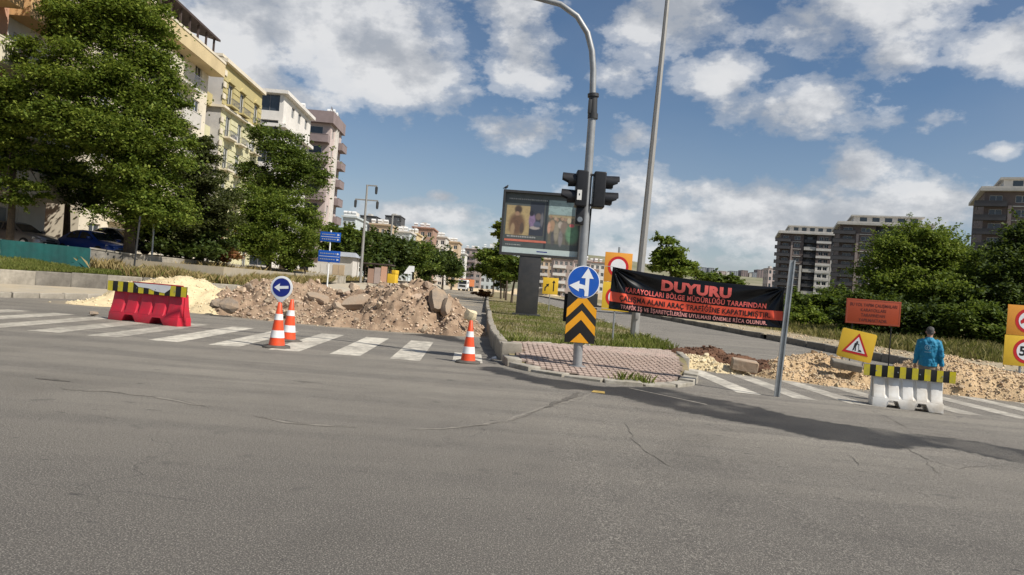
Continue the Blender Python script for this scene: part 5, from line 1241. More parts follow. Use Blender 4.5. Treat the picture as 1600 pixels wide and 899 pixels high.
# ------------------------------------------------------------------ plastic barriers with striped boards
def barrier(label, mid, rz, Ln, bh, base_d, top_d, board_l, b0, b1, mat, nstripe, first, grooves, cap=False, wear=False):
    t = thing('plastic_barrier', label, 'barrier', mid, rz)
    mb = MB(); foot_h = bh * .27; hl = Ln / 2
    def notch(c, w0, w1, h): return [(c - w0, 0), (c - w1, h), (c + w1, h), (c + w0, 0)]
    nh = foot_h * .78
    outline = [(-hl, 0)] + notch(-hl * .40, Ln * .105, Ln * .055, nh) + notch(hl * .40, Ln * .105, Ln * .055, nh) + [(hl, 0), (hl, foot_h), (-hl, foot_h)]
    # foot: split into convex pieces so the tunnels stay open
    xs = [-hl, -hl * .40 - Ln * .105, -hl * .40 - Ln * .055, -hl * .40 + Ln * .055, -hl * .40 + Ln * .105, hl * .40 - Ln * .105, hl * .40 - Ln * .055, hl * .40 + Ln * .055, hl * .40 + Ln * .105, hl]
    zb = [0, 0, nh, nh, 0, 0, nh, nh, 0, 0]
    rings = [[(x, -base_d / 2, z), (x, -base_d / 2 + (.02), foot_h), (x, base_d / 2 - .02, foot_h), (x, base_d / 2, z)] for x, z in zip(xs, zb)]
    mb.loft(rings)
    # upper body: tapering wall with recessed vertical grooves
    prof = [(foot_h, base_d / 2 - .02), (foot_h + bh * .10, base_d / 2 - .05), (bh * .62, top_d / 2 + .04), (bh * .94, top_d / 2), (bh, top_d / 2 - .02)]
    cols = [-hl + .015]
    gw = .022
    for i in range(grooves):
        c = -hl + Ln * (i + 1) / (grooves + 1); cols += [c - Ln * .028, c - Ln * .016, c + Ln * .016, c + Ln * .028]
    cols.append(hl - .015)
    ingroove = [0] + [0, 1, 1, 0] * grooves + [0]
    ring2 = []
    for x, gflag in zip(cols, ingroove):
        rr = []
        for k, (z, y) in enumerate(prof): rr.append((x, -(y - (.038 if gflag and 0 < k < 4 else 0)), z))
        for k, (z, y) in reversed(list(enumerate(prof))): rr.append((x, y - (.038 if gflag and 0 < k < 4 else 0), z))
        ring2.append(rr)
    mb.loft(ring2)
    body = mb.build('body', mat, t, bevel=.012, segs=2, smooth=35)
    # end socket recess
    for sx in (-1, 1):
        k = MB(); k.bx(sx * (hl + .002) - .012, sx * (hl + .002) + .012, -.045, .045, foot_h * .5, bh * .9); k.build('end_joint', mat, t, bevel=.006)
    yb = -(base_d / 2 - .02) + .0
    yb = -(top_d / 2 + .058)
    bd = MB(); bd.bx(-board_l / 2, board_l / 2, yb - .012, yb + .012, b0, b1); board = bd.build('striped_board', 'sign_black', t, bevel=.003)
    sw = board_l / nstripe
    for i in range(nstripe):
        if (i % 2 == 0) == first:
            x0 = -board_l / 2 + i * sw; e = .003
            if wear and 4 < i < nstripe - 4:
                f = (.55, .42, .5, .25, .25, .5)[i % 6]; zt = b0 + (b1 - b0) * f
            else: zt = b1 - .002
            s_ = MB(); s_.add([(x0, yb - .0155, b0 + .002), (x0 + sw, yb - .0155, b0 + .002), (x0 + sw, yb - .0155, zt), (x0, yb - .0155, zt)], [(0, 1, 2, 3)]); s_.build('yellow_stripe', 'stripe_yellow', board, smooth=0)
    for sx in (-.36, -.12, .12, .36):
        MB().bx(sx * board_l - .02, sx * board_l + .02, yb + .012, -(top_d / 2 - .02), b0 + .02, b0 + .06).build('bracket', 'dark_grey_metal', t, smooth=0)
        MB().tube([(sx * board_l, yb - .022, (b0 + b1) / 2), (sx * board_l, yb - .01, (b0 + b1) / 2)], .012, 8).build('bolt', 'galv', board)
    return t, board, yb
L_, R_ = G(168, 499), G(276, 511)
mid = (L_ + R_) / 2; ang = math.atan2(R_.y - L_.y, R_.x - L_.x); Lr = (R_ - L_).length
n_ = Vector((-math.sin(ang), math.cos(ang), 0))
rb, rboard, ryb = barrier('red plastic barrier with yellow and black striped board', mid + n_ * .24, ang, Lr, .80, .48, .20, Lr * 1.14, .74, 1.00, 'plastic_red', 15, True, 4)
# peeled white area and red rail behind the stripes
bl = Lr * 1.14; sw = bl / 15
pk = MB(); pk.add([(x, ryb - .019, z) for x, z in ((-bl / 2 + 5.05 * sw, .998), (-bl / 2 + 6 * sw, .90), (-bl / 2 + 8 * sw, .885), (-bl / 2 + 9.2 * sw, .83), (-bl / 2 + 11 * sw, .80), (-bl / 2 + 12 * sw, .91), (-bl / 2 + 12.1 * sw, .998))], [tuple(range(7))]); pk.build('peeled_patch', 'sign_white', rboard, smooth=0)
MB().bx(-bl / 2 + 4.6 * sw, bl / 2 - .9 * sw, ryb + .014, ryb + .05, .985, 1.025).build('top_rail', 'plastic_red', rb, bevel=.008)
L_, R_ = G(1363, 634), G(1474, 648)
mid = (L_ + R_) / 2; ang = math.atan2(R_.y - L_.y, R_.x - L_.x); Lw = (R_ - L_).length
n_ = Vector((-math.sin(ang), math.cos(ang), 0))
wb, _, _ = barrier('white plastic barrier with yellow and black striped board before the man', mid + n_ * .25, ang, Lw, .66, .50, .20, Lw * 1.30, .57, .79, 'plastic_white', 15, True, 4)

# ------------------------------------------------------------------ traffic cones
def cone(label, loc, h, lean=0.0):
    t = thing('traffic_cone', label, 'cone', loc, random.uniform(0, 1.5), 'cones on the crossing')
    rb_, rt = h * .175, h * .038
    rad = lambda z: rb_ + (rt - rb_) * z / (h - .05)
    prof = [(rad(0), .045), (rad(h * .5), .045 + h * .5), (rad(h - .06), h - .012), (rad(h - .05) * .75, h)]
    MB().lathe([(.001, .045)] + prof + [(.001, h)], 28).build('cone_body', 'cone_orange', t, smooth=50)
    for a, c in ((.17, .33), (.56, .69)):
        MB().lathe([(rad(h * a) + .001, .045 + h * a - .001), (rad(h * a) + .004, .045 + h * a), (rad(h * c) + .004, .045 + h * c), (rad(h * c) + .001, .045 + h * c + .001)], 28).build('reflective_band', 'cone_white', t, smooth=50)
    bs = MB(); s_ = h * .29; k = s_ * .62
    oct_ = [(s_, -k), (s_, k), (k, s_), (-k, s_), (-s_, k), (-s_, -k), (-k, -s_), (k, -s_)]
    bs.loft([[(x, y, .0) for x, y in oct_], [(x, y, .025) for x, y in oct_], [(x * .72, y * .72, .05) for x, y in oct_]]); bs.build('rubber_base', 'rubber', t, bevel=.006, segs=1)
    t.rotation_euler = (lean * .3, lean, t.rotation_euler[2])
    return t
c1 = G(432, 543); cone('orange cone carrying the blue arrow disc', c1, .93)
cone('orange cone half hidden behind the one with the arrow disc', G(450, 533), .95, .02)
cone('orange cone standing alone near the tall island kerb', G(731, 567), .86)
# arrow disc on the first cone
d = thing('arrow_disc_sign', 'blue disc with white left arrow on top of a cone', 'sign', c1 + Vector((.02, 0, .93)), R(-6))
zc = .30
MB().tube([(0, 0, -.25), (0, 0, .32)], .018, 8).build('stem', 'galv', d)
po = [(0 + .235 * math.cos(a), zc + .235 * math.sin(a)) for a in np.linspace(R(-50), R(230), 34)] + [(-.035, .0), (.035, .0)]
MB().prism(po, -.030, -.020).build('back_plate', 'sign_white', d, bevel=.003)
MB().plate(circle(.19, 36, (0, zc)), -.034).build('blue_face', 'sign_blue_dark', d, smooth=0)
ar = [(-.155, 0), (-.03, .085), (-.04, .028), (.15, .035), (.15, -.022), (-.04, -.03), (-.03, -.085)]
ar = [(x * math.cos(.05) - z * math.sin(.05), zc + x * math.sin(.05) + z * math.cos(.05)) for x, z in ar]
MB().plate([ar[i] for i in (0, 6, 5, 4, 3, 2, 1)], -.037).build('white_arrow', 'sign_white', d, smooth=0)

# ------------------------------------------------------------------ signal pole
sp = G(902, 573, .11)
for _ in range(6): sp = G(902, 573, float(ih(sp.x, sp.y)) + .02)
spz = sp.z - .005
t = thing('traffic_light', 'grey signal pole with curved arm and two side facing black lamp heads', 'traffic light', (sp.x, sp.y, spz))
top = V(926, 150, sp.y); bend = [V(*q, sp.y) for q in ((927, 110), (925, 80), (918, 52), (902, 26), (876, 7), (838, -3), (780, -14), (640, -38))]
org = Vector((sp.x, sp.y, spz)); loc_ = lambda p: p - org
j1 = V(925, 185, sp.y)
MB().tube([(0, 0, 0), loc_(V(909, 420, sp.y)), loc_(V(917, 300, sp.y)), loc_(j1)], [.095, .092, .086, .080], 16).build('lower_pole', 'pole_grey', t, smooth=60)
MB().tube([(0, 0, 0), (0, 0, .025)], .17, 16).build('base_plate', 'pole_grey', t)
MB().tube([loc_(j1) - Vector((0, 0, .05)), loc_(top)] + [loc_(p) for p in bend], [.068, .066, .064, .062, .06, .058, .056, .054, .05, .046], 14).build('curved_arm', 'pole_grey', t, smooth=60)
k = MB(); k.tube([loc_(V(926, 186, sp.y)), loc_(V(926.5, 178, sp.y))], .105, 14); k.tube([loc_(V(927, 152, sp.y)), loc_(V(927, 147, sp.y))], .115, 14); k.tube([loc_(V(926, 186, sp.y)), loc_(V(927, 150, sp.y))], .088, 14); k.build('collar', 'dark_grey_metal', t)
MB().box(loc_(V(921, 168, sp.y)) + Vector((0, -.07, 0)), (.07, .06, .28)).build('junction_box', 'dark_grey_metal', t, bevel=.01)
kk = sp.y / FPX
def head(px0, px1, py0, py1, side, dy):
    c = loc_(V((px0 + px1) / 2, (py0 + py1) / 2, sp.y + dy)); wd, ht = (px1 - px0) * kk, (py1 - py0) * kk
    h = MB().box((0, 0, 0), (wd, .36, ht)).build('signal_head', 'black_plastic', t, bevel=.03, segs=3); h.location = c
    for i, z in enumerate((ht * .24, -ht * .22)):
        v = MB(); n = 14; r0, ln = .135, .27; rings = []
        for x, rr in ((0, r0), (ln, r0 * 1.06)):
            row = []
            for q in range(n + 1):
                a = R(-60) + R(300) * q / n - R(0)
                row.append((side * (wd / 2 + x * (1 if math.sin(a) > -.2 else .55)), rr * math.cos(a), z + rr * math.sin(a)))
            for q in range(n, -1, -1):
                a = R(-60) + R(300) * q / n
                row.append((side * (wd / 2 + x * (1 if math.sin(a) > -.2 else .55)), (rr - .012) * math.cos(a), z + (rr - .012) * math.sin(a)))
            rings.append(row)
        v.loft(rings); v.build('visor', 'black_plastic', h, smooth=50)
        MB().tube([(side * (wd / 2 - .005), 0, z), (side * (wd / 2 + .02), 0, z)], [.115, .10], 18).build('lens', 'lens_dark', h)
    for z in (ht * .42, -ht * .42):
        MB().box((-side * wd * .7, .0, z), (wd * .7, .05, .04)).build('bracket', 'dark_grey_metal', h)
    return h, wd, ht
h1, wd, ht = head(899, 917, 268, 324, -1, -.05)
MB().bx(-.085, .005, -.186, -.181, -.24, -.04).build('white_sticker', 'sticker', h1, smooth=0); MB().bx(-.05, -.03, -.1885, -.187, -.15, -.11).build('sticker_mark', 'sign_black', h1, smooth=0)
h2, _, _ = head(926, 945, 270, 326, 1, .05)
c = loc_(V(905.5, 338, sp.y - .02)); pb = MB().box((0, 0, 0), (.17, .2, .36)).build('small_repeater_head', 'black_plastic', t, bevel=.02); pb.location = c
MB().tube([(.0, -.10, -.08), (.0, -.135, -.08)], [.06, .05], 12).build('lens', 'glass_pale', pb)
MB().tube([loc_(V(923.5, 326, sp.y + .1)), loc_(V(917, 400, sp.y + .1))], .018, 8).build('cable', 'black_plastic', t)

# signs on the signal pole
fr = math.atan2(-sp.x, -sp.y)
c = V(912, 441, sp.y - .13); s1 = thing('round_sign', 'round blue sign with white straight and left arrows on signal pole', 'sign', c, R(3))
rr = 25.3 * kk
MB().prism(circle(rr), 0, .02).build('rim_plate', 'sign_white', s1, bevel=.003)
MB().plate(circle(rr * .955), -.004).build('blue_face', 'sign_blue', s1, smooth=0)
u = rr
MB().plate([(.10 * u, -.86 * u), (.34 * u, -.86 * u), (.34 * u, .24 * u), (.60 * u, .24 * u), (.22 * u, .88 * u), (-.16 * u, .24 * u), (.10 * u, .24 * u)], -.008).build('straight_arrow', 'sign_white', s1, smooth=0)
MB().add([(x * u, -.0082, z * u) for x, z in ((-.88, -.26), (-.26, -.60), (-.26, -.40), (.02, -.42), (.098, -.56), (.098, -.20), (-.02, -.17), (-.26, -.12), (-.26, .07))], [(0, 1, 2, 7, 8), (2, 3, 6, 7), (3, 4, 5, 6)]).build('left_arrow', 'sign_white', s1, smooth=0)
MB().box((0, .035, 0), (.16, .03, .05)).build('clamp', 'galv', s1)
for z in (-.9, .88): MB().tube([(0, -.012, z * u), (0, -.004, z * u)], .008, 8).build('bolt', 'galv', s1)
c0 = V(908, 497, sp.y - .12); s2 = thing('chevron_sign', 'black board with amber chevrons pointing up on signal pole', 'sign', c0, R(2))
hw, hh_ = 23.4 * kk, 39 * kk
MB().bx(-hw, hw, 0, .018, -hh_, hh_).build('board', 'sign_black', s2, bevel=.004)
th = hh_ * .36
for i, apex in enumerate((1.0, .32)):
    za = hh_ * apex * .99 - .012; e = hw * .985; dz = hh_ * .62
    MB().add([(0, -.004, za), (-e, -.004, za - dz), (-e, -.004, za - dz - th), (0, -.004, za - th), (e, -.004, za - dz - th), (e, -.004, za - dz)], [(0, 1, 2, 3), (0, 3, 4, 5)]).build('amber_chevron', 'sign_amber', s2, smooth=0)
za = -hh_ * .60; MB().add([(0, -.004, za), (-hw * .62, -.004, -hh_ * .985), (hw * .62, -.004, -hh_ * .985)], [(0, 1, 2)]).build('amber_chevron', 'sign_amber', s2, smooth=0)
MB().box((0, .035, hh_ * .5), (.18, .03, .05)).box((0, .035, -hh_ * .5), (.18, .03, .05)).build('clamp', 'galv', s2)
c0 = V(903, 478, sp.y + .13); s3 = thing('chevron_board_back', 'black back of a second board fixed behind the chevron sign', 'sign', c0, R(14))
MB().bx(-23 * kk, 24 * kk, 0, .018, -26 * kk, 18 * kk).bx(-20 * kk, 20 * kk, .019, .03, -6 * kk, -3 * kk).build('board', 'sign_black', s3, bevel=.004)

# ------------------------------------------------------------------ street lamp
lb = G(990, 530, .28); lt = V(1043, 0, lb.y)
t = thing('lamp_post', 'tall tapering grey lamp post standing in the island grass', 'lamp post', (lb.x, lb.y, GZ(lb.x, lb.y) + .27))
ex = lt - lb; tip = ex * 1.04
MB().tube([(0, 0, -.1), ex * .115, ex * .5, tip], [.150, .140, .112, .075], 8).build('pole', 'lamp_grey', t, smooth=0)
MB().tube([(0, 0, 0), (0, 0, .05)], .26, 8).build('base_plate', 'concrete', t, smooth=0)
MB().tube([tip, tip + Vector((.5, -.2, .5)), tip + Vector((1.6, -.6, .7))], [.05, .045, .04], 8).build('bracket_arm', 'lamp_grey', t)
MB().box(tip + Vector((1.9, -.7, .72)), (.7, .3, .13), Matrix.Rotation(-.35, 3, 'Z')).build('lantern', 'dark_grey_metal', t, bevel=.04)
MB().box(ex * .115 + Vector((.0, -.15, -.5)), (.12, .04, .3)).build('service_hatch', 'lamp_grey', t, bevel=.01)

# ------------------------------------------------------------------ billboard
bb_y = 39.0; a, b2, c3 = V(788.5, 296, bb_y), V(782, 397, bb_y), V(907.5, 405, bb_y)
wd = (c3 - b2).length; ht = a.z - b2.z; ctr = (a + V(907, 308, bb_y) + b2 + c3) / 4
gb = GZ(1.3, bb_y) + .27; t = thing('billboard', 'black framed poster billboard on a thick dark column', 'billboard', (ctr.x, bb_y, gb), R(-2)); zc = ctr.z - gb
fw = .13
f = MB(); f.bx(-wd / 2, wd / 2, -.2, .22, zc - ht / 2, zc - ht / 2 + fw); f.bx(-wd / 2, wd / 2, -.2, .22, zc + ht / 2 - fw, zc + ht / 2); f.bx(-wd / 2, -wd / 2 + fw, -.2, .22, zc - ht / 2 + fw, zc + ht / 2 - fw); f.bx(wd / 2 - fw, wd / 2, -.2, .22, zc - ht / 2 + fw, zc + ht / 2 - fw)
f.bx(-wd / 2 + fw, wd / 2 - fw, .05, .2, zc - ht / 2 + fw, zc + ht / 2 - fw); f.build('frame', 'dark_grey_metal', t, smooth=0)
colx = (V(829, 403, bb_y).x - ctr.x)
MB().bx(colx - .58, colx + .58, -.17, .17, -.1, zc - ht / 2 - .002).bx(colx - .75, colx + .75, -.24, .24, -.1, .12).build('column', 'dark_grey_metal', t, bevel=.015)
# printed poster: soft blurred picture fields
pw, ph = wd - 2 * fw, ht - 2 * fw; nu, nv = 240, 184
U, Vv = np.meshgrid(np.linspace(0, 1, nu), np.linspace(0, 1, nv), indexing='ij')
col = np.zeros((nu, nv, 3)) + [.055, .065, .065]
def paint(mask, c, k=1.0):
    global col
    m = np.clip(mask * k, 0, 1)[..., None]; col = col * (1 - m) + np.array(c) * m
def rect(x0, x1, y0, y1, s=.012): return sstep((U - x0) / s) * sstep((x1 - U) / s) * sstep((Vv - y0) / s) * sstep((y1 - Vv) / s)
def blob(x, y, rx, ry): return np.exp(-(((U - x) / rx) ** 2 + ((Vv - y) / ry) ** 2) ** 4)
pn = npnoise(U * 10, Vv * 10, 2.1, 77)
paint(rect(.02, .535, .30, .80), (.20, .155, .085)); paint(rect(.02, .40, .30, .80) * pn * 1.2, (.34, .26, .13)); paint(rect(.33, .535, .30, .88), (.028, .033, .045))
paint(blob(.17, .48, .11, .20), (.105, .062, .04)); paint(blob(.18, .73, .052, .075), (.05, .036, .028)); paint(blob(.37, .56, .045, .12), (.17, .12, .20)); paint(blob(.41, .44, .07, .03), (.26, .23, .22)); paint(blob(.45, .63, .04, .06), (.12, .09, .08)); paint(blob(.36, .68, .03, .05), (.02, .02, .03))
paint(rect(.575, 1, .66, .93), (.20, .27, .27)); paint(rect(.575, 1, .18, .70, .03), (.10, .095, .075)); paint(rect(.575, 1, .62, .69, .03), (.25, .20, .12))
for bx_, by_, rx_, ry_, cc_ in ((.12, .40, .03, .10, (.24, .17, .10)), (.24, .42, .03, .10, (.07, .05, .04)), (.17, .66, .03, .04, (.22, .14, .09)), (.44, .50, .05, .05, (.07, .08, .12)), (.50, .58, .02, .12, (.10, .10, .11)), (.62, .64, .018, .028, (.20, .13, .09)), (.705, .60, .018, .028, (.24, .16, .11)), (.755, .63, .018, .028, (.17, .11, .08)), (.81, .61, .02, .03, (.22, .15, .11)), (.93, .59, .022, .035, (.20, .14, .10)), (.66, .30, .03, .14, (.07, .07, .075)), (.76, .30, .03, .14, (.16, .15, .15)), (.85, .30, .03, .12, (.06, .055, .05)), (.64, .50, .04, .1, (.26, .17, .11)), (.70, .40, .035, .16, (.20, .18, .14)), (.75, .52, .035, .06, (.31, .27, .23)), (.80, .48, .05, .10, (.15, .12, .10)), (.91, .38, .09, .17, (.10, .19, .115)), (.90, .52, .035, .03, (.42, .09, .10)), (.60, .46, .022, .10, (.37, .22, .16)), (.86, .60, .03, .05, (.33, .28, .20)), (.68, .62, .02, .03, (.3, .22, .16)), (.77, .62, .02, .03, (.28, .2, .14))): paint(blob(bx_, by_, rx_, ry_), cc_)
paint(rect(.535, .575, .10, .93), (.022, .028, .034)); paint(pn > .62, (.02, .02, .02), .18)
X = -pw / 2 + U * pw; Zp = zc - ph / 2 + Vv * ph
idx = np.arange(nu * nv).reshape(nu, nv); fa = np.stack([idx[:-1, :-1], idx[1:, :-1], idx[1:, 1:], idx[:-1, 1:]], -1).reshape(-1, 4)
m = bpy.data.materials.new('poster_print'); m.use_nodes = True; q = NT(m.node_tree); pr = m.node_tree.nodes['Principled BSDF']; at = q.n('ShaderNodeAttribute', attribute_name='print'); q.l(at.outputs['Color'], pr.inputs['Base Color']); pr.inputs['Roughness'].default_value = .4; MATS['poster_print'] = m
col = np.clip(col * 1.45, 0, .8)
me = fastmesh('poster', np.stack([X, np.full_like(X, .045), Zp], -1).reshape(-1, 3), fa, 'poster_print')
ca = me.color_attributes.new('print', 'FLOAT_COLOR', 'POINT'); ca.data.foreach_set('color', np.dstack([col, np.ones((nu, nv, 1))]).astype(np.float32).ravel())
pos = mkobj('poster', me, t)
pmat('strip_pale', (.50, .58, .56), .4, .04); pmat('strip_red', (.56, .17, .12), .45, .1); pmat('print_grey', (.33, .34, .33), .5, .1)
MB().bx(-pw / 2, pw / 2, .030, .042, zc - ph / 2 + .002, zc - ph / 2 + ph * .095).build('pale_strip', 'strip_pale', pos, smooth=0)
def words(x0, x1, zf, hf, mat, seed, nm):
    r = random.Random(seed); mb = MB(); x = x0
    while x < x1:
        w_ = r.uniform(.012, .03); mb.add([(-pw / 2 + px_ * pw, .038, zc - ph / 2 + pz_ * ph) for px_, pz_ in ((x, zf), (min(x + w_, x1), zf), (min(x + w_, x1), zf + hf * r.uniform(.75, 1)), (x, zf + hf))], [(0, 1, 2, 3)]); x += w_ + .006
    mb.build(nm, mat, pos, smooth=0)
words(.05, .56, .895, .022, 'print_grey', 1, 'small_print'); words(.05, .43, .265, .026, 'print_grey', 2, 'small_print'); words(.04, .24, .13, .018, 'print_grey', 3, 'small_print')
MB().add([(-pw / 2 + x * pw, .036, zc - ph / 2 + z * ph) for x, z in ((.02, .196), (.57, .196), (.58, .214), (.565, .232), (.02, .232))], [(0, 1, 2, 3, 4)]).build('red_strip', 'strip_red', pos, smooth=0)
pos2 = words(.46, .64, .0, .0, 'sign_blue_dark', 4, 'small_print')
k = MB(); k.add([(-pw / 2 + x * pw, .028, zc - ph / 2 + z * ph) for x, z in ((.46, .038), (.60, .038), (.60, .056), (.46, .056))], [(0, 1, 2, 3)]); k.build('small_print', 'sign_blue_dark', pos, smooth=0)
# pigeon on the frame
bp = V(790, 294, bb_y); t = thing('pigeon', 'small dark pigeon perched on the billboard corner', 'bird', (bp.x + .02, bb_y, gb + zc + ht / 2), R(150))
pmat('pigeon', (.06, .062, .07), .7, .3, 30)
k = MB(); k.tube([(.19, 0, .07), (.10, 0, .085), (.02, 0, .11), (-.06, 0, .15), (-.10, 0, .20), (-.115, 0, .235), (-.15, 0, .238)], [.012, .035, .062, .065, .038, .036, .006], 10); k.tube([(0, .02, .08), (0, .02, 0)], .008, 6); k.tube([(0, -.02, .08), (0, -.02, 0)], .008, 6); k.tube([(0, .02, .005), (-.04, .02, .003)], .006, 5); k.tube([(0, -.02, .005), (-.04, -.02, .003)], .006, 5); k.build('body', 'pigeon', t, smooth=60)

# ------------------------------------------------------------------ panel signs on posts
def post_sign(name, label, loc, rz, post_top, post='galv', r=.03, off=(0, 0)):
    t = thing(name, label, 'sign', loc, rz); MB().tube([(off[0], .03, -.05), (off[0], .03, post_top)], r, 10).build('post', post, t); return t
def ring_face(parent, x, z, r, y, inner='sign_white'):
    MB().plate(circle(r, 40, (x, z)), y).build('red_ring', 'sign_red', parent, smooth=0); return MB().plate(circle(r * .74, 40, (x, z)), y - .003).build('white_disc', inner, parent, smooth=0)
dS = 22.5; b0 = on(V(957, 515, dS).x, dS); zg = b0.z + float(ih(b0.x, b0.y)) - .03
tl, br = V(942.5, 394.5, dS), V(984, 487, dS); cx_ = (V(964, 441, dS).x) - b0.x
t = post_sign('double_sign', 'orange and yellow double panel with red ringed discs behind the banner', (b0.x, dS, zg), R(2), V(964, 386, dS).z - zg, 'galv', .03, (cx_, 0))
pwid = 43 * dS / FPX; z1 = V(964, 395, dS).z - zg; z0_ = V(958, 486, dS).z - zg; zm = (z0_ + z1) / 2 - .01
MB().bx(cx_ - pwid / 2, cx_ + pwid / 2, -.015, .0, zm + .006, z1).build('orange_panel', 'sign_orange', t, bevel=.003); MB().bx(cx_ - pwid / 2, cx_ + pwid / 2, -.015, .0, z0_, zm - .006).build('yellow_panel', 'sign_yellow', t, bevel=.003)
for z in ((z1 + zm) / 2 + .02, (z0_ + zm) / 2 - .02): ring_face(t, cx_, z, .325, -.019)
ox = pwid / 2 - .012
for n__, (za, zb_) in (('panel_edge', (zm + .012, z1 - .006)),):
    pass
dS = 50.0; p0 = V(857, 487, dS); gS = GZ(p0.x, dS) + .2; t = post_sign('lane_sign', 'yellow sign with merging and straight black arrows on the median', (p0.x, dS, gS), 0, V(858, 434, dS).z - gS, 'galv', .03)
w_ = 24 * dS / FPX; z1 = V(858, 434, dS).z - gS; z0_ = V(858, 460, dS).z - gS
MB().bx(-w_ / 2, w_ / 2, -.015, 0, z0_, z1).build('panel', 'sign_yellow', t, bevel=.004)
zc = (z0_ + z1) / 2; MB().add([(x, -.019, zc + z) for x, z in ((.18, -.36), (.26, -.36), (.26, .22), (.34, .22), (.22, .42), (.10, .22), (.18, .22))], [(0, 1, 2, 6), (3, 4, 5), ]).build('straight_arrow', 'sign_black', t, smooth=0)
MB().add([(x, -.019, zc + z) for x, z in ((-.40, -.36), (-.32, -.36), (-.32, -.16), (-.20, -.02), (-.14, -.08), (-.10, .16), (-.32, .10), (-.27, .04), (-.40, -.12))], [(0, 1, 2, 8), (8, 2, 3, 7), (4, 5, 6)]).build('merging_arrow', 'sign_black', t, smooth=0)

# road works sign
dS = 18.2; tl, tr, bl_, br_ = V(1304, 509.5, dS), V(1353.5, 522.5, dS), V(1303, 555, dS), V(1351.5, 566, dS)
cc_ = (tl + tr + bl_ + br_) / 4; w_ = .82; h_ = (tl - bl_).length
t = thing('road_works_sign', 'yellow road works sign with digging figure planted in gravel heap', 'sign', (cc_.x, dS, GZ(cc_.x, dS)), R(-14)); t.rotation_euler[1] = R(9); zc = cc_.z - GZ(cc_.x, dS)
def P2(u_, v_):  # panel coordinates -1..1
    return (u_ * w_ / 2, zc + v_ * h_ / 2)
MB().prism(rrect(-w_ / 2, w_ / 2, zc - h_ / 2, zc + h_ / 2, .05), -.012, .012).build('panel', 'sign_yellow', t, bevel=.003)
tri = lambda k, dz=0: [(-.34 * k, zc - .22 * k + dz), (.34 * k, zc - .22 * k + dz), (0, zc + .36 * k + dz)]
MB().plate(tri(.92, -.02), -.016).build('red_triangle', 'sign_red', t, smooth=0); MB().plate(tri(.66, -.02), -.019).build('white_triangle', 'sign_white', t, smooth=0)
fig = MB(); Q = lambda *p: fig.add([(x, -.022, zc - .02 + z) for x, z in p], [tuple(range(len(p)))])
fig.plate(circle(.024, 14, (-.005, zc + .085)), -.022); Q((-.055, .07), (-.02, .085), (.01, .055), (-.01, -.02), (-.06, -.02)); Q((-.06, -.02), (-.03, -.02), (-.045, -.12), (-.075, -.12)); Q((-.03, -.02), (-.008, -.02), (.01, -.12), (-.018, -.12)); Q((-.01, .06), (.06, .035), (.06, .05), (.0, .085)); Q((.035, .06), (.045, .062), (.075, -.08), (.065, -.085)); Q((.05, -.12), (.15, -.12), (.12, -.085), (.095, -.07), (.07, -.085))
fig.build('digging_figure', 'sign_black', t, smooth=0)
for x in (-.25, .25): MB().tube([(x, .03, -.05), (x, .03, zc + h_ * .4)], .018, 8).build('post', 'galv', t)

# orange text board
dS = 24.5; tl, tr, bl_, br_ = V(1323.5, 466, dS), V(1408, 472, dS), V(1320.5, 504.5, dS), V(1405, 511, dS)
cc_ = (tl + tr + bl_ + br_) / 4; w_ = (tr - tl).length; h_ = (tl - bl_).length; gS = GZ(cc_.x, dS)
t = thing('text_board', 'orange notice board with dark red lettering on two posts', 'sign', (cc_.x, dS, gS), R(-1)); zc = cc_.z - gS
MB().bx(-w_ / 2, w_ / 2, -.015, .015, zc - h_ / 2, zc + h_ / 2).build('panel', 'board_orange', t, bevel=.004)
k = MB(); e = .05
for x0, x1, z0_, z1 in ((-w_ / 2 + .02, w_ / 2 - .02, -h_ / 2 + .02, -h_ / 2 + e), (-w_ / 2 + .02, w_ / 2 - .02, h_ / 2 - e, h_ / 2 - .02), (-w_ / 2 + .02, -w_ / 2 + e, -h_ / 2 + e, h_ / 2 - e), (w_ / 2 - e, w_ / 2 - .02, -h_ / 2 + e, h_ / 2 - e)): k.add([(x0, -.018, zc + z0_), (x1, -.018, zc + z0_), (x1, -.018, zc + z1), (x0, -.018, zc + z1)], [(0, 1, 2, 3)])
k.build('border_line', 'board_edge', t, smooth=0)
for i, (s_, wf) in enumerate((('BU YOL YAPIM ÇALIŞMALARI', .86), ('KARAYOLLARI', .46), ('TARAFINDAN', .44), ('YAPILMAKTADIR', .52))): lettering(t, s_, 0, zc + h_ * (.22 - .205 * i), -.021, .105, 'board_text', w_ * wf, .01)
for x in (-w_ * .36, w_ * .36): MB().tube([(x, .04, -.05), (x, .04, zc + h_ * .45)], .02, 8).build('post', 'black_plastic', t)

# double panel at the right edge
dS = 21.8; b0 = V(1607, 590, dS); gS = GZ(b0.x, dS); t = thing('double_sign', 'orange and yellow double panel, no overtaking over speed limit 50, at the photo edge', 'sign', (b0.x, dS, gS), R(-6))
z1 = V(1608, 478, dS).z - gS; z0_ = V(1603, 573, dS).z - gS; zm = (z0_ + z1) / 2; pw_ = .88 * 1.0; x0 = V(1574, 525, dS).x - b0.x
xl, xr = x0, x0 + 62 * dS / FPX; xc = (xl + xr) / 2
MB().tube([(xc - .12, .03, -.05), (xc - .12, .03, z1 - .05)], .035, 10).build('post', 'galv', t)
MB().bx(xl, xr, -.015, 0, zm + .005, z1).build('orange_panel', 'sign_orange', t, bevel=.003); MB().bx(xl - .03, xr - .03, -.015, 0, z0_, zm - .005).build('yellow_panel', 'sign_yellow', t, bevel=.003)
r_ = .37; zt = (z1 + zm) / 2; zb_ = (z0_ + zm) / 2
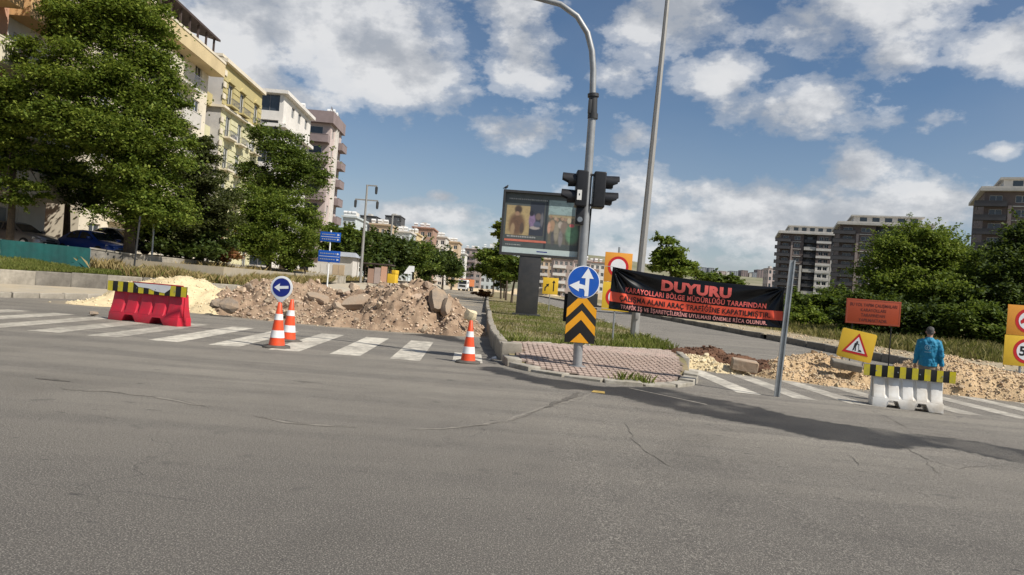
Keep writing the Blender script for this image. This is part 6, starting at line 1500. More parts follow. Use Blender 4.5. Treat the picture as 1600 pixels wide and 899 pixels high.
ring_face(t, xc, zt, r_, -.019); dsk = ring_face(t, xc, zb_, r_, -.019)
lettering(t, '50', xc, zb_ - .13, -.026, .27, 'sign_black', .40, .03)
def car_glyph(x, mat):
    k = MB(); k.add([(x + a_, -.026, zt + b_) for a_, b_ in ((-.10, -.07), (.10, -.07), (.10, .01), (.06, .02), (.035, .07), (-.035, .07), (-.06, .02), (-.10, .01))], [tuple(range(8))]); k.plate(circle(.025, 12, (x - .06, zt - .075)), -.0265); k.plate(circle(.025, 12, (x + .06, zt - .075)), -.0265); k.build('car_symbol', mat, t, smooth=0)
car_glyph(xc - .12, 'sign_red'); car_glyph(xc + .12, 'sign_black')

# ------------------------------------------------------------------ banner
pb_ = G(1213, 620); pt = V(1238, 407, pb_.y - .05)
t = thing('banner_post', 'leaning galvanised channel post holding the right end of the banner', 'post', pb_)
ex = pt - pb_; w2 = .055; rings = []
for s_ in (0, 1):
    c = ex * s_; rings.append([(c.x + x, c.y + y, c.z) for x, y in ((-w2, -.03), (-.03, -.03), (-.03, .012), (.03, .012), (.03, -.03), (w2, -.03), (w2, -.02), (.042, -.02), (.042, .026), (-.042, .026), (-.042, -.02), (-w2, -.02))])
MB().loft(rings).build('channel', 'galv', t, smooth=0)
TL, TR, BR, BL = V(957.5, 417, sp.y - .12), V(1226.5, 449.5, 13.72), V(1222, 513, 13.72), V(951, 482.5, sp.y - .12)
nrm = (TR - TL).cross(BL - TL).normalized()
if nrm.y > 0: nrm = -nrm
def bsurf(u, v):
    """banner cloth: u along, v down; returns (N,3)"""
    u = np.asarray(u, float); v = np.asarray(v, float)
    P = (np.outer(1 - u, np.ones(3)) * ((1 - v)[:, None] * np.array(TL) + v[:, None] * np.array(BL)) + np.outer(u, np.ones(3)) * ((1 - v)[:, None] * np.array(TR) + v[:, None] * np.array(BR)))
    sag = np.sin(np.pi * u) ** .8 * (.06 * (1 - v) + .03 * v)
    P[:, 2] -= sag
    x = u * 3.3; z = v * .80
    d = np.zeros(len(u))
    # tension folds running out of the tied corners
    for cx__, cz__, k, amp, fall, ph_ in ((0, 0, 12, .062, 1.0, .6), (3.3, 0, 11, .050, .9, .2), (0, .80, 7, .010, .8, .3), (3.3, .80, 8, .016, .8, 1.0)):
        rx, rz = np.abs(x - cx__), np.abs(z - cz__); r_ = np.hypot(rx, rz) + 1e-6; a = np.arctan2(rz, rx)
        d += amp * np.sin(a * k + ph_) * np.exp(-r_ / fall) * sstep(r_ / .12) * np.cos(a * .6)
    d += .012 * np.sin(x * 3.1 + v * 1.3) * np.sin(np.pi * v) + .006 * np.sin(x * 9 - v * 4) * (.3 + v) + .02 * np.sin(np.pi * u) * np.sin(np.pi * v)
    return P + d[:, None] * np.array(nrm)
t = thing('banner', 'black and red notice banner tied between signal pole and steel post', 'banner', (0, 0, 0))
nu, nv = 150, 36; U, Vv = np.meshgrid(np.linspace(0, 1, nu), np.linspace(0, 1, nv), indexing='ij')
idx = np.arange(nu * nv).reshape(nu, nv); fa = np.stack([idx[:-1, :-1], idx[1:, :-1], idx[1:, 1:], idx[:-1, 1:]], -1).reshape(-1, 4)
cl = mkobj('cloth', fastmesh('cloth', bsurf(U.ravel(), Vv.ravel()), fa, 'banner_black', True), t)
so_ = cl.modifiers.new('thickness', 'SOLIDIFY'); so_.thickness = .002; so_.offset = 1 if False else 0
def on_banner(verts_uv, lift=.005):
    P = bsurf(verts_uv[:, 0], verts_uv[:, 1]); return P + np.array(nrm) * lift
us = np.linspace(.001, .999, 150); rows = np.array([(u, v) for v in np.linspace(.585, .815, 9) for u in us]); idx = np.arange(len(rows)).reshape(9, 150)
fa = np.stack([idx[:-1, :-1], idx[1:, :-1], idx[1:, 1:], idx[:-1, 1:]], -1).reshape(-1, 4); mkobj('red_stripe', fastmesh('red_stripe', on_banner(rows, .004), fa, 'banner_red', True), cl)
def btext(body, u0, u1, v0, v1, mat, bold, lift):
    vs, fs = text_mesh(body, 1.0, bold, spacing=1.08); x0, x1 = vs[:, 0].min(), vs[:, 0].max()
    bm = bmesh.new(); bv = [bm.verts.new((u0 + (a - x0) / (x1 - x0) * (u1 - u0), b_, 0)) for a, b_, _ in vs]
    for f in fs:
        try: bm.faces.new([bv[i] for i in f])
        except ValueError: pass
    for uu in np.arange(u0 + .006, u1, .012): bmesh.ops.bisect_plane(bm, geom=bm.verts[:] + bm.edges[:] + bm.faces[:], plane_co=(uu, 0, 0), plane_no=(1, 0, 0))
    for zz in (.33, .66): bmesh.ops.bisect_plane(bm, geom=bm.verts[:] + bm.edges[:] + bm.faces[:], plane_co=(0, zz, 0), plane_no=(0, 1, 0))
    co = np.array([v.co[:] for v in bm.verts]); uv = np.stack([co[:, 0], v1 - co[:, 1] * (v1 - v0)], -1); P = on_banner(uv, lift)
    for v, p in zip(bm.verts, P): v.co = p
    me = bpy.data.meshes.new('lettering'); bm.to_mesh(me); bm.free(); me.materials.append(MATS[mat]); mkobj('lettering', me, cl)
btext('DUYURU', .300, .705, .125, .355, 'banner_salmon', .06, .006)
btext('KARAYOLLARI BÖLGE MÜDÜRLÜĞÜ TARAFINDAN', .090, .905, .425, .545, 'banner_salmon', .022, .006)
btext('ÇALIŞMA ALANI ARAÇ TRAFİĞİNE KAPATILMIŞTIR.', .060, .930, .640, .765, 'sign_black', .022, .009)
btext('TRAFİK İŞ VE İŞARETÇİLERİNE UYULMASI ÖNEMLE RİCA OLUNUR.', .070, .915, .860, .950, 'banner_pale', .02, .006)
for p, q in ((TL, V(915, 412, sp.y)), (BL, V(911, 478, sp.y - .1)), (TR, pb_ + ex * .81), (BR, pb_ + ex * .52)):
    MB().tube([p, p.lerp(q, .5) - Vector((0, 0, .01)), q], .007, 6).build('rope', 'rope', t)

# ------------------------------------------------------------------ the walking man
def ell(c, rx, ry, n=20, ax=None):
    return [Vector(c) + Vector((rx * math.cos(2 * math.pi * k / n), ry * math.sin(2 * math.pi * k / n), 0)) for k in range(n)]
def remesh(o, size, it=6):
    m = o.modifiers.new('merge', 'REMESH'); m.mode = 'VOXEL'; m.voxel_size = size; m.use_smooth_shade = True
    s_ = o.modifiers.new('soften', 'SMOOTH'); s_.iterations = it; s_.factor = .5
pmat('skin', (.36, .20, .13), .6, .12, 12); pmat('jacket', (.012, .20, .33), .7, .12, 6, .35, 22, dirt=(.008, .14, .28), dirt_amt=.4, dscale=5); pmat('trousers', (.22, .165, .115), .85, .12, 8, .3, 30); pmat('hair', (.055, .05, .046), .8, .35, 40, .6, 120, dirt=(.18, .17, .16), dirt_amt=.4, dscale=20); pmat('shoe', (.03, .028, .026), .6, .2); pmat('print_white', (.36, .55, .63), .6, .15, 30)
mp_ = V(1462, 512, 14.45); mg = GZ(mp_.x, 14.45)
man = thing('person', 'man in blue long sleeved jacket and brown trousers walking behind the white barrier', 'person', (mp_.x - .10, 14.45, mg), R(-30))
SC = (mp_.z - mg) / 1.70
man.scale = (SC * .90, SC * .95, SC)
lg = [((.09, .02, .92), (.10, .10, .50), (.10, .04, .08)), ((-.09, -.0, .92), (-.10, .03, .50), (-.10, -.20, .09))]
# body
bd = MB()
bd.loft([ell((0, 0, .86), .15, .10), ell((0, 0, .95), .165, .115), ell((0, 0, 1.08), .145, .10), ell((0, .0, 1.25), .17, .115), ell((0, -.005, 1.38), .175, .10), ell((0, -.005, 1.44), .10, .075), ell((0, .01, 1.47), .058, .058), ell((0, .025, 1.53), .055, .058)])
bd.loft([ell((0, .035, 1.49), .045, .05), ell((0, .045, 1.525), .062, .078), ell((0, .04, 1.57), .074, .092), ell((0, .035, 1.62), .078, .098), ell((0, .03, 1.66), .070, .088), ell((0, .028, 1.69), .045, .058), ell((0, .028, 1.70), .012, .016)])
bd.box((0, .145, 1.575), (.028, .04, .05), None, 0, .5)          # nose
bd.tube([(.076, .03, 1.565), (.086, .02, 1.59), (.080, .022, 1.615)], [.012, .018, .012], 8); bd.tube([(-.076, .03, 1.565), (-.086, .02, 1.59), (-.080, .022, 1.615)], [.012, .018, .012], 8)
for h_, k_, f_ in lg: bd.tube([h_, Vector(h_).lerp(Vector(k_), .5), k_, Vector(k_).lerp(Vector(f_), .35), f_], [.088, .076, .055, .056, .038], 12); bd.tube([Vector(f_) + Vector((0, -.06, -.045)), Vector(f_) + Vector((0, .05, -.04)), Vector(f_) + Vector((.0, .17, -.055))], [.035, .04, .03], 10)
arms = [((.185, -.0, 1.385), (.255, -.05, 1.12), (.275, .04, .885)), ((-.185, .0, 1.385), (-.25, .0, 1.12), (-.265, .10, .90))]
for sx, (s_, e_, w_) in zip((1, -1), arms):
    s_, e_, w_ = Vector(s_), Vector(e_), Vector(w_)
    bd.tube([s_ - Vector((sx * .06, 0, -.01)), s_, s_.lerp(e_, .5), e_, e_.lerp(w_, .4), w_], [.055, .056, .046, .038, .037, .025], 12)
    dn = (w_ - e_).normalized(); pl = w_ + dn * .05
    bd.tube([w_, w_ + dn * .04, w_ + dn * .09], [.024, .036, .036], 10, flat=.55)
    for i in range(4):
        o_ = Vector((0, (i - 1.5) * .019, 0)); ln = (.070, .082, .078, .060)[i]; b_ = w_ + dn * .085 + o_
        bd.tube([b_, b_ + dn * ln * .5 + Vector((-sx * .006, 0, 0)), b_ + dn * ln * .85 + Vector((-sx * .022, .004, 0))], [.0095, .009, .0075], 7)
    b_ = w_ + dn * .035 + Vector((0, .03, 0)); bd.tube([b_, b_ + dn * .03 + Vector((-sx * .006, .022, 0)), b_ + dn * .065 + Vector((-sx * .016, .028, 0))], [.012, .011, .009], 7)
body = bd.build('body', 'skin', man); remesh(body, .0075, 3)
for sx in (-1, 1):
    ey = MB(); ey.lathe([(.001, -.009), (.008, -.004), (.009, 0), (.008, .004), (.001, .009)], 10, (sx * .03, .118, 1.60)); ey.build('eye', 'sign_white', man)
MB().box((0, .13, 1.532), (.045, .012, .008)).build('mouth', 'sign_red', man, bevel=.003)
jk = MB()
jk.loft([ell((0, -.005, .87), .195, .142, 24), ell((0, -.005, .93), .205, .148, 24), ell((0, -.01, 1.05), .188, .138, 24), ell((0, -.012, 1.20), .20, .145, 24), ell((0, -.015, 1.32), .212, .138, 24), ell((0, -.012, 1.40), .185, .112, 24), ell((0, -.005, 1.445), .105, .085, 24), ell((0, .01, 1.485), .068, .070, 24)])
for sx, (s_, e_, w_) in zip((1, -1), arms):
    s_, e_, w_ = Vector(s_), Vector(e_), Vector(w_); jk.tube([s_ - Vector((sx * .07, 0, -.005)), s_ + Vector((0, 0, -.015)), s_.lerp(e_, .5), e_, e_.lerp(w_, .5), w_ - (w_ - e_).normalized() * .01], [.075, .082, .068, .060, .056, .045], 14)
jo = jk.build('jacket', 'jacket', man); remesh(jo, .011, 5)
ds = jo.modifiers.new('folds', 'DISPLACE'); tx = bpy.data.textures.new('folds', 'CLOUDS'); tx.noise_scale = .09; tx.noise_depth = 2; ds.texture = tx; ds.strength = .05; ds.mid_level = .5
tr_ = MB(); tr_.loft([ell((0, 0, .80), .16, .125), ell((0, 0, .9), .175, .13), ell((0, 0, .98), .165, .118)])
for h_, k_, f_ in lg: h_, k_, f_ = Vector(h_), Vector(k_), Vector(f_); tr_.tube([h_, h_.lerp(k_, .5), k_, k_.lerp(f_, .4), f_ + Vector((0, 0, -.02))], [.105, .094, .075, .072, .068], 14)
to = tr_.build('trousers', 'trousers', man); remesh(to, .011, 4)
hr = MB(); hr.loft([ell((0, .005, 1.545), .060, .060), ell((0, .010, 1.58), .079, .080), ell((0, .016, 1.63), .085, .092), ell((0, .022, 1.67), .078, .090), ell((0, .024, 1.70), .052, .064), ell((0, .024, 1.713), .012, .016)])
ho = hr.build('hair', 'hair', man); remesh(ho, .009, 2)
for h_, k_, f_ in lg:
    f_ = Vector(f_); s_ = MB(); s_.tube([f_ + Vector((0, -.085, -.05)), f_ + Vector((0, -.03, -.035)), f_ + Vector((0, .07, -.045)), f_ + Vector((0, .17, -.055)), f_ + Vector((0, .195, -.058))], [.03, .046, .046, .038, .02], 12); s_.build('shoe', 'shoe', man, smooth=60)
def back_y(x, z): return -.018 - .15 * math.sqrt(max(0, 1 - (x / .23) ** 2)) - .004
em = MB(); n = 28; vs = []
for q in range(n):
    a = 2 * math.pi * q / n
    for rr in (.044, .056): vs.append((-.035 + rr * math.cos(a), back_y(-.035 + rr * math.cos(a), 1.27) - .004, 1.27 + rr * math.sin(a)))
em.add(vs, [(2 * q, 2 * q + 1, 2 * ((q + 1) % n) + 1, 2 * ((q + 1) % n)) for q in range(n)])
em.add([(-.035 + x, back_y(-.035 + x, 1.27) - .004, 1.27 + z) for x, z in ((-.02, -.02), (.0, -.032), (.018, -.01), (.006, .01), (-.004, .03), (-.016, .008))], [tuple(range(6))])
x = -.09
while x < .04:
    em.add([(xx, back_y(xx, 1.17) - .004, z) for xx, z in ((x, 1.165), (x + .011, 1.165), (x + .011, 1.18), (x, 1.18))], [(0, 1, 2, 3)]); x += .015
em.build('back_emblem', 'print_white', man, smooth=0)

# ------------------------------------------------------------------ fence, garden wall and things along the left verge
pmat('teal', (.011, .105, .098), .7, .12, 2, .2, 14, dirt=(.015, .06, .06), dirt_amt=.5, dscale=1.2)
t = thing('teal_fence', 'teal sheet fence in front of the parked cars', 'fence')
fe = [(-31.5, 33.4, 1.36), (-28, 33.6, 1.35)]; d0, d1 = 34, 35
for i in range(5):
    s_ = i / 4; dp = d0 + (d1 - d0) * s_; px = 140 * s_; lo, hi = V(px, 401 + 20 * s_, dp), V(px, 374 + 14 * s_, dp)
    if i: 
        k = MB(); m_ = 10
        rows = []
        for q in range(m_ + 1):
            f_ = q / m_; a_ = pl.lerp(lo, f_); b_ = ph_.lerp(hi, f_); o_ = .006 * math.sin(q * 2.1 + i); rows.append([(a_.x, a_.y + o_, a_.z - .1), (b_.x, b_.y + o_, b_.z), (b_.x, b_.y + o_ + .02, b_.z), (a_.x, a_.y + o_ + .02, a_.z - .1)])
        k.loft(rows); k.build('panel', 'teal', t, smooth=40)
    MB().tube([(lo.x, lo.y + .06, lo.z - .2), (hi.x, hi.y + .06, hi.z + .02)], .03, 8).build('post', 'galv', t)
    pl, ph_ = lo, hi
lo0, hi0 = V(0, 401, 34), V(0, 374, 34)
for i in range(3):
    a_ = lo0 + Vector((-2.1 * (i + 1), -.15 * (i + 1), .02)); MB().bx(0, 2.08, 0, .02, -.1, hi0.z - lo0.z).build('panel', 'teal', t, smooth=0).location = a_
k = MB(); a_, b_ = V(138, 421, 34.6), V(140, 389, 34.6); k.add([a_ + Vector((-.9, -.35, -.02)), a_ + Vector((.1, -.1, 0)), b_ + Vector((.05, .0, .0)), a_.lerp(b_, .5) + Vector((-.35, -.12, 0)), b_ + Vector((-.18, -.04, .0))], [(0, 1, 3), (1, 2, 4, 3)]); k.build('loose_flap', 'teal', t, smooth=0)
t = thing('garden_wall', 'weathered concrete garden wall running right from the teal fence', 'wall')
gw = [(141, 421, 389, 35.1), (180, 424, 395, 36), (215, 427, 400, 37), (260, 430, 404, 39), (310, 431, 409, 42), (360, 432, 414, 45), (420, 433, 420, 49), (480, 436, 427, 54), (540, 440, 433, 62)]
for i, ((p0_, l0, h0, y0), (p1_, l1, h1, y1)) in enumerate(zip(gw, gw[1:])):
    a_, b_, c_, e_ = V(p0_, l0, y0), V(p1_, l1, y1), V(p1_, h1, y1), V(p0_, h0, y0); a_.z -= .5; b_.z -= .5; off = Vector((0, .18, 0)); g_ = (b_ - a_) * .004
    k = MB(); k.loft([[a_ + g_, e_ + g_, e_ + g_ + off, a_ + g_ + off], [b_ - g_, c_ - g_, c_ - g_ + off, b_ - g_ + off]]); k.build('wall_section', 'concrete_dark' if i in (0, 1) else 'concrete', t, smooth=0)
    k = MB(); u_ = Vector((0, 0, .07)); w_ = Vector((0, .06, 0)); k.loft([[e_ + g_ - w_ + u_ * .02, e_ + g_ + off + w_ + u_ * .02, e_ + g_ + off + w_ + u_, e_ + g_ - w_ + u_], [c_ - g_ - w_ + u_ * .02, c_ - g_ + off + w_ + u_ * .02, c_ - g_ + off + w_ + u_, c_ - g_ - w_ + u_]]); k.build('coping', 'concrete', t, smooth=0)
a_, b_ = V(209, 421, 35), V(219, 338, 35); t = thing('steel_pole', 'thin dark steel pole standing before the garden wall', 'pole', a_); MB().tube([(0, 0, -.1), b_ - a_], .045, 8).tube([(0, 0, -.05), (0, 0, .03)], .1, 8).build('shaft', 'dark_grey_metal', t)
a_, b_ = V(237, 408, 39), V(242, 325, 39); t = thing('steel_pole', 'pale slim pole rising behind the garden wall', 'pole', a_ - Vector((0, 0, .6))); MB().tube([(0, 0, 0), b_ - a_ + Vector((0, 0, .6))], .05, 8).tube([(0, 0, 0), (0, 0, .04)], .1, 8).build('shaft', 'galv', t)

# ------------------------------------------------------------------ parked cars
pmat('car_grey', (.20, .185, .18), .3, .04, 3, coat=.7, metal=.4); pmat('car_blue', (.006, .045, .26), .3, .05, 3, coat=.7, metal=.2); pmat('car_navy', (.02, .028, .05), .3, .05, 3, coat=.7, metal=.2); pmat('car_glass', (.02, .024, .03), .06, .1, 2, spec=.8); pmat('headlamp', (.62, .64, .66), .12, .1, 20, spec=.8); pmat('tyre', (.02, .02, .02), .85, .1); pmat('rim', (.45, .45, .46), .35, .05, metal=.8); pmat('car_trim', (.015, .015, .015), .5, .1)
def car(label, loc, rz, paint):
    t = thing('parked_car', label, 'car', loc, rz)
    st = [(-2.12, .60, .42, .62, .70), (-2.05, .78, .30, .70, .86), (-1.6, .85, .22, .78, .95), (-.9, .875, .20, .80, .97), (.2, .88, .20, .80, .96), (.95, .875, .20, .78, .94), (1.35, .86, .20, .74, .88), (1.75, .82, .22, .68, .80), (2.05, .72, .28, .58, .68), (2.15, .55, .36, .50, .58)]
    mb = MB(); mb.loft([[(x, -hw, zl), (x, -hw * 1.0, (zl + zs) / 2), (x, -hw * .97, zs), (x, -hw * .82, zt), (x, 0, zt + .03), (x, hw * .82, zt), (x, hw * .97, zs), (x, hw, (zl + zs) / 2), (x, hw, zl), (x, hw * .8, zl - .03), (x, -hw * .8, zl - .03)] for x, hw, zl, zs, zt in st]); mb.build('body', paint, t, smooth=45)
    base = [(-1.78, .70), (-1.1, .77), (-.2, .79), (.55, .77), (1.02, .70)]; roof = [(-1.15, .52), (-.75, .58), (-.3, .60), (.0, .58), (.28, .54)]; zr = [1.34, 1.42, 1.45, 1.43, 1.38]
    cab = MB(); cab.loft([[(bx_, -bw, .92), (rx_, -rw, z_ - .05), (rx_, -rw * .82, z_), (rx_, rw * .82, z_), (rx_, rw, z_ - .05), (bx_, bw, .92)] for (bx_, bw), (rx_, rw), z_ in zip(base, roof, zr)]); cab.build('cabin', paint, t, smooth=40)
    def gq(nm, pts): k = MB(); k.add(pts, [tuple(range(len(pts)))]); return k.build(nm, 'car_glass', t, smooth=0)
    gq('windscreen', [(1.005, -.62, .955), (1.005, .62, .955), (.345, .50, 1.345), (.345, -.50, 1.345)]); gq('rear_window', [(-1.745, -.62, .955), (-1.745, .62, .955), (-1.215, .48, 1.315), (-1.215, -.48, 1.315)])
    for s_ in (-1, 1):
        gq('side_window', [(.85, s_ * .762, .97), (-.15, s_ * .802, .97), (-.18, s_ * .630, 1.36), (.16, s_ * .590, 1.34)]); gq('side_window', [(-.25, s_ * .802, .97), (-1.15, s_ * .785, .97), (-.95, s_ * .585, 1.33), (-.30, s_ * .632, 1.365)])
        h_ = MB(); h_.loft([[(1.78, s_ * .80, .58), (1.80, s_ * .79, .70), (1.72, s_ * .72, .72)], [(2.12, s_ * .52, .50), (2.13, s_ * .52, .60), (2.07, s_ * .46, .645)]]); h_.build('headlight', 'headlamp', t, smooth=0)
        h_ = MB(); h_.box((-2.08, s_ * .62, .76), (.07, .22, .14)); h_.build('tail_light', 'sign_red', t, bevel=.02)
        m_ = MB(); m_.box((.72, s_ * .93, 1.02), (.12, .20, .13)); m_.box((.74, s_ * .82, .98), (.05, .1, .04)); m_.build('mirror', paint, t, bevel=.025)
        for x in (-1.3, 1.32):
            wo_ = MB(); wo_.tube([(x, s_ * .66, .31), (x, s_ * .69, .31), (x, s_ * .86, .31), (x, s_ * .885, .31)], [.26, .315, .315, .27], 22); w1_ = wo_.build('wheel', 'tyre', t, smooth=40); MB().tube([(x, s_ * .86, .31), (x, s_ * .893, .31)], [.21, .19], 16).build('rim', 'rim', w1_)
    MB().box((2.13, 0, .44), (.06, .9, .12)).build('grille', 'car_trim', t, bevel=.01); MB().box((2.135, 0, .56), (.05, .55, .07)).build('number_plate_holder', 'car_trim', t, bevel=.01)
    for x, zz in ((.95, .0),): pass
    return t
def car_at(label, px, pyroof, dep, rz, paint):
    p = V(px, pyroof, dep); car(label, (p.x, dep, p.z - 1.45), rz, paint); return p.z - 1.45
z_a = car_at('grey sedan above the teal fence, bonnet pointing right', 28, 347, 38.5, R(-12), 'car_grey')
z_b = car_at('bright blue car behind the concrete wall end', 148, 361, 40.0, R(-20), 'car_blue')
z_c = car_at('dark navy car beyond the bright blue one', 186, 357, 43.6, R(-16), 'car_navy')
MB().bx(-40, -14.5, 36.3, 60, z_b - .5, min(z_a, z_b, z_c) - .0).build('parking_slab', 'pavement', None, smooth=0); o = bpy.data.objects['parking_slab']; tag(o, 'concrete parking slab under the cars', 'ground', kind='structure')
for zz, (x0, x1, y0, y1) in ((z_a, (-29.5, -22.0, 36.6, 40.6)), (z_b, (-24.2, -19.4, 38.3, 41.8)), (z_c, (-27, -20, 41.9, 46.2))):
    base_ = min(z_a, z_b, z_c)
    if zz - base_ > .01: o = MB().bx(x0, x1, y0, y1, base_ - .02, zz).build('parking_step', 'pavement', None, smooth=0); tag(o, 'raised step of the parking ground', 'ground', kind='structure')

# ------------------------------------------------------------------ street furniture down the left carriageway
def upole(label, px0, py0, px1, py1, dep, arms, r=.16, mat='lamp_grey'):
    a_, b_ = V(px0, py0, dep), V(px1, py1, dep); gS = GZ(a_.x, dep); a_.z = gS; t = thing('utility_pole', label, 'pole', a_); ex = b_ - a_
    MB().tube([(0, 0, -.2), ex * .5, ex], [r * 1.2, r, r * .72], 8).build('shaft', mat, t)
    for f_, x0, x1 in arms:
        c = ex * f_; MB().bx(c.x + x0, c.x + x1, -.06, .06, c.z - .06, c.z + .06).build('crossarm', mat, t, smooth=0)
        for x in {x0 + .06, x1 - .06}:
            if abs(x) > .3: MB().tube([(c.x + x, 0, c.z - .06), (c.x + x, 0, c.z - .12), (c.x + x, 0, c.z - .3), (c.x + x, 0, c.z - .75), (c.x + x, 0, c.z - .85)], [.03, .14, .14, .12, .02], 8).build('insulator', 'dark_grey_metal', t)
    return t
upole('tall concrete utility pole with two crossarms above the street trees', 563, 440, 574, 289, 72, [(.995, -.1, 1.0), (.86, -1.1, 1.2)], .13)
upole('shorter utility pole with a single top arm', 604, 440, 614, 335, 95, [(.99, -.2, 1.1), (.62, -.25, .25)], .15)
upole('thin street lamp pole among the farther street trees', 662, 440, 666, 375, 120, [(.995, -.1, .9)], .11)
t0 = V(511, 446, 47); gS = GZ(t0.x, 47) + .75; t = thing('direction_sign', 'two blue direction boards on a slim white post', 'sign', (t0.x, 47, gS), R(0))
tp = V(517, 360, 47)
MB().tube([(0, .04, -.5), (tp.x - t0.x, .04, tp.z - gS)], .05, 8).build('post', 'white_paint', t)
for (x0, x1, y0, y1) in ((501, 532, 363, 378), (498, 531, 392, 410)):
    a_, b_ = V(x0, y0, 47), V(x1, y1, 47); cz = (V((x0 + x1) / 2, y0, 47).z, V((x0 + x1) / 2, y1, 47).z); xa, xb = a_.x - t0.x, b_.x - t0.x
    bo = MB().bx(xa, xb, -.03, 0, cz[1] - gS, cz[0] - gS).build('blue_board', 'sign_blue', t, bevel=.01); zm = (cz[0] + cz[1]) / 2 - gS; hh2 = cz[0] - cz[1]
    MB().bx(xa + .05, xb - .05, -.036, -.033, zm - .012, zm + .012).build('dividing_line', 'sign_white', bo, smooth=0)
    for dz in (.25, -.25):
        x_ = xa + .12; k = MB()
        while x_ < xb - .35: w_ = random.uniform(.05, .12); k.bx(x_, x_ + w_, -.036, -.034, zm + dz * hh2 - .03, zm + dz * hh2 + .03); x_ += w_ + .04
        k.build('lettering', 'print_grey', bo, smooth=0); k = MB(); k.add([(xb - .22, -.036, zm + dz * hh2 - .07), (xb - .06, -.036, zm + dz * hh2), (xb - .22, -.036, zm + dz * hh2 + .07)], [(0, 1, 2)]); k.build('white_arrow', 'sign_white', bo, smooth=0)
# wall and low shed behind the direction sign
t = thing('compound_wall', 'white panelled compound wall left of the street trees', 'wall')
for i in range(6):
    a_, b_ = V(482 + i * 9.5, 412, 66), V(482 + (i + 1) * 9.5, 412, 66); zt, zb2 = V(482 + i * 9.5, 410 + i * .8, 66).z, GZ(a_.x, 66); MB().bx(a_.x + .02, b_.x - .02, 66, 66.12, zb2, zt).build('wall_panel', 'w_white' if i < 4 else 'w_tan', t, smooth=0)
t = thing('shed', 'low grey roofed shed above the compound wall', 'shed', tuple(V(510, 400, 70))); 
z_ = GZ(-17, 70) - V(510, 400, 70).z
MB().bx(-.8, 2.6, 0, 3, z_, .05).build('wall', 'w_pale', t, smooth=0); k = MB(); k.add([(-1.0, -.3, .052), (2.9, -.3, .052), (2.9, 3.3, .052), (-1.0, 3.3, .052), (-.6, 1.5, .55), (2.5, 1.5, .55)], [(0, 1, 5, 4), (1, 2, 5), (2, 3, 4, 5), (3, 0, 4), (3, 2, 1, 0)]); k.build('roof', 'w_greyblue', t, smooth=0)
# yellow container
p = V(608, 444, 74); gS = p.z; t = thing('yellow_bin', 'bright yellow roadside container below the street trees', 'container', (p.x, 74, gS), R(-10))
MB().bx(-.75, .75, -.5, .5, .1, 1.05).build('body', 'sign_yellow', t, bevel=.03); MB().bx(.35, .78, -.52, .52, 1.052, 1.45).build('raised_side', 'sign_yellow', t, bevel=.03); MB().bx(-.6, .33, -.46, .46, 1.052, 1.12).build('lid', 'dark_grey_metal', t)
for x in (-.6, .6): MB().bx(x - .08, x + .08, -.45, .45, 0, .1).build('foot', 'dark_grey_metal', t, smooth=0)
# red and orange roadside panels
p = V(590, 443, 70); t = thing('hoarding', 'faded red and orange sheet hoarding beside the yellow container', 'hoarding', (p.x, 70, V(590, 445, 70).z), R(5))
for i, m_ in enumerate(('w_rust', 'w_rose', 'w_coral')): MB().bx(-1.0 + i * .62, -.42 + i * .62, 0, .05, .1, 1.5 + .15 * i).build('sheet', m_, t, smooth=0)
for x in (-1.0, .85): MB().bx(x - .03, x + .03, .055, .11, 0, 1.7).build('post', 'dark_grey_metal', t, smooth=0)
# kiosk roof frames
p = V(565, 445, 76); t = thing('pergola', 'dark timber pergola shelters under the street trees', 'pergola', (p.x, 76, V(565, 446, 76).z), 0)
for x in (-1.6, -.2, 1.2, 2.6): MB().bx(x - .07, x + .07, -.07, .07, 0, 2.3).bx(x - .06, x + .06, 1.9, 2.04, 0, 2.3).build('post', 'roof_dark', t, smooth=0)
MB().bx(-2.0, 3.0, -.4, 2.4, 2.3, 2.42).build('roof', 'roof_dark', t, smooth=0)
# white backs of road signs
for lab, px, pyb, dep, tri_ in (('white back of a triangular road sign down the carriageway', 636, 446, 85, True), ('white back of a square road sign down the carriageway', 641, 446, 86, False)):
    p = V(px, pyb, dep); t = thing('road_sign', lab, 'sign', (p.x, dep, p.z), R(8)); MB().tube([(0, .03, 0), (0, .03, 2.2)], .035, 8).build('post', 'galv', t)
    if tri_: MB().prism([(-.5, 1.35), (.5, 1.35), (0, 2.2)], -.02, 0).build('plate', 'sign_white', t)
    else: MB().prism(rrect(-.34, .34, 1.6, 2.3, .05), -.02, 0).build('plate', 'sign_white', t)
# earth bank across the far carriageway
pmat('bank_earth', (.50, .40, .26), .95, .2, .6, .5, 6)
k = MB(); rows = []
for i in range(41):
    x = -26 + i * 1.5; y = 196 + 3 * math.sin(i * .7); g_ = GZ(x, 196); hgt = (2.0 + .5 * math.sin(i * .55 + 1) + .3 * math.sin(i * 1.9)) * (1.0 if i > 17 else .35)
    rows.append([(x, y - 5, g_ - .1), (x, y - 2.6, g_ + hgt * .7), (x, y, g_ + hgt), (x, y + 4, g_ + hgt * .9), (x, y + 9, g_ - .1)])
k.loft(rows); tag(k.build('earth_bank', 'bank_earth', None, smooth=60), 'long pale earth bank across the far end of the road', 'earth bank', kind='structure')
pt_ = GZ(-2, 150)
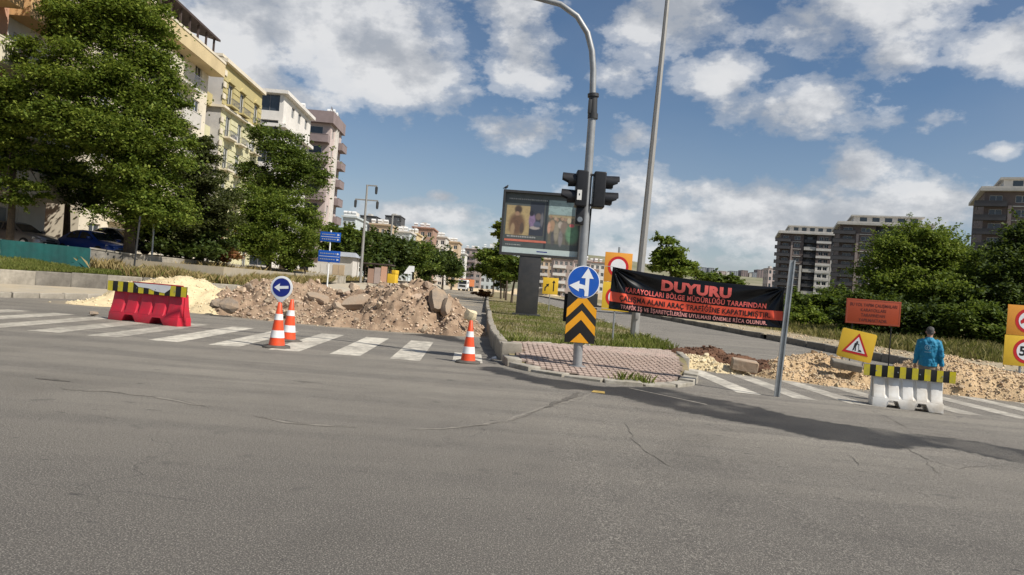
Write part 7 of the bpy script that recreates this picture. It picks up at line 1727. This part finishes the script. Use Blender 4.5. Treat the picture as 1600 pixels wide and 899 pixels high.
# tipper truck
p = V(722, 453, 180); gS = GZ(p.x, 180); t = thing('tipper_truck', 'orange tipper truck with white cab parked far down the road', 'truck', (p.x, 180, gS), R(-12))
pmat('truck_orange', (.62, .20, .07), .5, .08, 2, dirt=(.42, .25, .14), dirt_amt=.4)
cb = MB(); cb.loft([[(-1.2, 0, .7), (1.2, 0, .7), (1.2, 0, 1.7), (1.12, .12, 2.75), (-1.12, .12, 2.75), (-1.2, 0, 1.7)], [(-1.2, 1.9, .7), (1.2, 1.9, .7), (1.2, 1.9, 1.7), (1.15, 1.9, 2.8), (-1.15, 1.9, 2.8), (-1.2, 1.9, 1.7)]]); cb.build('cab', 'white_paint', t, bevel=.04)
MB().add([(-1.05, -.01, 1.72), (1.05, -.01, 1.72), (1.0, .09, 2.6), (-1.0, .09, 2.6)], [(0, 1, 2, 3)]).build('windscreen', 'car_glass', t, smooth=0); MB().bx(-.8, .8, -.05, -.004, .95, 1.45).build('grille', 'car_trim', t); MB().bx(-1.22, 1.22, -.15, .1, .45, .72).build('bumper', 'white_paint', t)
for s_ in (-1, 1): MB().bx(s_ * .95 - .16, s_ * .95 + .16, -.06, -.005, .78, .95).build('headlight', 'headlamp', t); MB().bx(s_ * 1.38 - .1, s_ * 1.38 + .1, .1, .2, 1.8, 2.4).bx(s_ * 1.24 - .08, s_ * 1.24 + .08, .13, .17, 2.2, 2.26).build('mirror', 'car_trim', t)
k = MB(); k.bx(-1.25, 1.25, 2.15, 6.6, 1.25, 3.0); k.bx(-1.3, 1.3, 1.4, 2.12, 2.85, 3.05)
for y in (2.6, 3.6, 4.6, 5.6): k.bx(-1.31, -1.252, y, y + .15, 1.3, 2.95); k.bx(1.252, 1.31, y, y + .15, 1.3, 2.95)
k.build('tipper_body', 'truck_orange', t); MB().bx(-.45, .45, .3, 6.5, .75, 1.24).build('chassis', 'car_trim', t)
for y in (.9, 4.4, 5.7):
    for s_ in (-1, 1): w1_ = MB().tube([(s_ * .85, y, .5), (s_ * 1.2, y, .5)], .5, 18).build('wheel', 'tyre', t); MB().tube([(s_ * 1.19, y, .5), (s_ * 1.215, y, .5)], .26, 12).build('rim', 'rim', w1_)

# loose stones on the gravel margin behind the right kerb
r = np.random.default_rng(3); kp = np.array(rs_poly(KR, gzl(KR, .25), 300)); kq = np.array(rs_poly(KR2, gzl(KR2, .38), 300)); vs = []; fs = []; off = 0
protos = [rock_mesh(700 + i, 12, .6, 'gravel_stone') for i in range(5)]; pv = [(np.array([v.co[:] for v in m.vertices]), np.array([tuple(p.vertices) for p in m.polygons if len(p.vertices) == 3])) for m in protos]
for i in range(1300):
    a_ = r.integers(70, 215); t_ = r.random(); p = kp[a_] * (1 - t_) + kq[a_] * t_ + [r.normal() * .1, r.normal() * .3, 0]; co, tr = pv[i % 5]; s_ = .015 + .08 * r.random() ** 3; th = r.random() * 6.28
    rot = np.array([[math.cos(th), -math.sin(th), 0], [math.sin(th), math.cos(th), 0], [0, 0, 1]]); vs.append((co * s_) @ rot.T + p + [0, 0, s_ * .2]); fs.append(tr + off); off += len(co)
tag(mkobj('loose_gravel', fastmesh('loose_gravel', np.concatenate(vs), np.concatenate(fs), 'gravel_stone')), 'loose pale stones strewn over the margin behind the right kerb', 'gravel', kind='stuff')
